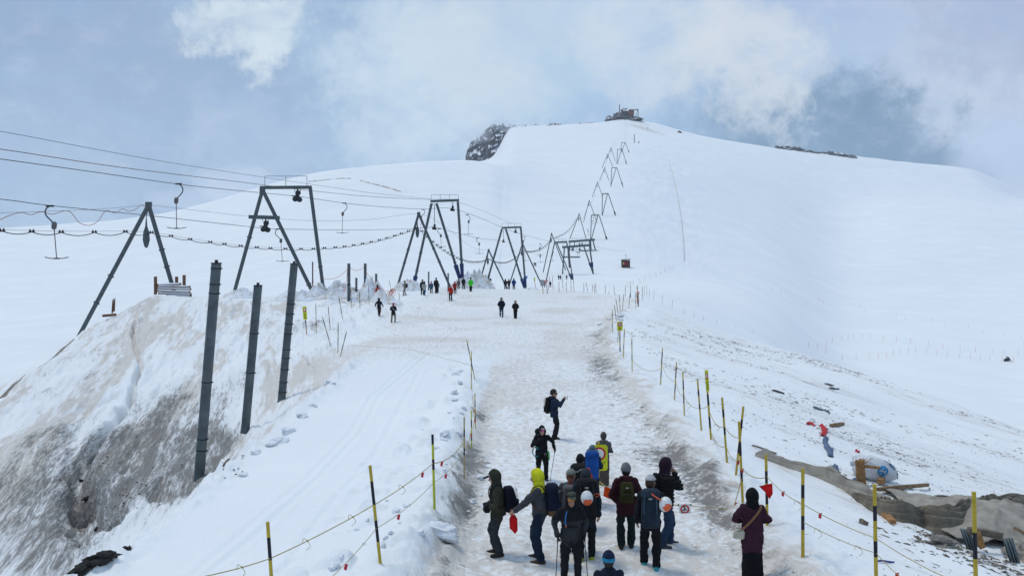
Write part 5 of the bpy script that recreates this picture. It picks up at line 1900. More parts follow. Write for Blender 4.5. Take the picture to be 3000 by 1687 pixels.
# 12 blue-grey pack woman
person("slatepack", "person in white mesh cap and turquoise shoes under a slate-blue pack", zp(1372, 1385), zp(0, 712)[1], 172, (.012, .014, .018), (.010, .011, .013), (.03, .30, .34), ("down", "belly"), "step", 4, 0, -12, .86, 1.02, "cap", (.42, .40, .40), hair=mat("brown_hair", (.05, .028, .018), .5))
backpack("slatepack", "tall slate-blue trekking backpack with orange strap and helmet", (.018, .030, .046), (.36, .28, .66), 1.17, (.020, .033, .05))
helmet("slatepack", "white and orange helmet on the side of the slate-blue backpack", (-.27, .36, 1.33), (R(-70), R(-25), R(40)))
t, q = worn("slatepack", "orange_strap", "orange strap on top of the slate-blue backpack", "strap")
MB().tube(cr([(-.02, .43, 1.53), (-.1, .45, 1.48), (-.17, .42, 1.43), (-.22, .40, 1.40)], 4), .014, 6, flat=.4).build("webbing", mat("orange_plastic", (.75, .12, .04), .4), t, True)
# 13 black down jacket
person("down", "person in black quilted down jacket and plum hood looking right, hand at the chin", zp(1478, 1232), zp(0, 533)[1], 96, (.012, .012, .013), (.022, .042, .085), (.06, .058, .058), ("down", "chin"), "step", 1, 6, 8, .88, 1.14, "hood", (.022, .010, .020), glasses=(.02, .03, .035), quilt=True, skin=SKIN2, wide=1.18, fit=1.9)
backpack("down", "small black backpack on the person in the down jacket", (.010, .010, .011), (.28, .14, .46), 1.24)
# 14 blue beanie at the lower edge
person("bluehat", "person in navy with a blue and turquoise beanie cut by the lower edge", (1783, 1700), zp(0, 1258)[1], 178, (.012, .016, .032), (.02, .02, .023), arms=("down", "down"), head="beanie", hat=(.010, .018, .045), wr=(.02, .22, .38), hair=HAIRD, d=15.3)
# 15 plum coat
person("plum", "person in long plum coat and black head scarf seen from behind at the right berm", (2204, 1690), 1428, 174, (.045, .014, .027), (.006, .006, .008), arms=(((.16, -.20, 1.08), (1, .6, -.2)), ((.12, -.22, 1.08), (1, .6, -.2))), head="scarf", hat=(.006, .006, .007), d=18.9, hem=.60, puff=1.13, skirt=.215, quilt=False)
t, q = worn("plum", "shoulder_bag", "cream shoulder bag with tan strap on the person in plum", "bag")
MB().tube(cr([(-.17, .03, 1.47), (-.12, .165, 1.40), (0, .185, 1.24), (.14, .165, 1.08), (.22, .10, 1.0)], 5), .024, 6, flat=.35).build("strap", cloth((.22, .11, .055)), t, True)
MB().loft([(.80, .26, .06, .10, .04), (.82, .26, .06, .125, .055), (.93, .255, .06, .12, .055), (.99, .25, .06, .08, .04), (1.0, .25, .06, .05, .03)], 16, 2.6).build("bag_body", cloth((.50, .45, .36)), t, True)
MB().tube(cr([(.36, .06, .93), (.26, .12, .97), (.18, .06, .98)], 4), .006, 5).build("zip", BLACK, t)
print("near people", round(time.time() - T0, 1))

# ---- people further along the path
MIDG = "hikers further along the snow path"
V2 = .024


def mid(key, label, feet, top, face, jacket, trousers, **kw):
    kw.setdefault("vox", V2)
    person(key, label, feet, top, face, jacket, trousers, group=None, **kw)


mid("m1", "person in navy hooded top and maroon leggings walking away on the left", zq(163, 780), zq(0, 492)[1], 170, (.010, .012, .024), (.045, .018, .022), arms=("out", "out"), stance="walk", head="hood", hat=(.010, .012, .022))
mid("m2", "person in magenta hat, navy jacket and beige trousers seen from behind", zq(388, 880), zq(0, 567)[1], 180, (.010, .012, .020), (.26, .21, .16), arms=("belly", "belly"), stance="wide", head="bucket", hat=(.30, .02, .12), wide=1.2, hem=.8)
mid("m3", "person in navy parka and jeans walking towards the viewer, left of a pair", zq(2088, 795), zq(0, 487)[1], 5, (.008, .011, .026), (.05, .085, .14), arms=("pocket", "pocket"), stance="walk", head="hood", hat=(.008, .011, .024), puff=1.15, hem=.80)
mid("m4", "person in long black parka walking towards the viewer, right of a pair", zq(2308, 820), zq(0, 533)[1], 0, (.010, .010, .011), (.010, .010, .012), arms=("pocket", "pocket"), stance="together", head="hood", hat=(.010, .010, .011), puff=1.12, hem=.68)
mid("m5", "person in red and orange jacket with one pole walking towards the viewer", zq(1288, 540), zq(0, 290)[1], 0, (.42, .022, .012), (.035, .037, .042), arms=("down", "pole"), stance="step", head="cap", hat=(.5, .10, .06), hem=.86)
mid("m6", "person in red jacket and pink hat behind the orange-capped walker", zq(1357, 443), zq(0, 232)[1], 175, (.33, .014, .026), (.012, .012, .014), arms=("down", "pole"), head="beanie", hat=(.45, .06, .10), d=118)
mid("m7", "person in neon green jacket with two poles by the snow heap", zq(1605, 390), zq(0, 177)[1], 180, (.06, .62, .03), (.012, .012, .014), arms=("pole", "pole"), stance="together", head="beanie", hat=(.03, .025, .022), d=126, puff=1.12)
mid("m8", "person in dark jacket standing just left of the neon green jacket", zq(1492, 362), zq(0, 170)[1], 175, (.014, .018, .022), (.011, .012, .014), head="beanie", hat=(.012, .012, .013), arms=("down", "swing_f"), d=136)
mid("m9", "small person in grey-brown jacket behind the red jacket", zq(1415, 360), zq(0, 225)[1], 180, (.11, .10, .09), (.03, .03, .032), head="hood", hat=(.11, .10, .09), d=138, fit=1.35)
mid("m10", "tall person in black with backpack in the group left of the red jackets", zq(1062, 403), zq(0, 175)[1], 165, (.010, .011, .014), (.011, .012, .015), head="beanie", hat=(.010, .010, .012), d=120, stance="together")
mid("m11", "child in lilac and teal jacket beside the tall person in black", zq(985, 403), zq(0, 215)[1], 180, (.16, .10, .24), (.014, .014, .018), jacket2=(.03, .12, .17), zsplit=1.2, head="beanie", hat=(.28, .08, .10), d=120, fit=1.5)
mid("m12", "person in pale teal fleece with arm stretched, behind the tall one in black", zq(1082, 400), zq(0, 220)[1], 190, (.20, .27, .25), (.012, .012, .014), head="beanie", hat=(.40, .14, .10), arms=("out", "down"), d=122, fit=1.5)
mid("m13", "person in white jacket with grey bag and blue trousers walking", zq(875, 463), zq(0, 240)[1], 150, (.50, .49, .46), (.02, .10, .20), arms=("belly", "belly"), stance="walk", head="hood", hat=(.012, .012, .014), d=113, fit=1.68)
mid("m14", "person in black hat and coat half hidden by the white jacket", zq(846, 455), zq(0, 212)[1], 185, (.012, .012, .013), (.011, .011, .012), head="bucket", hat=(.010, .010, .011), d=115, fit=1.82)
mid("m15", "person in pale grey outfit with black backpack holding up a phone", zq(570, 450), zq(0, 225)[1], -95, (.24, .23, .21), (.27, .25, .22), arms=("phone", "belly"), stance="step", head="cap", hat=(.012, .012, .013), d=113)
mid("m16", "person in coral jacket with pink backpack among the snow heaps", zq(140, 405), zq(0, 240)[1], -150, (.55, .10, .055), (.035, .075, .13), arms=("down", "point"), head="hood", hat=(.016, .014, .014), d=100, fit=1.55)
mid("m17", "person with teal backpack leaning at the third tower's foot", zq(1888, 325), zq(0, 155)[1], -95, (.02, .05, .07), (.012, .013, .015), head="beanie", hat=(.03, .06, .08), d=150)
mid("m18", "person in dark green jacket, left of three at the crest", zq(2150, 350), zq(0, 195)[1], 180, (.022, .030, .028), (.012, .013, .014), head="hood", hat=(.02, .025, .024), d=155, puff=1.12)
mid("m19", "person in black, middle of three at the crest", zq(2205, 348), zq(0, 197)[1], 0, (.014, .014, .015), (.018, .024, .036), head="hood", hat=(.012, .012, .013), d=155, arms=("belly", "belly"), puff=1.1)
mid("m20", "person in royal blue jacket with poles, right of three at the crest", zq(2283, 350), zq(0, 187)[1], 180, (.012, .045, .21), (.012, .013, .016), head="hood", hat=(.012, .035, .15), d=155, arms=("pole", "pole"), puff=1.12)
mid("m21", "person in brown showing only the upper body behind the heap", zq(1732, 340), zq(0, 203)[1], 180, (.10, .085, .07), (.05, .045, .04), head="beanie", hat=(.14, .15, .14), d=160, fit=1.45)
FV = .035
mid("f1", "person in blue, left of a distant pair near the fourth tower", zr(1575, 885), zr(0, 795)[1], 175, (.02, .05, .11), (.014, .016, .02), head="beanie", hat=(.012, .012, .014), d=330, fit=1.75, vox=FV)
mid("f2", "person in purple, right of a distant pair near the fourth tower", zr(1607, 882), zr(0, 795)[1], 180, (.10, .02, .09), (.016, .016, .02), head="beanie", hat=(.012, .012, .014), d=330, fit=1.7, vox=FV)
mid("f3", "lone distant person in black jacket and pale trousers near the fourth tower", zr(1718, 890), zr(0, 798)[1], 178, (.012, .013, .016), (.26, .23, .19), head="beanie", hat=(.012, .012, .014), d=330, fit=1.75, vox=FV)
mid("f4", "distant person in red beside the grey square sign", zr(1323, 1010), zr(0, 942)[1], 178, (.30, .015, .03), (.02, .02, .022), head="beanie", hat=(.012, .012, .014), d=250, vox=FV, fit=1.7)
mid("f5", "distant person in dark clothes right of the red round sign", zr(1425, 1008), zr(0, 945)[1], 178, (.014, .014, .018), (.016, .016, .02), head="beanie", hat=(.012, .012, .014), d=250, vox=FV, fit=1.7)
mid("f6", "tiny skier under the ropes, left of two", zr(1135, 535), zr(0, 455)[1], 178, (.014, .014, .018), (.016, .016, .02), head="beanie", hat=(.012, .012, .014), d=405, vox=FV, fit=1.75)
mid("f7", "tiny skier under the ropes, right of two", zr(1162, 530), zr(0, 458)[1], 178, (.014, .014, .018), (.016, .016, .02), head="beanie", hat=(.012, .012, .014), d=405, vox=FV, fit=1.7)
backpack("m10", "black backpack on the tall person in the left group", (.012, .012, .013), (.32, .2, .5), 1.2, pocket=False)
backpack("m13", "pale grey bag on the person in white", (.36, .35, .33), (.34, .2, .45), 1.2, pocket=False)
backpack("m15", "black backpack on the person in pale grey", (.012, .012, .013), (.32, .2, .5), 1.2, pocket=False)
backpack("m16", "pink backpack on the person in coral", (.55, .20, .15), (.30, .2, .42), 1.2, pocket=False)
backpack("m17", "teal backpack on the person at the third tower", (.02, .16, .17), (.34, .24, .55), 1.22, pocket=False)
backpack("m8", "dark backpack on the person left of the neon green jacket", (.016, .018, .02), (.34, .22, .5), 1.2, pocket=False)
pole_thing("m5", -1, (-.34, -.2, 0), "pole of the walker in red and orange", (.35, .35, .36))
for k_, s_, lab in (("m7", 1, "left-hand pole of the person in neon green"), ("m7", -1, "right-hand pole of the person in neon green"), ("m6", -1, "pole of the person in red with pink hat"),
                    ("m20", 1, "left-hand pole of the person in royal blue"), ("m20", -1, "right-hand pole of the person in royal blue")):
    pole_thing(k_, s_, (s_ * .36, -.28, 0), lab, (.3, .3, .31))
t, q = worn("m2", "shoulder_strap", "pale strap across the back of the person in magenta hat", "strap")
MB().tube(cr([(.17, .02, 1.46), (.1, .145, 1.38), (-.05, .17, 1.2), (-.17, .12, 1.08)], 4), .022, 6, flat=.4).build("webbing", cloth((.35, .33, .30)), t, True)
print("people", round(time.time() - T0, 1))
# ------------------------------------------------------------------ loose snow: heaps and lumps
def dirty_snow(name, tanv, greyv):
    m = bpy.data.materials.new(name)
    m.use_nodes = True
    t = m.node_tree
    b = NB(t)
    bs = t.nodes["Principled BSDF"]
    bs.inputs["Roughness"].default_value = .65
    bs.inputs["Specular IOR Level"].default_value = .12
    co = b.n("ShaderNodeNewGeometry").outputs["Position"]
    c = b.mix(b.ramp(b.noise(co, 1.3, 6, .65), .62 - tanv, .8 - tanv * .6), (.83, .85, .88, 1), (.58, .51, .43, 1))
    c = b.mix(b.ramp(b.noise(co, 2.4, 6, .7), .72 - greyv, .86 - greyv * .6), c, (.22, .20, .17, 1))
    b.link(c, bs.inputs["Base Color"])
    bn = b.n("ShaderNodeBump")
    bn.inputs["Strength"].default_value = .7
    bn.inputs["Distance"].default_value = .1
    b.link(b.noise(co, 4.0, 6, .65), bn.inputs["Height"])
    b.link(bn.outputs[0], bs.inputs["Normal"])
    return m


SN_CLEAN = dirty_snow("loose_snow", .05, .0)
SN_TAN = dirty_snow("dusty_snow", .20, .05)
SN_GREY = dirty_snow("dirty_heap_snow", .22, .20)


def heap(label, px, d, w, h, dep, m, seed, rough=.5):
    c = at(px, d)
    n, k = 64, 22
    vs, fs = [], []
    for i in range(k):
        r = i / (k - 1)
        for j in range(n):
            a = 2 * math.pi * j / n
            x, y = c.x + r * w / 2 * math.cos(a), c.y + r * dep / 2 * math.sin(a)
            xa, ya = x, y
            e = 1 - r ** 1.8
            nz = fbm1(xa * 1.1, ya * 1.1, seed, 2) * 1.1 + abs(fbm1(xa * 2.3, ya * 2.3, seed + 5, 3, .6)) * .9
            z = gz(x, y) + h * e * (.62 + rough * nz * 1.3) + .1 * e - (.12 if r > .97 else 0)
            vs.append(Vector((x + .35 * rough * fbm1(xa * 2, ya * 2 + 9, seed + 2, 2), y, z)) - c)
    for i in range(k - 1):
        for j in range(n):
            j2 = (j + 1) % n
            fs.append((i * n + j, i * n + j2, (i + 1) * n + j2, (i + 1) * n + j))
    o = mesh_obj("snow_heap", vs, fs, m, None, False)
    o.location = c
    tag(o, label, "snow heap", "heaps of cleared snow")
    return o


heap("low white snow heap at the left foot of the nearest tower", 700, 107, 4.2, 1.1, 4, SN_TAN, 2)
heap("lumpy snow heap between the nearest tower's right legs", 868, 104, 5.6, 1.3, 4, SN_TAN, 3)
heap("long snow heap behind the corded grey post", 985, 107, 7.5, 2.1, 4.5, SN_TAN, 4)
heap("tallest snow heap right of the corded grey post", 1080, 101, 4.4, 2.5, 4, SN_TAN, 5)
heap("low snow heap in front of the person in coral", 1130, 95, 3.4, 1.1, 3, SN_TAN, 6)
heap("small snow heap below the corded grey post", 980, 94, 3.2, .8, 3, SN_TAN, 7)
heap("snow heap at the blue padded foot left of the hikers", 1192, 131, 4.6, 1.5, 3.5, SN_TAN, 8)
heap("big dirty snow heap at the padded feet of the second tower", 1385, 147, 7.0, 2.7, 6, SN_GREY, 9)
heap("low dirty snow heap beside the third tower's padded feet", 1555, 150, 3.4, .6, 3, SN_TAN, 10)

LUMP = []
for s in range(5):
    q = MB().ball((0, 0, 0), 1.0, 22, 16)
    vv = []
    for v in q.v:
        e3 = (abs(v.x) ** 3.2 + abs(v.y) ** 3.2 + abs(v.z) ** 3.2) ** (1 / 3.2)
        w = v / e3
        k = 1 + .75 * fbm1(v.x * 1.2 + s * 9, v.y * 1.2 + v.z * 1.7, 40 + s, 5, .62)
        vv.append(Vector((w.x * k * .95, w.y * k * .95, w.z * k * .7)))
    q.v = vv
    LUMP.append(q.build("lump", SN_CLEAN, None, True).data)
    bpy.data.objects.remove(bpy.data.objects["lump"])
zb = lambda x, y: (650 + x / 2.109, 1000 + y / 2.109)
LP = [(1435, 320, 25), (1490, 415, 20), (1375, 570, 33), (1365, 608, 22), (1405, 440, 9), (1325, 665, 22), (1590, 845, 28), (1225, 1180, 28), (1545, 990, 26), (1450, 205, 22), (1472, 258, 20), (1020, 985, 13), (1080, 1050, 30),
      (1140, 1015, 20), (830, 1165, 16), (1372, 800, 22), (980, 1270, 34), (1475, 182, 14), (690, 1390, 34), (1440, 360, 18), (1468, 575, 24), (1600, 950, 12), (1610, 1020, 16), (900, 1100, 12), (1240, 545, 9), (1100, 1120, 12), (1480, 440, 14), (1040, 1180, 20), (1310, 1135, 16),
      (1520, 1050, 10), (1430, 470, 8), (1010, 1210, 16), (880, 1250, 14), (740, 1330, 16), (1430, 700, 14), (1380, 760, 12)]
LUMPS_A, LUMPS_B = [], []
for i, (x, y, r) in enumerate(LP):
    p = place(*zb(x, y))
    s_ = r / 2.109 / F * p.y * .95
    o = bpy.data.objects.new("snow_lump", LUMP[i % 5])
    COL.objects.link(o)
    o.location = p + Vector((0, 0, s_ * .2))
    o.scale = (s_ * random.uniform(.9, 1.2), s_ * random.uniform(.8, 1.1), s_ * random.uniform(.65, .9))
    o.rotation_euler = (random.uniform(-.3, .3), random.uniform(-.3, .3), random.uniform(0, 6))
    LUMPS_A.append((p.y, o))
LE = [(490, 465, 30), (400, 555, 30), (350, 625, 38), (300, 645, 26), (215, 690, 24), (130, 830, 28), (650, 255, 18), (560, 400, 20), (690, 262, 14)]
for i, (x, y, r) in enumerate(LE):
    p = place(*zb(x, y))
    s_ = r / 2.109 / F * p.y * .95
    o = bpy.data.objects.new("snow_lump", LUMP[(i + 2) % 5])
    COL.objects.link(o)
    o.location = p + Vector((0, 0, s_ * .3))
    o.scale = (s_ * random.uniform(1.1, 1.5), s_ * random.uniform(1.1, 1.4), s_ * random.uniform(.8, 1.1))
    o.rotation_euler = (0, 0, random.uniform(0, 6))
    LUMPS_B.append((p.y, o))
for LL, lab, gr in ((LUMPS_A, "snow lump beside the left rope fence, %s counting away from the viewer", "snow lumps on the left berm"), (LUMPS_B, "snow lump on the ramp's broken left edge, %s counting away from the viewer", "snow lumps on the ramp edge")):
    for i, (_, o) in enumerate(sorted(LL, key=lambda q_: q_[0])):
        tag(o, lab % ORD[i], "snow lump", gr)
o = bpy.data.objects.new("snow_block", LUMP[1])
COL.objects.link(o)
p = place(*zb(1365, 1215))
o.location = p + Vector((0, 0, .12))
o.scale = (.36, .24, .20)
o.rotation_euler = (0, .25, .3)
tag(o, "largest loose snow block at the left side of the path behind the olive jacket", "snow block")
for i, (x, y, r, lab) in enumerate(((300, 672, 46, "dirty snow clod beside the prohibition sign, upper"), (310, 715, 40, "dirty snow clod under the prohibition sign, lower"), (40, 775, 34, "snow clod on the path left of the prohibition sign"), (175, 705, 30, "snow clod at the foot of the leaning poles"))):
    p = place(1750 + x / 4.53, 780 + y / 4.53)
    s_ = r / 4.53 / F * p.y
    o = bpy.data.objects.new("snow_clod", LUMP[i])
    COL.objects.link(o)
    o.location = p + Vector((0, 0, s_ * .3))
    o.scale = (s_, s_ * .8, s_ * .6)
    tag(o, lab, "snow clod")

# ------------------------------------------------------------------ marker poles
YEL = mat("pole_yellow", (.50, .36, .035), .55, 0, .25, 6)
LIME = mat("pole_lime", (.50, .52, .03), .55, 0, .2, 6)
TANP = mat("pole_faded", (.42, .32, .15), .6, 0, .25, 6)
BLK = mat("pole_black", (.012, .012, .02), .55, 0, .2)
ORA = mat("pole_orange", (.62, .13, .06), .6, 0, .2)
ORAW = mat("pole_orange_wood", (.50, .22, .08), .6, 0, .2)
POLES = {}


def pole(key, base_px, top_px, label, d=None, bands=((.16, .40), (.56, .78)), m=None, r=.028, group="yellow and black marker poles", m2=None):
    if d is None:
        b = place(*base_px)
    else:
        b = at(base_px[0], d)
    t = P(top_px[0], top_px[1], b.y)
    if t.z - b.z < .15:
        t.z = b.z + .15
    v = t - b
    q = MB()
    cuts = [0.0]
    lab = []
    for f0, f1 in sorted((1 - b1, 1 - b0) for b0, b1 in bands):
        cuts += [f0, f1]
    cuts.append(1.0)
    lo = b - v.normalized() * .3
    for i in range(len(cuts) - 1):
        a0 = lo if i == 0 else b + v * cuts[i]
        a1 = b + v * cuts[i + 1]
        q.tube([a0, a1], r, 10, 1 if i % 2 == 1 else 0, True)
    o = q.build("marker_pole", [m or YEL, m2 or BLK], None, True, b)
    o.location = b
    tag(o, label, "marker pole", group)
    POLES[key] = (b, t)
    return o


pole("L1", (803, 1715), (784, 1528), "yellow and black pole nearest the lower left edge of the rope fence", d=15.6)
pole("L2", (1114, 1648), (1084, 1363), "second tall yellow and black pole from the bottom of the left rope fence")
pole("L3", (1273, 1491), (1267, 1272), "lime yellow pole with black tip on the left rope fence", m=LIME, bands=((.0, .13), (.33, .47)))
pole("L4", (1360, 1402), (1360, 1221), "slim faded pole behind the lime yellow one on the left fence", m=TANP, bands=((.2, .32), (.5, .62)), r=.02)
pole("L5", zb(1543, 655), zb(1541, 425), "thin lime pole between the faded pole and the crossed ones", m=LIME, bands=((.25, .45), (.7, .8)), r=.018)
pole("L6", zb(1567, 535), zb(1563, 320), "thin pole just below the crossed pair on the left fence", bands=((.2, .4), (.6, .8)), r=.018)
pole("L7", (1381, 1140), (1381, 1028), "upright one of the crossed pair of poles on the left fence", bands=((.2, .4), (.6, .8)), r=.018)
pole("L8", (1391, 1110), (1367, 995), "leaning one of the crossed pair of poles on the left fence", bands=((.1, .35), (.55, .8)), r=.02)
pole("R0", (2862, 1765), (2853, 1440), "nearest thick yellow and black pole at the lower right", d=15.6, bands=((.29, .48), (.73, 1.0)), r=.034)
pole("R1", (2567, 1712), (2562, 1418), "second thick yellow and black pole from the right edge", bands=((.21, .36), (.56, .72)), r=.034)
pole("R2", (2352, 1630), (2352, 1372), "thick yellow and black pole right of the person in plum", bands=((.18, .33), (.53, .69)), r=.032)
pole("R3", (2248, 1537), (2244, 1331), "yellow and black pole with a red flag beside the person in plum", bands=((.23, .40), (.55, .70)), r=.03)
pole("R4", (2176, 1470), (2165, 1234), "upright yellow and black pole of the crossed pair on the right berm", bands=((.25, .42), (.6, .74)), r=.03)
pole("R5", (2156, 1391), (2178, 1190), "leaning yellow and black pole of the crossed pair on the right berm", bands=((.19, .33), (.55, .68)), r=.028)
pole("R6", (2130, 1354), (2115.5, 1164), "yellow and black pole left of the crossed pair on the right berm", bands=((.18, .30), (.45, .57)), r=.028)
pole("R7", (2083, 1286), (2068, 1083.5), "tallest yellow and black pole on the right berm with a sign strip on top", bands=((.35, .51), (.67, .84)), r=.03)
pole("R8", (2055, 1260), (2043.5, 1111), "yellow and black pole just left of the one with the sign strip", bands=((.2, .33), (.48, .6)), r=.025)
pole("R9", (2005, 1215), (2000.4, 1091), "thin pole with long black bands on the right berm", bands=((.18, .4), (.5, .72)), r=.022)
pole("R10", (1976, 1171), (1982, 1060), "thin pole leaning right on the right berm, upper of three", bands=((.15, .42), (.6, .8)), r=.022)
pole("R11", (1935, 1127), (1941, 1019), "thin pole standing alone inside the bend of the right berm", bands=((.1, .45), (.6, .8)), r=.022)
pole("R12", (1852, 1088), (1851, 990), "thin pole at the dark edge of the path below the prohibition sign", bands=((.1, .2), (.5, .65)), r=.022)
pole("R13", (1826, 1047), (1829.5, 963), "thin pole just right of the prohibition sign", bands=((.15, .3), (.55, .7)), r=.022)
pole("R14", (1816.6, 1029), (1815.4, 943), "brown and black post carrying the yellow prohibition sign", m=ORAW, bands=((.45, .65), (.85, 1.0)), r=.03)
pole("R15", (1809, 1003), (1812, 968), "short leaning pole behind the prohibition sign", r=.02)
pole("R16", (1794, 972), (1793.5, 907.6), "pole left of the prohibition sign at the path edge", bands=((.15, .4), (.6, .8)), r=.022)
RB = [((1806, 940), (1800, 893)), ((1811, 921), (1804, 873.7)), ((1817.5, 916), (1814, 863)), ((1823.7, 911), (1827, 862)), ((1841.5, 903.5), (1846.4, 856)), ((1862.6, 904), (1861, 854)), ((1867.5, 899), (1865, 858)),
      ((1881.6, 879), (1882, 839)), ((1886.6, 876), (1888, 835)), ((1895.7, 874), (1893.6, 833)), ((1902.7, 874), (1903, 845.5)), ((1914.7, 881.5), (1916.4, 849)), ((1939.6, 896), (1941, 863)), ((1968.5, 907), (1971, 877)), ((2005, 921), (2006, 904)), ((2033, 929), (2033.5, 910)), ((2061, 938), (2061.7, 923)), ((2100, 948), (2100, 936)), ((2156, 959), (2156, 951)), ((2206, 975), (2206, 967))]
for i, (b_, t_) in enumerate(RB):
    pole("RB%d" % i, b_, t_, "%s thin marker pole in the row curving along the far right berm" % ORD[i], bands=((.15, .35), (.55, .75)), r=.024, group="far right berm marker poles", m=TANP)
z85 = lambda x, y: (850 + x / 4.2625, 720 + y / 4.2625)
LF = [((206, 1108), (180, 755), "post with a yellow sign strip left of the ramp's upper end"), ((328, 1088), (320, 720), "pole right of the yellow sign strip"), ((507, 1250), (402, 885), "pole leaning left below the snow heaps"),
      ((500, 1045), (475, 750), "pole just behind the left-leaning one"), ((597, 1330), (600, 960), "upright pole near the ramp's upper end"), ((625, 1382), (705, 1070), "pole leaning right at the ramp's upper end"),
      ((655, 915), (608, 622), "pole leaning left in front of the corded post"), ((765, 770), (757, 535), "pole just right of the corded post"), ((872, 778), (867, 570), "banded pole below the tallest heap"), ((987, 740), (980, 500), "pole at the right side of the tallest heap"),
      ((1090, 665), (1083, 575), "short pole below the person in coral"), ((1370, 685), (1357, 580), "black banded pole right of the orange coil"), ((1280, 640), (1237, 432), "pole leaning with a tangle of orange cord")]
for i, (b_, t_, lab) in enumerate(LF):
    pole("LF%d" % i, z85(*b_), z85(*t_), "yellow and black " + lab if "post" not in lab else "orange and black " + lab, m=ORAW if i == 0 else TANP, bands=((.1, .35), (.5, .75)), r=.026 if i else .035)
CF = [(727, 1320, 1160), (797, 1305, 1148, 760), (860, 1335, 1190, 870), (905, 1340, 1195, 895), (928, 1312, 1165, 915), (1080, 1305, 1195, 1075), (1228, 1305, 1210, 1217), (1403, 1300, 1205), (1495, 1255, 1140, 1485), (325, 1370, 1140, 320), (443, 1335, 1140, 440), (520, 1315, 1090, 512), (567, 1305, 1090, 557),
      (225, 1250, 1045, 213), (390, 1255, 1065, 370), (150, 1250, 1060, 165), (1250, 1440, 1410), (1308, 1445, 1350, 1303), (1370, 1450, 1350, 1380), (1478, 1445, 1310, 1490), (1140, 1380, 1300, 1137)]
for i, q in enumerate(CF):
    x, y0, y1 = q[:3]
    tx = q[3] if len(q) > 3 else x
    pole("CF%d" % i, z1(x, y0), z1(tx, y1), "%s thin marker pole from the left across the end of the path" % ORD[sorted(w[0] for w in CF).index(x)], d=120 + (1400 - y0) * .12, bands=((.2, .4), (.6, .8)), r=.03, group="marker poles across the end of the path", m=TANP if i % 3 else ORA)
z22 = lambda x, y: (2200 + x / 2.415, 600 + y / 2.415)
OP = [(408, 1010), (472, 1018), (533, 1000), (576, 975), (644, 962), (687, 960), (728, 955), (787, 953), (842, 950), (936, 965), (1030, 970), (1128, 985), (1257, 998), (1358, 1020), (1480, 1030), (1588, 1045), (1712, 1058), (1790, 1062), (1890, 1065),
      (530, 1050), (647, 1100), (744, 1100), (836, 1093), (900, 1088), (960, 1085), (1007, 1068), (1055, 1058), (1114, 1050), (1165, 1048), (1242, 1055), (1315, 1065), (1387, 1070), (1478, 1083), (1552, 1090), (1622, 1097), (1690, 1103), (1777, 1110), (1857, 1118)]
for i, (x, y) in enumerate(OP):
    bx, by = z22(x, y)
    pole("OP%d" % i, (bx, by), (bx + .6, by - 17.5), "%s thin orange pole from the left on the %s edge of the basin piste" % (ORD[i if i < 19 else i - 19], "upper" if i < 19 else "lower"), bands=((.45, .46),), r=.04, group="orange piste poles in the basin", m=ORA, m2=ORA)
UPP = [(155, 615), (213, 618), (483, 680), (514, 700), (768, 730), (807, 762), (1028, 785), (1092, 815), (1280, 822), (1375, 862), (1540, 868), (1638, 905), (1792, 918), (1912, 952)]
for i, (x, y) in enumerate(UPP):
    bx, by = z22(x, y)
    pole("UP%d" % i, (bx, by), (bx, by - 9), "%s faint orange pole from the left on the line across the far basin" % ORD[i], bands=((.45, .46),), r=.045, group="faint upper orange poles", m=ORA, m2=ORA)
ML = [(1660, 846), (1685, 838), (1707, 828), (1725, 815), (1737, 800), (1745, 786), (1752, 775)]
for i, (bx, by) in enumerate(((1975, 787), (1963, 793), (1948, 799), (1935, 804), (1922, 812), (1905, 817), (1890, 824), (1875, 830), (1855, 836), (1838, 841))):
    pole("MB%d" % i, (bx, by), (bx - 1, by - 15), "%s thin pole from the right in the far row left of the basin" % ORD[i], bands=((.45, .46),), r=.035, group="far poles towards the hut", m=TANP, m2=ORA)

# pole with the red flag (a scrap of cloth tied on)
b_, t_ = POLES["R3"]
c = b_ + (t_ - b_) * .52
fl = [c + Vector((.0, -.04, .1)), c + Vector((-.18, -.05, .06)), c + Vector((-.05, -.05, -.06)), c + Vector((.05, -.05, -.22)), c + Vector((.12, -.05, -.10)), c + Vector((.11, -.05, .12))]
o = MB().add(fl + [c + Vector((.02, -.08, .0))], [(0, 1, 6), (1, 2, 6), (2, 3, 6), (3, 4, 6), (4, 5, 6), (5, 0, 6)]).build("warning_flag", cloth((.55, .01, .012), "red_flag_cloth"), None, False, c)
o.location = c
o.modifiers.new("t", "SOLIDIFY").thickness = .006
tag(o, "torn red flag tied to the pole beside the person in plum", "flag")

# ------------------------------------------------------------------ ropes with knots and pennants
ROPE = mat("yellow_rope", (.42, .33, .10), .85, 0, .35, 30)
ROPEO = mat("orange_cord_line", (.65, .13, .06), .8, 0, .2)
PEN = mat("red_pennant", (.55, .03, .06), .7, 0, .2)


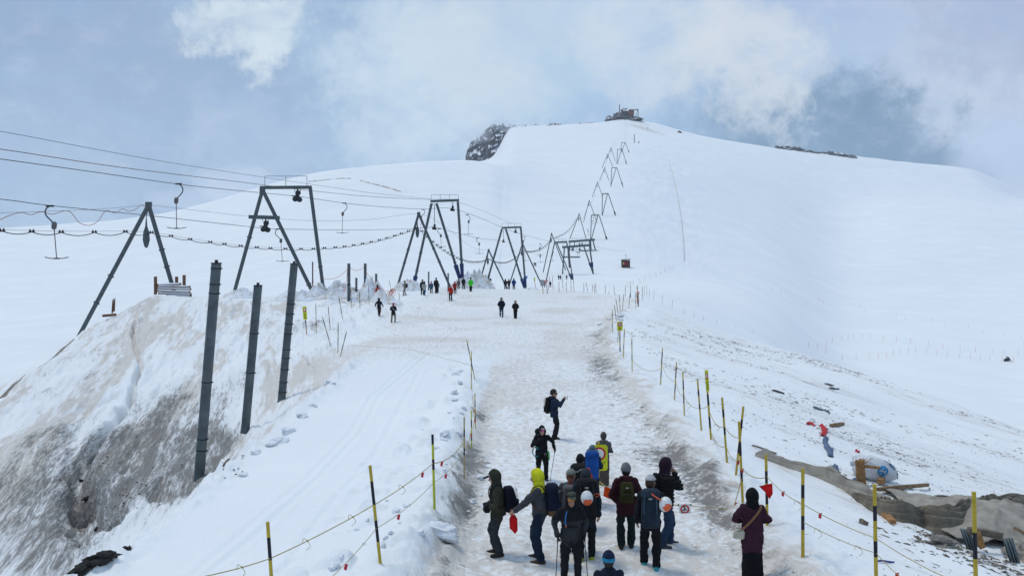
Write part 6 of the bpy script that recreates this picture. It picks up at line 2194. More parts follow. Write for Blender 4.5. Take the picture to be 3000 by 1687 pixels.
def rope(label, pts, sag=.08, r=.012, m=None, pen=(), knots=(), name="fence_rope", group="ropes strung between the marker poles"):
    base = pts[0]
    t = thing(name, label, "rope", base, 0, group)
    q = []
    for a, b in zip(pts[:-1], pts[1:]):
        L = (b - a).length
        for k in range(9):
            s = k / 9
            q.append(a + (b - a) * s - Vector((0, 0, sag * L * 4 * s * (1 - s))))
    q.append(pts[-1])
    MB().tube(q, r, 6).build("rope_line", m or ROPE, t, True, base)
    n = len(q) - 1
    for f in pen:
        p = q[min(int(f * n), n)]
        o = MB().add([p, p + Vector((.055, -.02, .01)), p + Vector((.03, -.04, -.10)), p + Vector((-.02, -.03, -.075))], [(0, 1, 2), (0, 2, 3)]).build("pennant", PEN, t, False, base)
        o.modifiers.new("t", "SOLIDIFY").thickness = .004
    for f in knots:
        p = q[min(int(f * n), n)]
        k_ = MB().ball(p, r * 2.2, 8, 6)
        k_.tube(cr([p, p + Vector((.05, -.03, -.08)), p + Vector((-.02, -.02, -.15))], 4), r * .6, 5)
        k_.tube(cr([p, p + Vector((-.07, 0, .04)), p + Vector((-.08, 0, -.04))], 4), r * .6, 5)
        k_.build("knot", m or ROPE, t, True, base)
    return t


def on(key, f):
    b, t = POLES[key]
    return b + (t - b) * f - Vector((0, .03, 0))


rope("upper yellow rope of the left fence, from the lower edge to the lime pole", [P(600, 1687, 14.2), on("L1", .62), on("L2", .60), on("L3", .62)], .012, .008, None, (.93,), (.2, .45, .62, .85))
rope("lower thin rope of the left fence with red pennants", [P(960, 1700, 16.0), on("L2", .36), on("L3", .36), on("L4", .45)], .02, .006, None, (.12, .45, .8), (.9,))
rope("yellow rope between the lime pole and the slim faded pole", [on("L3", .62), on("L4", .6)], .03, .010, None, (.3,), ())
rope("slack ropes linking the far poles of the left fence", [on("L4", .5), on("L5", .5), on("L6", .45), on("L7", .3)], .05, .009, None, (.3, .6, .8), ())
rope("rope across the ramp's upper end to the crossed poles", [place(*zb(775, 36)) + Vector((0, 0, .12)), place(*zb(1150, 72)) + Vector((0, 0, .25)), on("L8", .35)], .0, .007)
rope("upper rope of the right fence below the flagged pole", [on("R3", .70), on("R2", .60), on("R1", .47), on("R0", .30)], .03, .007, None, (.15, .42), (.33,))
rope("lower rope of the right fence running to the nearest thick pole", [on("R2", .40), on("R1", .32), P(2640, 1690, 17.0)], .03, .007, None, (.9,), (.15, .4))
rope("rope from the crossed pair to the flagged pole", [on("R4", .42), on("R3", .68)], .05, .010, None, (.1,), ())
rope("slack rope between the sign strip pole and the crossed pair", [on("R7", .42), on("R6", .56), on("R5", .55)], .06, .010, None, (), (.3,))
rope("lower slack rope between the sign strip pole and the crossed pair", [on("R7", .12), on("R6", .26), on("R4", .55)], .06, .010, None, (.9,), (.15,))
rope("thin rope linking the poles above the sign strip pole", [on("R11", .55), on("R10", .5), on("R9", .45), on("R8", .45), on("R7", .5)], .05, .009, None, (), (.6,))
rope("thin rope from the dark path edge to the lone thin pole", [on("R12", .35), on("R11", .45)], .05, .009)
rope("rope with orange banner across the path behind the queue", [P(1752, 1407, 25.4), P(1772, 1422, 24.6), P(1830, 1452, 23.9), P(1960, 1472, 23.6), P(1992, 1483, 23.5)], .0, .010, None, (), (.1,))
rope("rope from the round ski sign to the right berm", [P(2022, 1482, 23.5), P(2090, 1486, 23.4), P(2148, 1492, 23.2), on("R4", .3)], .0, .010, None, (.75,), (.7,))
rope("far piste rope running down the slope below the summit", [place(*q_) + Vector((0, 0, .5)) for q_ in ((1961, 478), (1970, 510), (1979, 545), (1986, 580), (1992, 615), (1998, 655), (2002, 700), (2004, 740), (2005, 768))], 0, .10, mat("faded_rope", (.50, .42, .33), .9), name="piste_rope")
for si, (sp, lab) in enumerate((([(650, 579), (690, 566), (763, 540), (830, 525), (870, 522)], "left"), ([(905, 530), (930, 528), (1000, 521), (1030, 521)], "middle"), ([(1055, 527), (1085, 535), (1130, 546), (1175, 560)], "right"))):
    pts_ = [place(q_[0], q_[1] + 3) for q_ in sp]
    o = MB().tube([p_ + Vector((0, 0, .05 + .3 * (k_ % 2))) for k_, p_ in enumerate(cr(pts_, 6))], [.35 + .2 * math.sin(k_ * 1.7) for k_ in range(len(cr(pts_, 6)))], 6).build("snow_seam", mat("seam_dirt", (.60, .53, .47), .9, 0, .4, .05), None, True, pts_[0])
    o.location = pts_[0]
    tag(o, None, None, kind="structure")
oc = [P(*z85(410, 405), 109), P(*z85(470, 415), 108), P(*z85(560, 405), 106), P(*z85(650, 355), 104), P(*z85(715, 295), 100)]
rope("orange cord sagging from the nearest tower to the corded post", cr(oc, 3), 0, .022, ROPEO, name="orange_rope", group="orange cords among the heaps")
rope("orange cord between the two heap posts", cr([P(*z85(750, 280), 100), P(*z85(820, 308), 101), P(*z85(870, 300), 102), P(*z85(925, 270), 104)], 3), 0, .022, ROPEO, name="orange_rope", group="orange cords among the heaps")
rope("orange cord dropping from the second heap post to the tangled pole", cr([P(*z85(950, 330), 103), P(*z85(1050, 460), 101), P(*z85(1130, 535), 100), P(*z85(1200, 565), 100), P(*z85(1250, 575), 100)], 3), 0, .022, ROPEO, name="orange_rope", group="orange cords among the heaps")
rope("orange cord hanging down beside the corded post", cr([P(*z85(715, 300), 99.8), P(*z85(705, 420), 99.5), P(*z85(680, 560), 98), P(*z85(640, 650), 96)], 3), 0, .016, ROPEO, name="orange_rope", group="orange cords among the heaps")
c = P(*z85(1260, 580), 99)
t = thing("cord_tangle", "tangle of orange cord hung on the leaning pole", "cord", c)
for k in range(6):
    a0 = random.uniform(0, 6)
    MB().tube([c + Vector(((.18 + .05 * k) * math.cos(a) * (.6 + .1 * k), -.05, (.3 + .04 * k) * math.sin(a + a0 * .2) - .1 * k * .3)) for a in np.linspace(0, 6.28, 13)], .02, 5).build("loop", ROPEO, t, True, c)

# ------------------------------------------------------------------ signs
SIGNY = mat("sign_yellow", (.62, .66, .02), .5, 0, .12, 4)
WHITE = mat("sign_white", (.72, .72, .70), .5, 0, .1)
REDP = mat("sign_red", (.55, .015, .015), .5, 0, .1)
INK = mat("sign_black", (.012, .012, .012), .6, 0, 0)
GREYB = mat("sign_grey", (.34, .35, .36), .6, 0, .2)


def disc(c, r, n=28, y=0.0):
    vs = [c + Vector((r * math.cos(2 * math.pi * k / n), y, r * math.sin(2 * math.pi * k / n))) for k in range(n)]
    return vs, [tuple(range(n))]


def plate(name, m, c, w, h, th, parent, base, cut=.12, rot=0.0):
    x, z = w / 2, h / 2
    k = cut * w
    o2 = [(-x + k, -z), (x - k, -z), (x, -z + k), (x, z - k), (x - k, z), (-x + k, z), (-x, z - k), (-x, -z + k)]
    cr_, sr = math.cos(rot), math.sin(rot)
    o2 = [(a * cr_ - b * sr, a * sr + b * cr_) for a, b in o2]
    vs = [c + Vector((a, -th / 2, b)) for a, b in o2] + [c + Vector((a, th / 2, b)) for a, b in o2]
    n = 8
    return MB().add(vs, [tuple(range(n)), tuple(range(2 * n - 1, n - 1, -1))] + [(i, n + i, n + (i + 1) % n, (i + 1) % n) for i in range(n)]).build(name, m, parent, False, base)


def ring(name, m, c, r0, r1, parent, base, y, n=32):
    vs, fs = [], []
    for k in range(n):
        a = 2 * math.pi * k / n
        for r in (r0, r1):
            vs.append(c + Vector((r * math.cos(a), y, r * math.sin(a))))
            vs.append(c + Vector((r * math.cos(a), y + .004, r * math.sin(a))))
    for k in range(n):
        a, b = 4 * k, 4 * ((k + 1) % n)
        fs += [(a, b, b + 2, a + 2), (a + 1, a + 3, b + 3, b + 1), (a, a + 1, b + 1, b), (a + 2, b + 2, b + 3, a + 3)]
    return MB().add(vs, fs).build(name, m, parent, False, base)


def text(name, s, c, size, m, parent, base, y=0, rot=0.0, sx=1.0):
    cu = bpy.data.curves.new(name, "FONT")
    cu.body = s
    cu.size = size
    cu.align_x = "CENTER"
    cu.align_y = "CENTER"
    cu.extrude = .001
    o = bpy.data.objects.new(name, cu)
    COL.objects.link(o)
    dg = bpy.context.evaluated_depsgraph_get()
    me = bpy.data.meshes.new_from_object(o.evaluated_get(dg))
    bpy.data.objects.remove(o)
    bpy.data.curves.remove(cu)
    n = bpy.data.objects.new(name, me)
    COL.objects.link(n)
    me.materials.clear()
    me.materials.append(m)
    n.parent = parent
    n.location = c + Vector((0, y, 0)) - base
    n.rotation_euler = (R(90), rot, 0)
    n.scale = (sx, 1, 1)
    return n


# large yellow closed-piste sign
d = 25.3
c = P(1756, 1340, d)
base = at(1754, d)
t = thing("closure_sign", "bright yellow sign with red ring standing among the hikers", "sign", base)
MB().tube([Vector((base.x, d + .03, base.z - .3)), c + Vector((-.02, .03, .38))], .022, 8).build("post", YEL, t, True, base)
plate("board", SIGNY, c, .42, .66, .012, t, base)
ring("red_ring", REDP, c + Vector((-.01, 0, .10)), .128, .172, t, base, -.012)
v_, f_ = disc(c + Vector((-.01, 0, .10)), .126, 28, -.0105)
MB().add(v_, f_).build("white_disc", WHITE, t, False, base)
text("lettering", "gesperrt", c + Vector((0, 0, -.12)), .085, INK, t, base, -.010)
text("lettering", "fermé", c + Vector((0, 0, -.195)), .085, INK, t, base, -.010)
text("lettering", "chiuso", c + Vector((0, 0, -.27)), .085, INK, t, base, -.010)
MB().box(c + Vector((-.02, -.02, .36)), (.05, .04, .08)).build("clip", YEL, t, False, base)
# orange banner on the rope
d = 24.2
c = P(1800, 1443, d)
base = c
t = thing("orange_banner", "orange banner hanging on the rope behind the maroon top", "banner", c)
a, b = P(1771, 1424, d), P(1832, 1444, d)
dn = Vector((.0, 0, -.24))
q = []
for k in range(9):
    s = k / 8
    q.append(a + (b - a) * s + Vector((0, .02 * math.sin(s * 9), 0)))
o = MB().add(q + [p + dn * (1 + .05 * math.sin(i)) + Vector((-.03, .02 * math.cos(i * 1.3), 0)) for i, p in enumerate(q)], [(i, i + 1, 10 + i, 9 + i) for i in range(8)]).build("cloth", cloth((.72, .07, .012), "orange_banner_cloth"), t, False, base)
o.modifiers.new("t", "SOLIDIFY").thickness = .004
text("lettering", "PISTE", c + Vector((-.06, 0, -.01)), .075, INK, t, base, -.045, .33)
text("lettering", "GESPERRT", c + Vector((-.01, 0, -.095)), .070, INK, t, base, -.045, .33)
# small white ski sign half sunk in snow
d = 23.4
c = P(2006, 1489, d)
base = at(2006, d)
t = thing("ski_sign", "small white board with red ring half sunk in the trampled snow", "sign", base)
plate("board", WHITE, c, .27, .22, .012, t, base, .04, .06)
ring("red_ring", REDP, c + Vector((0, 0, -.01)), .072, .105, t, base, -.012)
MB().tube([c + Vector((-.05, -.012, -.04)), c + Vector((.05, -.012, -.02))], .008, 6).tube([c + Vector((-.02, -.012, -.03)), c + Vector((.01, -.012, .01)), c + Vector((-.02, -.012, .04))], .014, 6).ball(c + Vector((-.03, -.014, .055)), .016, 8, 6).build("skier_symbol", INK, t, True, base)
for s_ in (-1, 1):
    MB().ball(c + Vector((s_ * .15, 0, .09)), .022, 8, 6).build("rope_clip", INK, t, True, base)
MB().tube([c + Vector((.1, .02, -.09)), Vector((c.x + .1, d + .02, base.z - .2))], .015, 6).build("stake", INK, t, True, base)
# yellow prohibition sign on the bend
b_, t_ = POLES["R14"]
d = b_.y - .06
c = P(1816, 955, d)
t = thing("prohibition_sign", "yellow board with red ring and two walkers on the bend of the right berm", "sign", b_)
plate("board", SIGNY, c, .31, .49, .014, t, b_, .05)
ring("red_ring", REDP, c + Vector((0, 0, .09)), .085, .125, t, b_, -.012)
v_, f_ = disc(c + Vector((0, 0, .09)), .084, 24, -.0105)
MB().add(v_, f_).build("white_disc", WHITE, t, False, b_)
w_ = MB()
for s_ in (-1, 1):
    w_.ball(c + Vector((s_ * .032, -.014, .135)), .016, 8, 6).tube([c + Vector((s_ * .032, -.014, .115)), c + Vector((s_ * .032, -.014, .08)), c + Vector((s_ * .05, -.014, .045))], .014, 6).tube([c + Vector((s_ * .032, -.014, .08)), c + Vector((s_ * .018, -.014, .045))], .011, 6)
w_.build("walker_symbol", INK, t, True, b_)
for k in range(4):
    w_ = MB()
    L = (.2, .12, .15, .15)[k]
    for j in range(6):
        w_.box(c + Vector((-L / 2 + L * (j + .5) / 6, -.012, -.085 - .04 * k)), (L / 8, .004, .02))
    w_.build("small_print", INK, t, False, b_)


def small_sign(label, px, py, w, h, m, d, kind, base_px, pm=ORAW):
    base = at(base_px[0], d)
    c = P(px, py, d)
    t = thing("piste_sign", label, "sign", base)
    b0 = P(base_px[0], base_px[1], d)
    b0.z = min(b0.z, base.z) - .2
    MB().tube([b0, c + Vector((0, .04, h * .45))], .04, 8).build("post", pm, t, True, base)
    if kind == "disc":
        v_, f_ = disc(c, w / 2, 24, -.03)
        v2, f2 = disc(c, w / 2, 24, .0)
        n = len(v_)
        MB().add(v_ + v2, [tuple(range(n)), tuple(range(2 * n - 1, n - 1, -1))] + [(i, n + i, n + (i + 1) % n, (i + 1) % n) for i in range(n)]).build("board", m, t, False, base)
        MB().box(c + Vector((0, -.045, 0)), (w * .6, .02, w * .2)).build("white_bar", WHITE, t, False, base)
    else:
        plate("board", m, c, w, h, .03, t, base, .04)
        if kind == "ring":
            ring("red_ring", REDP, c + Vector((0, 0, h * .17)), w * .26, w * .4, t, base, -.03)
            v_, f_ = disc(c + Vector((0, 0, h * .17)), w * .27, 20, -.025)
            MB().add(v_, f_).build("white_disc", WHITE, t, False, base)
            MB().ball(c + Vector((0, -.03, h * .17)), (w * .1, .01, w * .14), 8, 6).build("symbol", INK, t, True, base)
        if kind in ("ring", "lines"):
            for k in range(3):
                MB().box(c + Vector((0, -.028, -h * (.18 + .11 * k))), (w * .6, .01, h * .05)).build("small_print", INK, t, False, base)
    return t


small_sign("red round no-entry disc on the far right berm", 1869.5, 858, .24, .24, REDP, POLES["RB6"][0].y, "disc", (1871, 891), mat("dark_red_pole", (.09, .035, .035), .7))
small_sign("red round no-entry disc on a dark post at the end of the path", *zr(1355, 875), .33, .33, REDP, 118, "disc", zr(1376, 1172), mat("dark_red_pole", (.09, .035, .035), .7))
small_sign("grey square board on a banded post at the end of the path", *zr(1282, 908), .50, .68, GREYB, 118, "back", zr(1300, 1168))
small_sign("yellow ring sign behind the big dirty heap", *zr(106, 768), .44, .68, SIGNY, 165, "ring", zr(106, 880))
small_sign("narrow yellow sign turned sideways beyond the third tower", *zr(1140, 850), .20, .66, SIGNY, 160, "lines", zr(1165, 1010))
small_sign("small orange topped sign behind the red disc on the berm", 1867, 842, .12, .36, mat("sign_faded", (.6, .5, .25), .6), POLES["RB6"][0].y + 3, "lines", (1868, 885))
for key, lab, w_, h_ in (("R7", "narrow yellow warning strip on top of the tallest right berm pole", .10, .62), ("LF0", "narrow yellow warning strip on the post left of the ramp", .30, 1.0)):
    b_, t_ = POLES[key]
    c = t_ - (t_ - b_).normalized() * h_ * .5 + Vector((0, -.06, 0))
    t = thing("warning_strip", lab, "sign", c)
    rt = math.atan2((t_ - b_).x, (t_ - b_).z)
    MB().box(c, (w_, .02, h_), (0, rt, 0), 0, .004).build("board", SIGNY, t, False, c)
    u = (t_ - b_).normalized()
    MB().box(c + u * h_ * .22 + Vector((0, -.015, 0)), (w_ * .6, .006, h_ * .3), (0, rt, 0)).build("red_symbol", REDP, t, False, c)
    MB().box(c + u * h_ * .24 + Vector((0, -.02, 0)), (w_ * .3, .006, h_ * .2), (0, rt, 0)).build("white_symbol", WHITE, t, False, c)
    for k in range(4):
        MB().box(c - u * h_ * (.08 + .1 * k) + Vector((0, -.015, 0)), (w_ * .6, .006, h_ * .035), (0, rt, 0)).build("small_print", INK, t, False, c)
# big blue disc on the third tower's sleeve
c = P(*z6(2037, 670), 195.5)
o = MB().tube([c, c + Vector((0, .06, 0))], .26, 24).build("blue_disc", mat("blue_disc_paint", (.015, .16, .42), .5), None, False, c)
o.location = c
tag(o, "bright blue round disc at the padded feet of the third tower", "sign")
print("poles", round(time.time() - T0, 1))
# ------------------------------------------------------------------ fleece, timber and rubbish on the right-hand slope
FLEECE = mat("grey_fleece", (.34, .31, .265), .95, 0, .35, 2.5, .4, 25, .1)
FLEECED = mat("soiled_fleece", (.19, .165, .13), .95, 0, .45, 3.0, .4, 25, .1)
WOOD = mat("weathered_wood", (.24, .15, .085), .85, 0, .45, 6, .5, 30)
WOODR = mat("raw_wood", (.36, .19, .075), .85, 0, .45, 9, .6, 40)
WOODG = mat("grey_wood", (.17, .135, .10), .9, 0, .4, 6, .5, 30)
RUBBLE = mat("black_rubble", (.035, .033, .03), .95, 0, .6, 4, .8, 12)
NETB = cloth((.12, .17, .27), "blue_net")
NETR = cloth((.55, .05, .06), "red_net")
METAL = mat("zinc_sheet", (.13, .16, .17), .45, .5, .35, 4)


def cloth_roll(name, label, pts, m, seed, folds=5, n=44, cat="fleece roll"):
    """bunched strip of fleece lying along a ground line: (px, py, half width m, height m)"""
    g = []
    for px, py, w, h in pts:
        p = place(px, py) if py > 0 else at(px, -py)
        g.append((p, w, h))
    line = cr([q[0] for q in g], 9)
    ws = np.interp(np.linspace(0, len(g) - 1, len(line)), range(len(g)), [q[1] for q in g])
    hs = np.interp(np.linspace(0, len(g) - 1, len(line)), range(len(g)), [q[2] for q in g])
    vs, fs = [], []
    for i, p in enumerate(line):
        tn = (line[min(i + 1, len(line) - 1)] - line[max(i - 1, 0)])
        tn.z = 0
        tn.normalize()
        sd = Vector((tn.y, -tn.x, 0))
        for k in range(n):
            s = k / (n - 1) * 2 - 1
            ph = i * .045 + .8 * fbm1(i * .07, s * 1.2, seed, 3)
            prof = (1 - abs(s) ** 2.4)
            z = hs[i] * prof * (.15 + .85 * abs(math.cos(s * math.pi * folds * .5 + ph * 2.0)) ** .7) + hs[i] * .45 * fbm1(i * .16, s * 2.3 + 5, seed + 3, 3) * prof
            q = p + sd * (s * ws[i] * (1 + .25 * fbm1(i * .12, s * .6 + 9, seed + 6, 2)))
            vs.append(Vector((q.x, q.y, gz(q.x, q.y) + max(z, -.02) + (.0 if abs(s) < .99 else -.05))))
    for i in range(len(line) - 1):
        for k in range(n - 1):
            fs.append((i * n + k, i * n + k + 1, (i + 1) * n + k + 1, (i + 1) * n + k))
    b = g[0][0]
    o = mesh_obj(name, [v - b for v in vs], fs, m, None, True)
    o.location = b
    tag(o, label, cat)
    return o


D2 = lambda x, y, w, h: (x * 1.1646, y * 1.16425, w, h)
cloth_roll("fleece_strip", "long twisted strip of grey fleece snaking down the right slope", [D2(1900, 1146, .10, .06), D2(1930, 1155, .18, .32), D2(1975, 1172, .12, .18), D2(2040, 1192, .13, .26), D2(2090, 1212, .20, .42), D2(2130, 1232, .15, .28), D2(2180, 1262, .22, .40), D2(2230, 1290, .26, .42)], FLEECE, 3, 4)
cloth_roll("fleece_strip", "broad soiled fold of fleece joining the twisted strip to the big sheet", [D2(2150, 1246, .12, .14), D2(2200, 1280, .20, .32), D2(2260, 1306, .26, .42), D2(2320, 1326, .32, .50), D2(2385, 1338, .40, .60), D2(2440, 1328, .45, .62), D2(2500, 1310, .5, .6), D2(2570, 1300, .45, .5)], FLEECED, 8, 9, 60)
cloth_roll("fleece_strip", "upper soiled fold of fleece behind the loose rubble", [D2(2335, 1262, .15, .08), D2(2370, 1264, .25, .22), D2(2410, 1275, .30, .20), D2(2460, 1275, .3, .22), D2(2540, 1268, .4, .25), D2(2620, 1266, .4, .2)], FLEECED, 14, 6)
cloth_roll("fleece_strip", "grey edge of fleece along the left mound's skyline", [(-40, -66, .28, .12), (20, -70, .25, .12), (70, -75, .22, .10), (120, -80, .2, .10), (170, -85, .18, .08), (215, -90, .12, .06)], FLEECE, 21, 4)

# big draped sheet
vs, fs = [], []
nu, nv = 150, 90
cx0, cx1 = 9.9, 16.5
for i in range(nu):
    u = i / (nu - 1)
    for j in range(nv):
        v = j / (nv - 1)
        x = cx0 + (cx1 - cx0) * u
        hem = 22.3 - .55 * sstep(np.array([u]), .15, .5)[0] - .12 * math.sin(u * 7) - .35 * u + .35 * fbm1(x * .9, 4.0, 45, 4, .6)
        y = hem + (26.4 - hem) * v
        fx = x * .9 - y * .55 + .55 * fbm1(x * .45 + 3, y * .3, 15, 3) + .25 * u * u
        am = .35 + 1.3 * abs(fbm1(fx * .7, y * .15, 25, 2)) * 2
        nz = fbm1(x * .5, y * .5, 5, 3)
        rise = float(sstep(np.array([v]), -.05, .22)[0]) * (1 - float(sstep(np.array([v]), .45, 1.0)[0])) * float(sstep(np.array([u]), -.02, .22)[0])
        z = gz(x, y) + .14 + .56 * rise * (1 + .12 * nz) + am * rise * .20 * (abs(math.sin(fx * 3.1 + .9 * nz)) ** .6 - .5) + .09 * rise * am * abs(math.sin(fx * 8.3 + 2.5 * nz)) + .10 * rise * fbm1(fx * 2.2, y * .6, 35, 3)
        z += .22 * (1 - v / .2) * fbm1(x * 1.3, 8.0, 55, 3) * (v < .2)
        if v < .08:
            z -= .14 * (1 - v / .08) * (.5 + fbm1(x * 1.1, 2.0, 65, 3))
        vs.append(Vector((x + .04 * math.sin(fx * 9), y, z)))
    for j in range(nv - 1):
        if i < nu - 1:
            a = i * nv + j
            fs.append((a, a + nv, a + nv + 1, a + 1))
b = Vector((11.5, 23.5, gz(11.5, 23.5)))
o = mesh_obj("fleece_sheet", [v - b for v in vs], fs, FLEECE, None, True)
o.location = b
md = o.modifiers.new("t", "SOLIDIFY")
md.thickness = .02
tag(o, "large draped sheet of pale grey fleece over rubbish at the lower right", "fleece sheet")


def plank(label, a, b, w, th, m, name="plank", da=None, lift=.05, group="broken timber on the right slope"):
    p = place(*a) if da is None else P(*a, da)
    q = place(*b) if da is None else P(*b, da)
    p, q = p + Vector((0, 0, lift)), q + Vector((0, 0, lift))
    v = q - p
    L = v.length
    M = v.to_track_quat("X", "Z").to_matrix()
    bx = MB()
    n = 7
    rings = []
    for k in range(n):
        s = k / (n - 1)
        jx = random.uniform(-.06, .06) if k in (0, n - 1) else 0
        ring_ = []
        for (yy, zz) in ((-1, -1), (1, -1), (1, 1), (-1, 1)):
            ring_.append(p + M @ Vector((L * s + jx * yy, yy * w / 2 * (1 + random.uniform(-.06, .06)), zz * th / 2 + .01 * math.sin(s * 5))))
        rings.append(ring_)
    bx.rings(rings)
    o = bx.build(name, m, None, False, p)
    o.location = p
    tag(o, label, "timber", group)
    return o


zl = lambda x, y: (2000 + x / 2.468, 1100 + y / 2.468)
zm = lambda x, y: (2430 + x / 7.245, 1300 + y / 7.245)
zn = lambda x, y: (2600 + x / 5.05, 1400 + y / 5.05)
plank("thin dark stick lying above the fleece strip's tip", zl(505, 515), zl(672, 572), .06, .04, WOODG, "stick")
plank("long pale pole lying across the rubbish", zm(1030, 1078), zm(2080, 960), .10, .09, WOOD, "wooden_pole", None, .14)
plank("dark beam under the long pale pole", zm(1150, 950), zm(1560, 1060), .14, .10, WOODG, "beam")
plank("short pale beam with notches under the long pole", zm(1200, 1010), zm(1570, 1120), .12, .10, WOOD, "beam", None, .03)
plank("thin grey batten across the rubble", zn(290, 402), zn(800, 388), .08, .04, WOODG, "batten", None, .1)
plank("rough brown log behind the red net", zl(1075, 372), zl(1160, 355), .14, .12, WOOD, "log")
plank("split brown log leaning beside the white sack", zm(1075, 890), zm(1340, 640), .16, .12, WOODR, "log", None, .12)
plank("dark board edge lying high on the slope", zl(650, 112), zl(735, 135), .3, .04, mat("dark_board", (.03, .03, .033), .8), "board")
plank("splintered raw timber end by the fleece fold", zl(1452, 1010), zl(1520, 1070), .16, .10, WOODR, "timber_end")
plank("small broken block of wood below the fleece fold", zl(1288, 1070), zl(1325, 1078), .14, .10, WOODG, "wood_block")
plank("horizontal beam poking out under the big sheet", zn(1190, 775), zn(1660, 835), .16, .14, WOODG, "beam", 21.7, 0)
plank("slanted raw beam poking out under the big sheet", zn(1310, 800), zn(1390, 1000), .15, .13, WOODR, "beam", 21.5, 0)
plank("weathered plank at the right edge on the big sheet", zn(1870, 735), zn(2060, 830), .16, .06, WOOD, "plank", 21.2, 0)
plank("blue plastic stick in the snow by the thick pole", zl(1405, 1350), zl(1512, 1352), .03, .03, mat("blue_stick", (.02, .03, .2), .5), "stick", None, .03)
plank("dark wood scrap high on the slope above the net", zl(1030, 62), zl(1085, 76), .2, .03, mat("dark_board", (.03, .03, .033), .8), "board")
plank("grey wood scrap right of the steel post's foot", (656, 1366), (667, 1348), .06, .05, WOODG, "wood_scrap", None, .03, "broken timber on the left mound")

# splintered stump
p = place(*zm(690, 850))
t = thing("splintered_post", "splintered orange-brown wooden post in front of the white sack", "post", p)
s = 30 / F * 1.0
rr = .125
q = MB()
rings = []
for k, z in enumerate((-.15, .1, .3, .5, .62)):
    rings.append([p + Vector(((rr + .02 * math.sin(j * 5)) * math.cos(2 * math.pi * j / 16) - z * .09, rr * .85 * math.sin(2 * math.pi * j / 16), z + (random.uniform(-.05, .08) if k == 4 else 0))) for j in range(16)])
q.rings(rings).build("trunk", WOODR, t, False, p)
for k in range(22):
    a, r_ = random.uniform(0, 6.28), random.uniform(0, rr)
    st = p + Vector((r_ * math.cos(a) - .055, r_ * math.sin(a), .56))
    en = st + Vector((random.uniform(-.08, .3), random.uniform(-.1, .05), random.uniform(.04, .16)))
    MB().tube([st, en], [.02, .004], 5).build("splinter", WOODR, t, False, p)
MB().tube([p + Vector((.05, -.05, .5)), p + Vector((.45, -.15, .48))], [.05, .035], 6).build("snapped_piece", WOODR, t, False, p)

# white woven sack with blue emblem
p = place(*zm(1010, 800))
p.y += .25
p.z = gz(p.x, p.y)
t = thing("bulk_sack", "white woven bulk sack with round blue emblem lying on the slope", "sack", p)
SACK = mat("white_woven", (.62, .63, .65), .6, 0, .15, 5, .3, 60)
BLUEP = mat("blue_print", (.015, .22, .46), .6, 0, .15)
q = MB().ball((0, 0, 0), 1.0, 40, 24)
vv = []
for v in q.v:
    e = 2.6
    n_ = (abs(v.x) ** e + abs(v.y) ** e + abs(v.z) ** e) ** (1 / e)
    w = v / n_
    k = 1 + .10 * fbm1(w.x * 3.0, w.z * 3.0 + w.y * 2.2, 77, 4) * 2
    x = w.x * .60 * k
    slope = (.36 - .12 * max(0, w.x) - .05 * max(0, -w.x))
    z = .30 + w.z * slope * k - .10 * w.x
    vv.append(Vector((x, w.y * .42 * k, max(z, -.08))))
q.v = vv
sack = q.build("sack_body", SACK, t, True)
MB().tube(cr([(.2, -.30, .6), (.40, -.36, .45), (.52, -.36, .28), (.60, -.20, .05)], 5), .012, 6).build("seam", mat("seam_grey", (.25, .26, .27), .7), t, True)


def wrap(pts, name, m, off=.014):
    """project flat outlines (x, z) onto the sack front"""
    from mathutils.bvhtree import BVHTree
    bv = BVHTree.FromPolygons([v.co for v in sack.data.vertices], [tuple(f.vertices) for f in sack.data.polygons])
    b_ = MB()
    for vsx, fsx in pts:
        o3 = []
        for x, z in vsx:
            h = bv.ray_cast(Vector((x, -2, z)), Vector((0, 1, 0)))
            y = h[0].y if h[0] is not None else -.3
            o3.append(Vector((x, y - off, z)))
        b_.add(o3, fsx)
    return b_.build(name, m, t, True)


def fan(cx, cz, r, n=28, rings_=4):
    vs_ = [(cx, cz)]
    fs_ = []
    for k in range(1, rings_ + 1):
        for j in range(n):
            a = 2 * math.pi * j / n
            vs_.append((cx + r * k / rings_ * math.cos(a), cz + r * k / rings_ * math.sin(a)))
    for j in range(n):
        fs_.append((0, 1 + j, 1 + (j + 1) % n))
    for k in range(rings_ - 1):
        for j in range(n):
            a, b_ = 1 + k * n + j, 1 + k * n + (j + 1) % n
            fs_.append((a, a + n, b_ + n, b_))
    return vs_, fs_


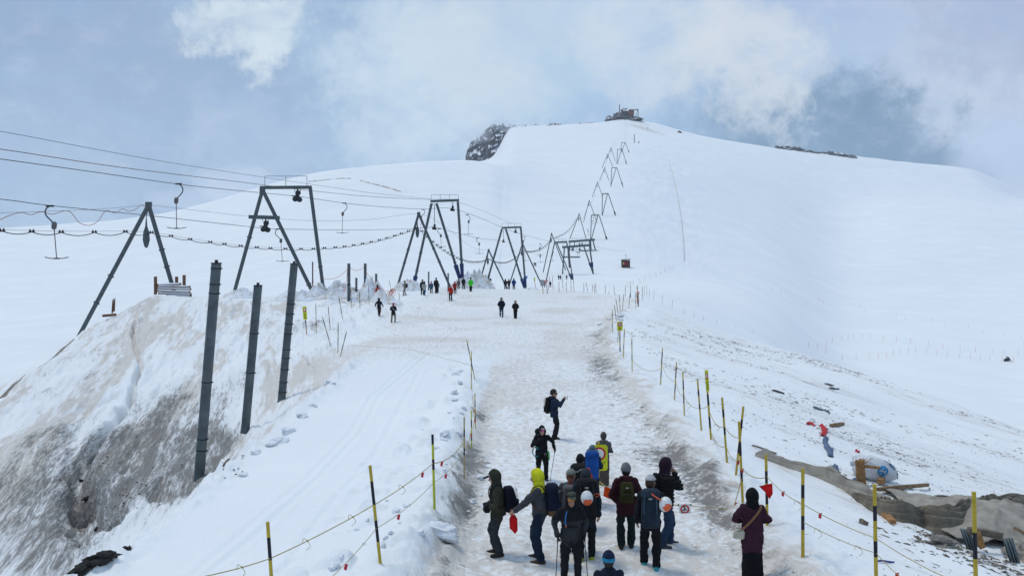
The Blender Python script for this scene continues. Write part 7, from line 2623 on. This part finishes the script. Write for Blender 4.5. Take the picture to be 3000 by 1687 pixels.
ex, ez, er = .10, .32, .155
wrap([fan(ex, ez, er)], "blue_emblem", BLUEP)
wrap([([(ex - .11, ez + .03), (ex - .04, ez + .055), (ex + .04, ez + .0), (ex + .10, ez + .045), (ex + .10, ez + .015), (ex + .03, ez - .035), (ex - .05, ez + .02), (ex - .11, ez)], [(0, 1, 6, 7), (1, 2, 5, 6), (2, 3, 4, 5)])], "emblem_band", SACK, .02)
wrap([([(ex - .07, ez - .03), (ex - .03, ez - .07), (ex - .075, ez - .075)], [(0, 1, 2)]), ([(ex + .04, ez - .05), (ex + .08, ez - .02), (ex + .085, ez - .065)], [(0, 1, 2)]), ([(ex - .02, ez + .08), (ex + .02, ez + .10), (ex + .02, ez + .06)], [(0, 1, 2)])], "emblem_shapes", SACK, .02)
let = []
for k in range(13):
    a = R(195 + k * 12.5)
    for (r0, r1) in ((.118, .143),):
        for s_ in ((-.016, -.006), (.004, .014)):
            let.append(([(ex + r0 * math.cos(a + s_[0] * 4), ez + r0 * math.sin(a + s_[0] * 4)), (ex + r1 * math.cos(a + s_[0] * 4), ez + r1 * math.sin(a + s_[0] * 4)), (ex + r1 * math.cos(a + s_[1] * 4), ez + r1 * math.sin(a + s_[1] * 4)), (ex + r0 * math.cos(a + s_[1] * 4), ez + r0 * math.sin(a + s_[1] * 4))], [(0, 1, 2, 3)]))
wrap(let, "emblem_lettering", SACK, .02)
wrap([([(.30, .50), (.36, .53), (.50, .40), (.55, .30), (.46, .34), (.38, .42)], [(0, 1, 5), (1, 2, 4, 5), (2, 3, 4)])], "second_emblem", BLUEP)


def ribbon(name, label, pts, w, m, seed, cat="net"):
    g = [place(*q) for q in pts]
    line = cr(g, 6)
    n = 7
    vs, fs = [], []
    for i, p in enumerate(line):
        tn = line[min(i + 1, len(line) - 1)] - line[max(i - 1, 0)]
        tn.z = 0
        tn.normalize()
        sd = Vector((tn.y, -tn.x, 0))
        ww = w * (.5 + .9 * abs(fbm1(i * .23, 2., seed, 2)) + .4 * math.sin(math.pi * i / len(line)))
        for k in range(n):
            s = k / (n - 1) * 2 - 1
            q = p + sd * s * ww
            vs.append(Vector((q.x, q.y, gz(q.x, q.y) + .03 + .09 * (1 - abs(s)) * (.6 + math.sin(k * 2.1 + i * .5) * .4))))
    for i in range(len(line) - 1):
        for k in range(n - 1):
            fs.append((i * n + k, i * n + k + 1, (i + 1) * n + k + 1, (i + 1) * n + k))
    b = g[0]
    o = mesh_obj(name, [v - b for v in vs], fs, m, None, True)
    o.location = b
    o.modifiers.new("t", "SOLIDIFY").thickness = .01
    tag(o, label, cat)


ribbon("blue_net", "crumpled blue net below the red scrap on the right slope", [zl(1040, 450), zl(1030, 480), zl(1050, 520), zl(1065, 560), zl(1070, 590)], 0.110, NETB, 1)
ribbon("blue_net", "small blue net scrap left of the splintered post", [zl(1105, 655), zl(1100, 690), zl(1120, 715), zl(1135, 728)], 0.090, NETB, 2)
ribbon("blue_net", "blue net sheet trailing from the splintered post to the fleece", [zl(1215, 775), zl(1265, 765), zl(1300, 820), zl(1350, 880), zl(1400, 920), zl(1435, 948)], 0.140, NETB, 3)
ribbon("red_net", "crumpled red and white net scrap high on the right slope", [zl(1000, 365), zl(1020, 380), zl(1025, 410), zl(1010, 440)], 0.100, NETR, 4)
ribbon("red_net", "thin red net scrap left of the crumpled red one", [zl(895, 355), zl(925, 352), zl(955, 368)], 0.050, NETR, 5)
ribbon("red_net", "tiny red scrap above the white sack", [zl(1250, 553), zl(1265, 557), zl(1278, 555)], 0.040, NETR, 6)
ribbon("blue_net", "thin dark strip of net across the upper slope", [zl(945, 235), zl(990, 250), zl(1040, 262), zl(1060, 272)], .06, mat("dark_net", (.09, .11, .14), .9), 7)
ribbon("grey_scrap", "grey ribbon lying high on the right slope", [zl(1060, 95), zl(1100, 100), zl(1128, 98)], .08, mat("dark_net", (.09, .11, .14), .9), 8, "scrap")


# zinc sheets under the big sheet
def corrug(label, a, b, d, hgt):
    p, q = P(*a, d), P(*b, d)
    vs, fs = [], []
    n = 30
    for k in range(n):
        s = k / (n - 1)
        x = p + (q - p) * s + Vector((0, .035 * math.sin(s * 22), 0))
        vs += [x, x - Vector((-.12, .12, hgt))]
    fs = [(2 * k, 2 * k + 2, 2 * k + 3, 2 * k + 1) for k in range(n - 1)]
    o = mesh_obj("corrugated_sheet", [v - p for v in vs], fs, METAL, None, True)
    o.location = p
    o.modifiers.new("t", "SOLIDIFY").thickness = .01
    tag(o, label, "metal sheet")


corrug("upright corrugated metal sheet left of the nearest thick pole", zn(1070, 740), zn(1215, 760), 21.7, .5)
corrug("corrugated metal sheet sticking out under the right of the big sheet", zn(1700, 885), zn(1850, 880), 21.2, .55)


# countless crumbs of dirt, bark and gravel
def crumbs(name, label, spots, m, seed):
    rng = random.Random(seed)
    q = MB()
    for px, py, sx, sy, n, smin, smax in spots:
        c = place(px, py)
        for _ in range(n):
            u, v = rng.gauss(0, sx), rng.gauss(0, sy)
            x = c.x + u * SD[0] + v * SD[1]
            y = c.y + u * SD[1] - v * SD[0]
            z = gz(x, y)
            s = rng.uniform(smin, smax) * rng.uniform(.5, 1)
            a = math.atan2(SD[1], SD[0]) + rng.gauss(0, .5)
            L, W = s * rng.uniform(.8, 2.6), s * rng.uniform(.4, .9)
            ca, sa = math.cos(a), math.sin(a)
            pts = [(L, 0, .1), (L * .3, W, .2), (-L, W * .4, .1), (-L * .6, -W, .15), (L * .4, -W * .8, .1)]
            o = [Vector((x + px_ * ca - py_ * sa, y + px_ * sa + py_ * ca, z + zz * s)) for px_, py_, zz in pts]
            o.append(Vector((x, y, z + s * rng.uniform(.4, .9))))
            q.add(o, [(0, 1, 5), (1, 2, 5), (2, 3, 5), (3, 4, 5), (4, 0, 5)])
    o = q.build(name, m)
    tag(o, label, None, kind="stuff")
    return o


SP = [(2330, 1200, 3.5, .8, 120, .010, 0.043), (2300, 1255, 2.5, .6, 90, .010, 0.050), (2420, 1120, 3, 1, 60, .010, 0.037), (2480, 1260, 4, 1.5, 90, .010, 0.037), (2560, 1310, 4, 1.2, 100, .010, 0.037), (2680, 1350, 4, 1.5, 140, .010, 0.037), (2800, 1380, 4, 1.5, 120, .010, 0.037),
      (2900, 1330, 4, 2, 80, .010, 0.037), (2420, 1250, 1.0, .6, 30, .010, 0.074), (2500, 1290, 1.5, .5, 30, .010, 0.056), (2720, 1420, 2, .8, 60, .010, 0.050), (2360, 1180, 1.5, .5, 40, .010, 0.062), (2180, 960, 4, 1, 60, .010, 0.050), (2240, 1000, 5, 1, 40, .010, 0.050),
      (2460, 1400, 1.5, .6, 60, .010, 0.031), (2560, 1420, 1.2, .5, 60, .010, 0.037), (2620, 1650, 1.2, 1.0, 60, .010, 0.025), (2450, 1560, 1.5, 1, 40, .010, 0.019), (2700, 1560, 1.2, .6, 50, .010, 0.031)]
crumbs("slope_debris", "dark crumbs of bark and dirt scattered over the right slope", SP, mat("debris", (.085, .068, .052), .95, 0, .5, 5), 3)
rng = random.Random(11)
nr_ = np.random.RandomState(11)
q = MB()
fx_, fy_ = nr_.uniform(7.5, 27, 12000), nr_.uniform(19, 80, 12000)
fk = streak(fx_, fy_, .10, .35, 101, 3) + .45 * fbm(fx_ * .12, fy_ * .08, 103, 2)
ok = np.nonzero((fx_ / fy_ < .56) & (fk > nr_.uniform(.0, .5, 12000)))[0][:1700]
for x, y in zip(fx_[ok].tolist(), fy_[ok].tolist()):
    z = gz(x, y)
    s = rng.uniform(.010, .032) * (1 + y / 110)
    a = math.atan2(SD[1], SD[0]) + rng.gauss(0, .25)
    L, W = s * rng.uniform(1.5, 5.5), s * rng.uniform(.5, 1.0)
    ca, sa = math.cos(a), math.sin(a)
    pts = [(L, 0, .2), (L * .3, W, .3), (-L, W * .4, .2), (-L * .6, -W, .25), (L * .4, -W * .8, .2)]
    o5 = [Vector((x + u_ * ca - v_ * sa, y + u_ * sa + v_ * ca, z + zz * s)) for u_, v_, zz in pts]
    o5.append(Vector((x, y, z + s * rng.uniform(.5, .9))))
    q.add(o5, [(0, 1, 5), (1, 2, 5), (2, 3, 5), (3, 4, 5), (4, 0, 5)])
tag(q.build("dirt_flecks", mat("dirt_fleck", (.25, .205, .16), .95, 0, .6, 3)), "brown flecks of dirt in wind-drawn lines on the right slope", None, kind="stuff")
SPL = [(380, 1400, 1.5, .8, 60, .02, .08), (330, 1500, 1.2, .6, 60, .02, .08), (580, 1420, 1.2, .5, 50, .02, .06), (640, 1370, .8, .4, 40, .02, .07), (250, 1440, .8, .5, 40, .03, .1), (440, 1270, 4, 1.2, 60, .02, .06)]
crumbs("mound_debris", "dark grit on the dirty left mound", SPL, mat("debris", (.085, .068, .052), .95, 0, .5, 5), 5)
SPR = [(2780, 1600, .45, .5, 110, .02, .07), (2870, 1640, .5, .5, 110, .02, .07), (2960, 1660, .5, .5, 100, .02, .08), (2740, 1570, .3, .4, 70, .02, .08), (2700, 1500, .5, .35, 80, .02, .07), (2680, 1480, .6, .3, 60, .02, .06)]
crumbs("rubble", "shredded black and grey rubbish below the big fleece sheet", SPR, mat("rubbish", (.19, .17, .145), .95, 0, .9, 9), 7)

# torn lump of fleece in front of the big sheet and black rocks at lower left
ROCKL = []
for s in range(3):
    q = MB().ball((0, 0, 0), 1.0, 16, 12)
    q.v = [v * (1 + .9 * fbm1(v.x * 1.6 + s * 7, v.y * 1.6 + v.z * 2, 60 + s, 4, .65)) for v in q.v]
    ROCKL.append(q.build("rk", RUBBLE, None, False).data)
    bpy.data.objects.remove(bpy.data.objects["rk"])


def lumpy(name, label, cat, px, py, sc, k, m, rot=0, d=None, lift=0):
    p = place(px, py) if d is None else at(px, d)
    me_ = ROCKL[k].copy()
    me_.materials.clear()
    me_.materials.append(m)
    o = bpy.data.objects.new(name, me_)
    COL.objects.link(o)
    o.location = p + Vector((0, 0, lift))
    o.scale = sc
    o.rotation_euler = (0, 0, rot)
    tag(o, label, cat)


lumpy("fleece_rag", "torn dirty fleece rag at the left corner of the big sheet", "rag", *zn(780, 960), (.42, .3, .16), 0, mat("dirty_rag", (.24, .22, .19), .95, 0, .6, 9), .4)
lumpy("fleece_rag", "folded fleece rag at the right edge below the big sheet", "rag", *zn(1970, 1190), (.35, .3, .28), 1, FLEECE, 1.2)
lumpy("black_rock", "largest black rock at the lower left edge of the ramp", "rock", 305, 1632, (.32, .2, .13), 0, RUBBLE, .6)
lumpy("black_rock", "black rock left of the largest at the lower left ramp edge", "rock", 255, 1662, (.3, .18, .12), 1, RUBBLE, .9)
lumpy("black_rock", "small black rock right of the largest at the ramp edge", "rock", 375, 1606, (.14, .09, .07), 2, RUBBLE, .3)
lumpy("dark_stone", "small dark stone by itself above the big sheet", "rock", *zn(1425, 275), (.07, .07, .05), 2, RUBBLE, .3)
for i, (x, y, s, lab) in enumerate(((238, 1408, .5, "dark stone in the ice gully, upper of three"), (255, 1460, .6, "dark stone in the ice gully, middle of three"), (285, 1548, .55, "dark stone in the ice gully, lowest of three"))):
    lumpy("gully_rock", lab, "rock", x, y, (s * .32, s * .24, s * .16), i % 3, RUBBLE, i)

# timber crib and stakes at the first cable frame
d = 102
base = P(*z4(1330, 1365), d)
t = thing("log_stack", "snow-dusted stack of logs between stakes by the first cable frame", "log stack", base)
LOGM = mat("log_bark", (.17, .085, .05), .9, 0, .4, 5, .5, 20)
for x, y0, y1 in ((1200, 1212, 1350), (1363, 1212, 1300), (1421, 1200, 1300)):
    MB().tube([P(*z4(x, y1), d + .1), P(*z4(x, y0), d + .1)], .17, 8).build("stake", LOGM, t, False, base)
for k, (x0, x1, y, s) in enumerate(((1214, 1398, 1272, 3), (1214, 1470, 1288, -3), (1214, 1475, 1306, -4), (1214, 1470, 1327, -5), (1222, 1478, 1345, -4), (1285, 1478, 1362, -2))):
    a, b = P(*z4(x0, y + s), d - .1), P(*z4(x1, y - s), d - .1)
    lg = MB().tube([a, b], .105, 10).build("log", LOGM, t, True, base)
    MB().tube([a + Vector((.15, -.03, .05)), b + Vector((-.15, -.03, .05))], .092, 8).build("snow_cap", SN_CLEAN, lg, True, base)
for (x, y0, y1, lab) in ((334, 878, 897, "broken reddish stake on the crest of the mound"), (329, 880, 902, "short stake beside the broken one on the mound")):
    a, b = P(x, y1, 97), P(x + 2, y0, 97)
    q = MB().tube([a - Vector((0, 0, .5)), b], [.09, .07], 7).tube([b, b + Vector((.05, 0, .25))], [.06, .01], 5)
    o = q.build("stake", LOGM, None, False, a)
    o.location = a
    tag(o, lab, "stake")
a, b = P(302, 925, 94), P(320, 925, 94)
o = MB().tube([a, b + Vector((.0, 1.5, 0))], .13, 10).build("log", LOGM, None, True, a)
o.location = a
tag(o, "sawn log end sticking out of the left mound", "log")

# ------------------------------------------------------------------ wooden hut
d = 400
base = at(1833, d)
t = thing("wooden_hut", "small brown wooden hut with red shutter on the glacier", "hut", base)
w, h, dp = 3.3, 3.0, 2.6
HUTM = mat("hut_boards", (.085, .045, .03), .85, 0, .35, 2)
for k in range(8):
    z = base.z - .3 + (h + .3) * (k + .5) / 8
    MB().box(Vector((base.x, d, z)), (w - .02 * (k % 2), dp, (h + .3) / 8 - .03), None, 0, .02).build("board", HUTM, t, False, base)
MB().box(Vector((base.x, d, base.z + h / 2 - .15)), (w - .12, dp - .12, h + .1)).build("wall", mat("hut_core", (.04, .025, .018), .9), t, False, base)
rf = MB().add([Vector((base.x + x, d + y, base.z + h + z)) for x, y, z in ((-1.9, -1.6, -.05), (1.9, -1.6, .35), (1.9, 1.5, .35), (-1.9, 1.5, -.05), (-1.9, -1.6, .12), (1.9, -1.6, .52), (1.9, 1.5, .52), (-1.9, 1.5, .12))],
              [(0, 1, 5, 4), (1, 2, 6, 5), (2, 3, 7, 6), (3, 0, 4, 7), (4, 5, 6, 7), (3, 2, 1, 0)]).build("roof", mat("hut_roof", (.16, .13, .11), .8), t, False, base)
MB().box(Vector((base.x - .1, d - dp / 2 - .05, base.z + 1.7)), (1.25, .1, 1.3)).build("shutter", mat("hut_red", (.22, .012, .03), .6), t, False, base)
MB().box(Vector((base.x - 1.0, d - dp / 2 - .05, base.z + 1.65)), (.45, .08, .85)).build("notice", mat("hut_notice", (.6, .45, .08), .6), t, False, base)
MB().tube([Vector((base.x + .1, d, base.z + h)), Vector((base.x + .1, d, base.z + h + 2.3))], .07, 6).box(Vector((base.x - .1, d, base.z + h + 2.2)), (.7, .1, .1)).build("mast", STEEL, t, False, base)

# ------------------------------------------------------------------ summit station
z8 = lambda x, y: (1700 + x / 7.247, 280 + y / 7.247)
d = 1404
px_m = d / F


def wpt(x, y):
    return P(*z8(x, y), d)


base = wpt(835, 380)
t = thing("lattice_mast", "tall thin lattice mast on the summit rocks", "mast", base)
m_ = MB()
a, b = wpt(833, 385), wpt(833, 200)
for sx in (-1, 1):
    for sy in (-1, 1):
        m_.tube([a + Vector((sx * .9, sy * .9, -2)), b + Vector((sx * .25, sy * .25, 0))], .22, 5)
m_.build("corner_posts", STEELD, t, False, base)
for k in range(7):
    p0 = a + (b - a) * k / 7
    p1 = a + (b - a) * (k + 1) / 7
    w0, w1 = .9 - .09 * k, .9 - .09 * (k + 1)
    MB().tube([p0 + Vector((-w0, -w0, 0)), p1 + Vector((w1, -w1, 0))], .14, 4).tube([p0 + Vector((w0, -w0, 0)), p1 + Vector((-w1, -w1, 0))], .14, 4).build("bracing", STEELD, t, False, base)
MB().ball(b + Vector((0, 0, .3)), .5, 8, 6).build("beacon", STEELD, t, True, base)

REDB = mat("rust_red_cladding", (.22, .045, .028), .7, 0, .25, 1)
base = wpt(885, 395)
t = thing("summit_tower", "narrow rust-red tower house on the summit", "building", base)
c0, c1 = wpt(885, 395), wpt(885, 318)
hh = c1.z - c0.z
MB().box((c0 + c1) / 2 - Vector((0, 0, .8)), (2.4, 2.6, hh + 1.6)).build("wall", mat("summit_dark", (.06, .035, .03), .8), t, False, base)
MB().box(c1 + Vector((0, 0, .4)), (3.6, 3.4, 1.6)).build("roof", REDB, t, False, base)
MB().box((c0 + c1) / 2 + Vector((0, -1.33, .5)), (.9, .1, 1.2)).build("window", mat("dark_pane", (.02, .025, .03), .2), t, False, base)

base = wpt(965, 400)
t = thing("pylon_head", "lift pylon with crossarms and dark winch block on the summit", "pylon", base)
MB().tube([wpt(955, 405), wpt(955, 275)], .55, 8).build("shaft", STEEL, t, True, base)
for yy, ww in ((285, 3.4), (297, 2.2)):
    c = wpt(955, yy)
    MB().box(c, (ww * 2, .6, .5)).build("crossarm", STEEL, t, False, base)
for sx in (-1, 1):
    MB().box(wpt(955, 277) + Vector((sx * 2.6, 0, 0)), (1.4, .6, .8)).build("pulley_set", STEELD, t, False, base)
MB().box(wpt(965, 375), (8.2, 5, 5.6)).build("winch_block", mat("summit_dark2", (.035, .035, .038), .8), t, False, base)
MB().box(wpt(992, 352), (2.5, 4, 1.2)).build("winch_roof", mat("summit_dark", (.06, .035, .03), .8), t, False, base)

base = wpt(1083, 400)
t = thing("summit_station", "rust-red lift station cabin on the summit", "building", base)
c = wpt(1080, 358)
MB().loft([(c.z - 4.4, c.x, c.y, 3.2, 3), (c.z - 3.4, c.x, c.y, 4.0, 3.6), (c.z + 2.6, c.x, c.y, 4.0, 3.6), (c.z + 3.6, c.x, c.y, 3.4, 3)], 16, 4).build("cabin", REDB, t, False, base)
MB().box(wpt(1050, 312), (2.2, 2, 1.4)).build("roof_box", REDB, t, False, base)
MB().box(c + Vector((.2, -3.65, .6)), (4.6, .1, 1.6)).build("window", mat("dark_pane", (.02, .025, .03), .2), t, False, base)
for sx in (-2.8, 2.8):
    MB().tube([c + Vector((sx, 0, -3)), c + Vector((sx, 0, -9))], .25, 6).build("stilt", STEEL, t, False, base)
MB().box(wpt(1120, 388), (5, 2, .35)).build("walkway", STEEL, t, False, base)

base = wpt(1215, 440)
t = thing("summit_gantry", "lift gantry with long beam right of the red cabin on the summit", "gantry", base)
for (a, b, r) in (((1040, 316), (1235, 298), .4), ((1040, 330), (1235, 308), .3), ((1228, 290), (1231, 455), .45), ((1219, 315), (1183, 450), .35)):
    MB().tube([wpt(*a), wpt(*b)], r, 6).build("leg" if a[0] > 1100 else "crossbeam", STEEL, t, True, base)
for k in range(8):
    x = 1050 + k * 24
    MB().tube([wpt(x, 315 - k * 2.2), wpt(x + 12, 328 - k * 2.6)], .16, 5).build("bracing", STEEL, t, False, base)
MB().tube([wpt(1045, 296), wpt(1225, 283)], .12, 5).build("railing", STEEL, t, False, base)

for (x, y0, y1, dd, lab) in ((1148, 835, 980, 1050, "lone dark marker post below the summit"), (1243, 972, 990, 1045, "tiny dark marker right of the lone post below the summit"), (1437, 673, 686, 1250, "tiny dark figure-sized marker under the summit")):
    a, b = P(*z8(x, y1), dd), P(*z8(x, y0), dd)
    o = MB().tube([a - Vector((0, 0, 1.5)), b], .42, 6).tube([b, b + Vector((0, 0, .2))], .5, 6).build("marker_post", mat("post_ochre", (.09, .075, .05), .8), None, False, a)
    o.location = a
    tag(o, lab, "post")
lumpy("boulder", "dark boulder on the right shoulder below the summit", "rock", *z8(2112, 790), (3.2, 2.4, 2.0), 0, RUBBLE, 0)

# ------------------------------------------------------------------ snowmobile in the basin
p = place(2951, 1058)
t = thing("snowmobile", "black snowmobile with rider on the piste at the right edge", "snowmobile", p, R(20), None, 1.25)
BK = mat("black_gloss", (.012, .012, .014), .35)
MB().loft([(.25, -.1, 0, 1.2, .38), (.5, -.1, 0, 1.25, .42), (.75, .1, 0, .95, .36), (.95, .3, 0, .5, .26)], 16, 3).build("body", BK, t, True)
MB().box((-.5, 0, .2), (1.5, .4, .35), None, 0, .1).build("track", mat("rubber", (.02, .02, .02), .9), t)
for s_ in (-1, 1):
    MB().tube([(1.6, s_ * .42, .15), (1.45, s_ * .42, .03), (.6, s_ * .42, .03)], .06, 6).build("ski", BK, t, True)
MB().box((.5, 0, 1.1), (.06, .5, .45), (0, -.5, 0)).build("windshield", mat("dark_pane", (.02, .025, .03), .2), t)
MB().box((-.45, 0, .85), (.9, .34, .2), None, 0, .08).build("seat", BK, t)
MB().tube([(.35, -.35, 1.05), (.35, .35, 1.05)], .03, 6).build("handlebar", BK, t)
person("rider", "rider in dark suit on the snowmobile at the right edge", (2951, 1058), 1030, -70, (.012, .012, .015), (.012, .012, .014), head="beanie", hat=(.02, .02, .022), d=float(p.y), vox=.04, fit=1.75, arms=("point", "point"))
PEOPLE["rider"]["root"].location = p + Vector((-.1, 0, .3))

# ------------------------------------------------------------------ haze over the glacier
HZ = MB().box((0, 900, 90), (5200, 3600, 420)).build("haze", [], None)
HZ.location = (0, 0, 0)
tag(HZ, None, None, kind="stuff")
hm = bpy.data.materials.new("haze_air")
hm.use_nodes = True
ht = hm.node_tree
for n in list(ht.nodes):
    if n.type == "BSDF_PRINCIPLED":
        ht.nodes.remove(n)
pv = ht.nodes.new("ShaderNodeVolumePrincipled")
pv.inputs["Color"].default_value = (.86, .91, 1.0, 1)
pv.inputs["Density"].default_value = .00009
pv.inputs["Anisotropy"].default_value = .2
mo = [n for n in ht.nodes if n.type == "OUTPUT_MATERIAL"][0]
ht.links.new(pv.outputs[0], mo.inputs["Volume"])
HZ.data.materials.append(hm)


def mist(label, px, py, d, rx, ry, rz, dens, seed):
    c = P(px, py, d)
    q = MB().ball((0, 0, 0), 1.0, 32, 20)
    q.v = [Vector((v.x * rx, v.y * ry, v.z * rz)) * (1 + .35 * fbm1(v.x * 1.4 + seed, v.z * 1.8 + v.y, seed, 4, .6)) for v in q.v]
    o = q.build("mist", [], None, True)
    o.location = c
    tag(o, None, None, kind="stuff")
    m = bpy.data.materials.new("mist_air")
    m.use_nodes = True
    t_ = m.node_tree
    for n in list(t_.nodes):
        if n.type == "BSDF_PRINCIPLED":
            t_.nodes.remove(n)
    v_ = t_.nodes.new("ShaderNodeVolumePrincipled")
    v_.inputs["Color"].default_value = (.96, .97, 1.0, 1)
    v_.inputs["Density"].default_value = dens
    v_.inputs["Anisotropy"].default_value = .6
    o2 = [n for n in t_.nodes if n.type == "OUTPUT_MATERIAL"][0]
    t_.links.new(v_.outputs[0], o2.inputs["Volume"])
    o.data.materials.append(m)


mist("", 3010, 470, 1380, 100, 90, 62, .007, 3)
mist("", 2960, 420, 1430, 80, 70, 50, .006, 13)
mist("", 3090, 545, 1300, 95, 80, 50, .007, 23)
mist("", 1400, 395, 1335, 20, 22, 13, .012, 5)
mist("", 1470, 366, 1350, 34, 20, 8, .014, 7)
mist("", 700, 545, 735, 34, 30, 15, .012, 33)
mist("", 560, 590, 735, 40, 30, 10, .008, 43)
print("all", round(time.time() - T0, 1))
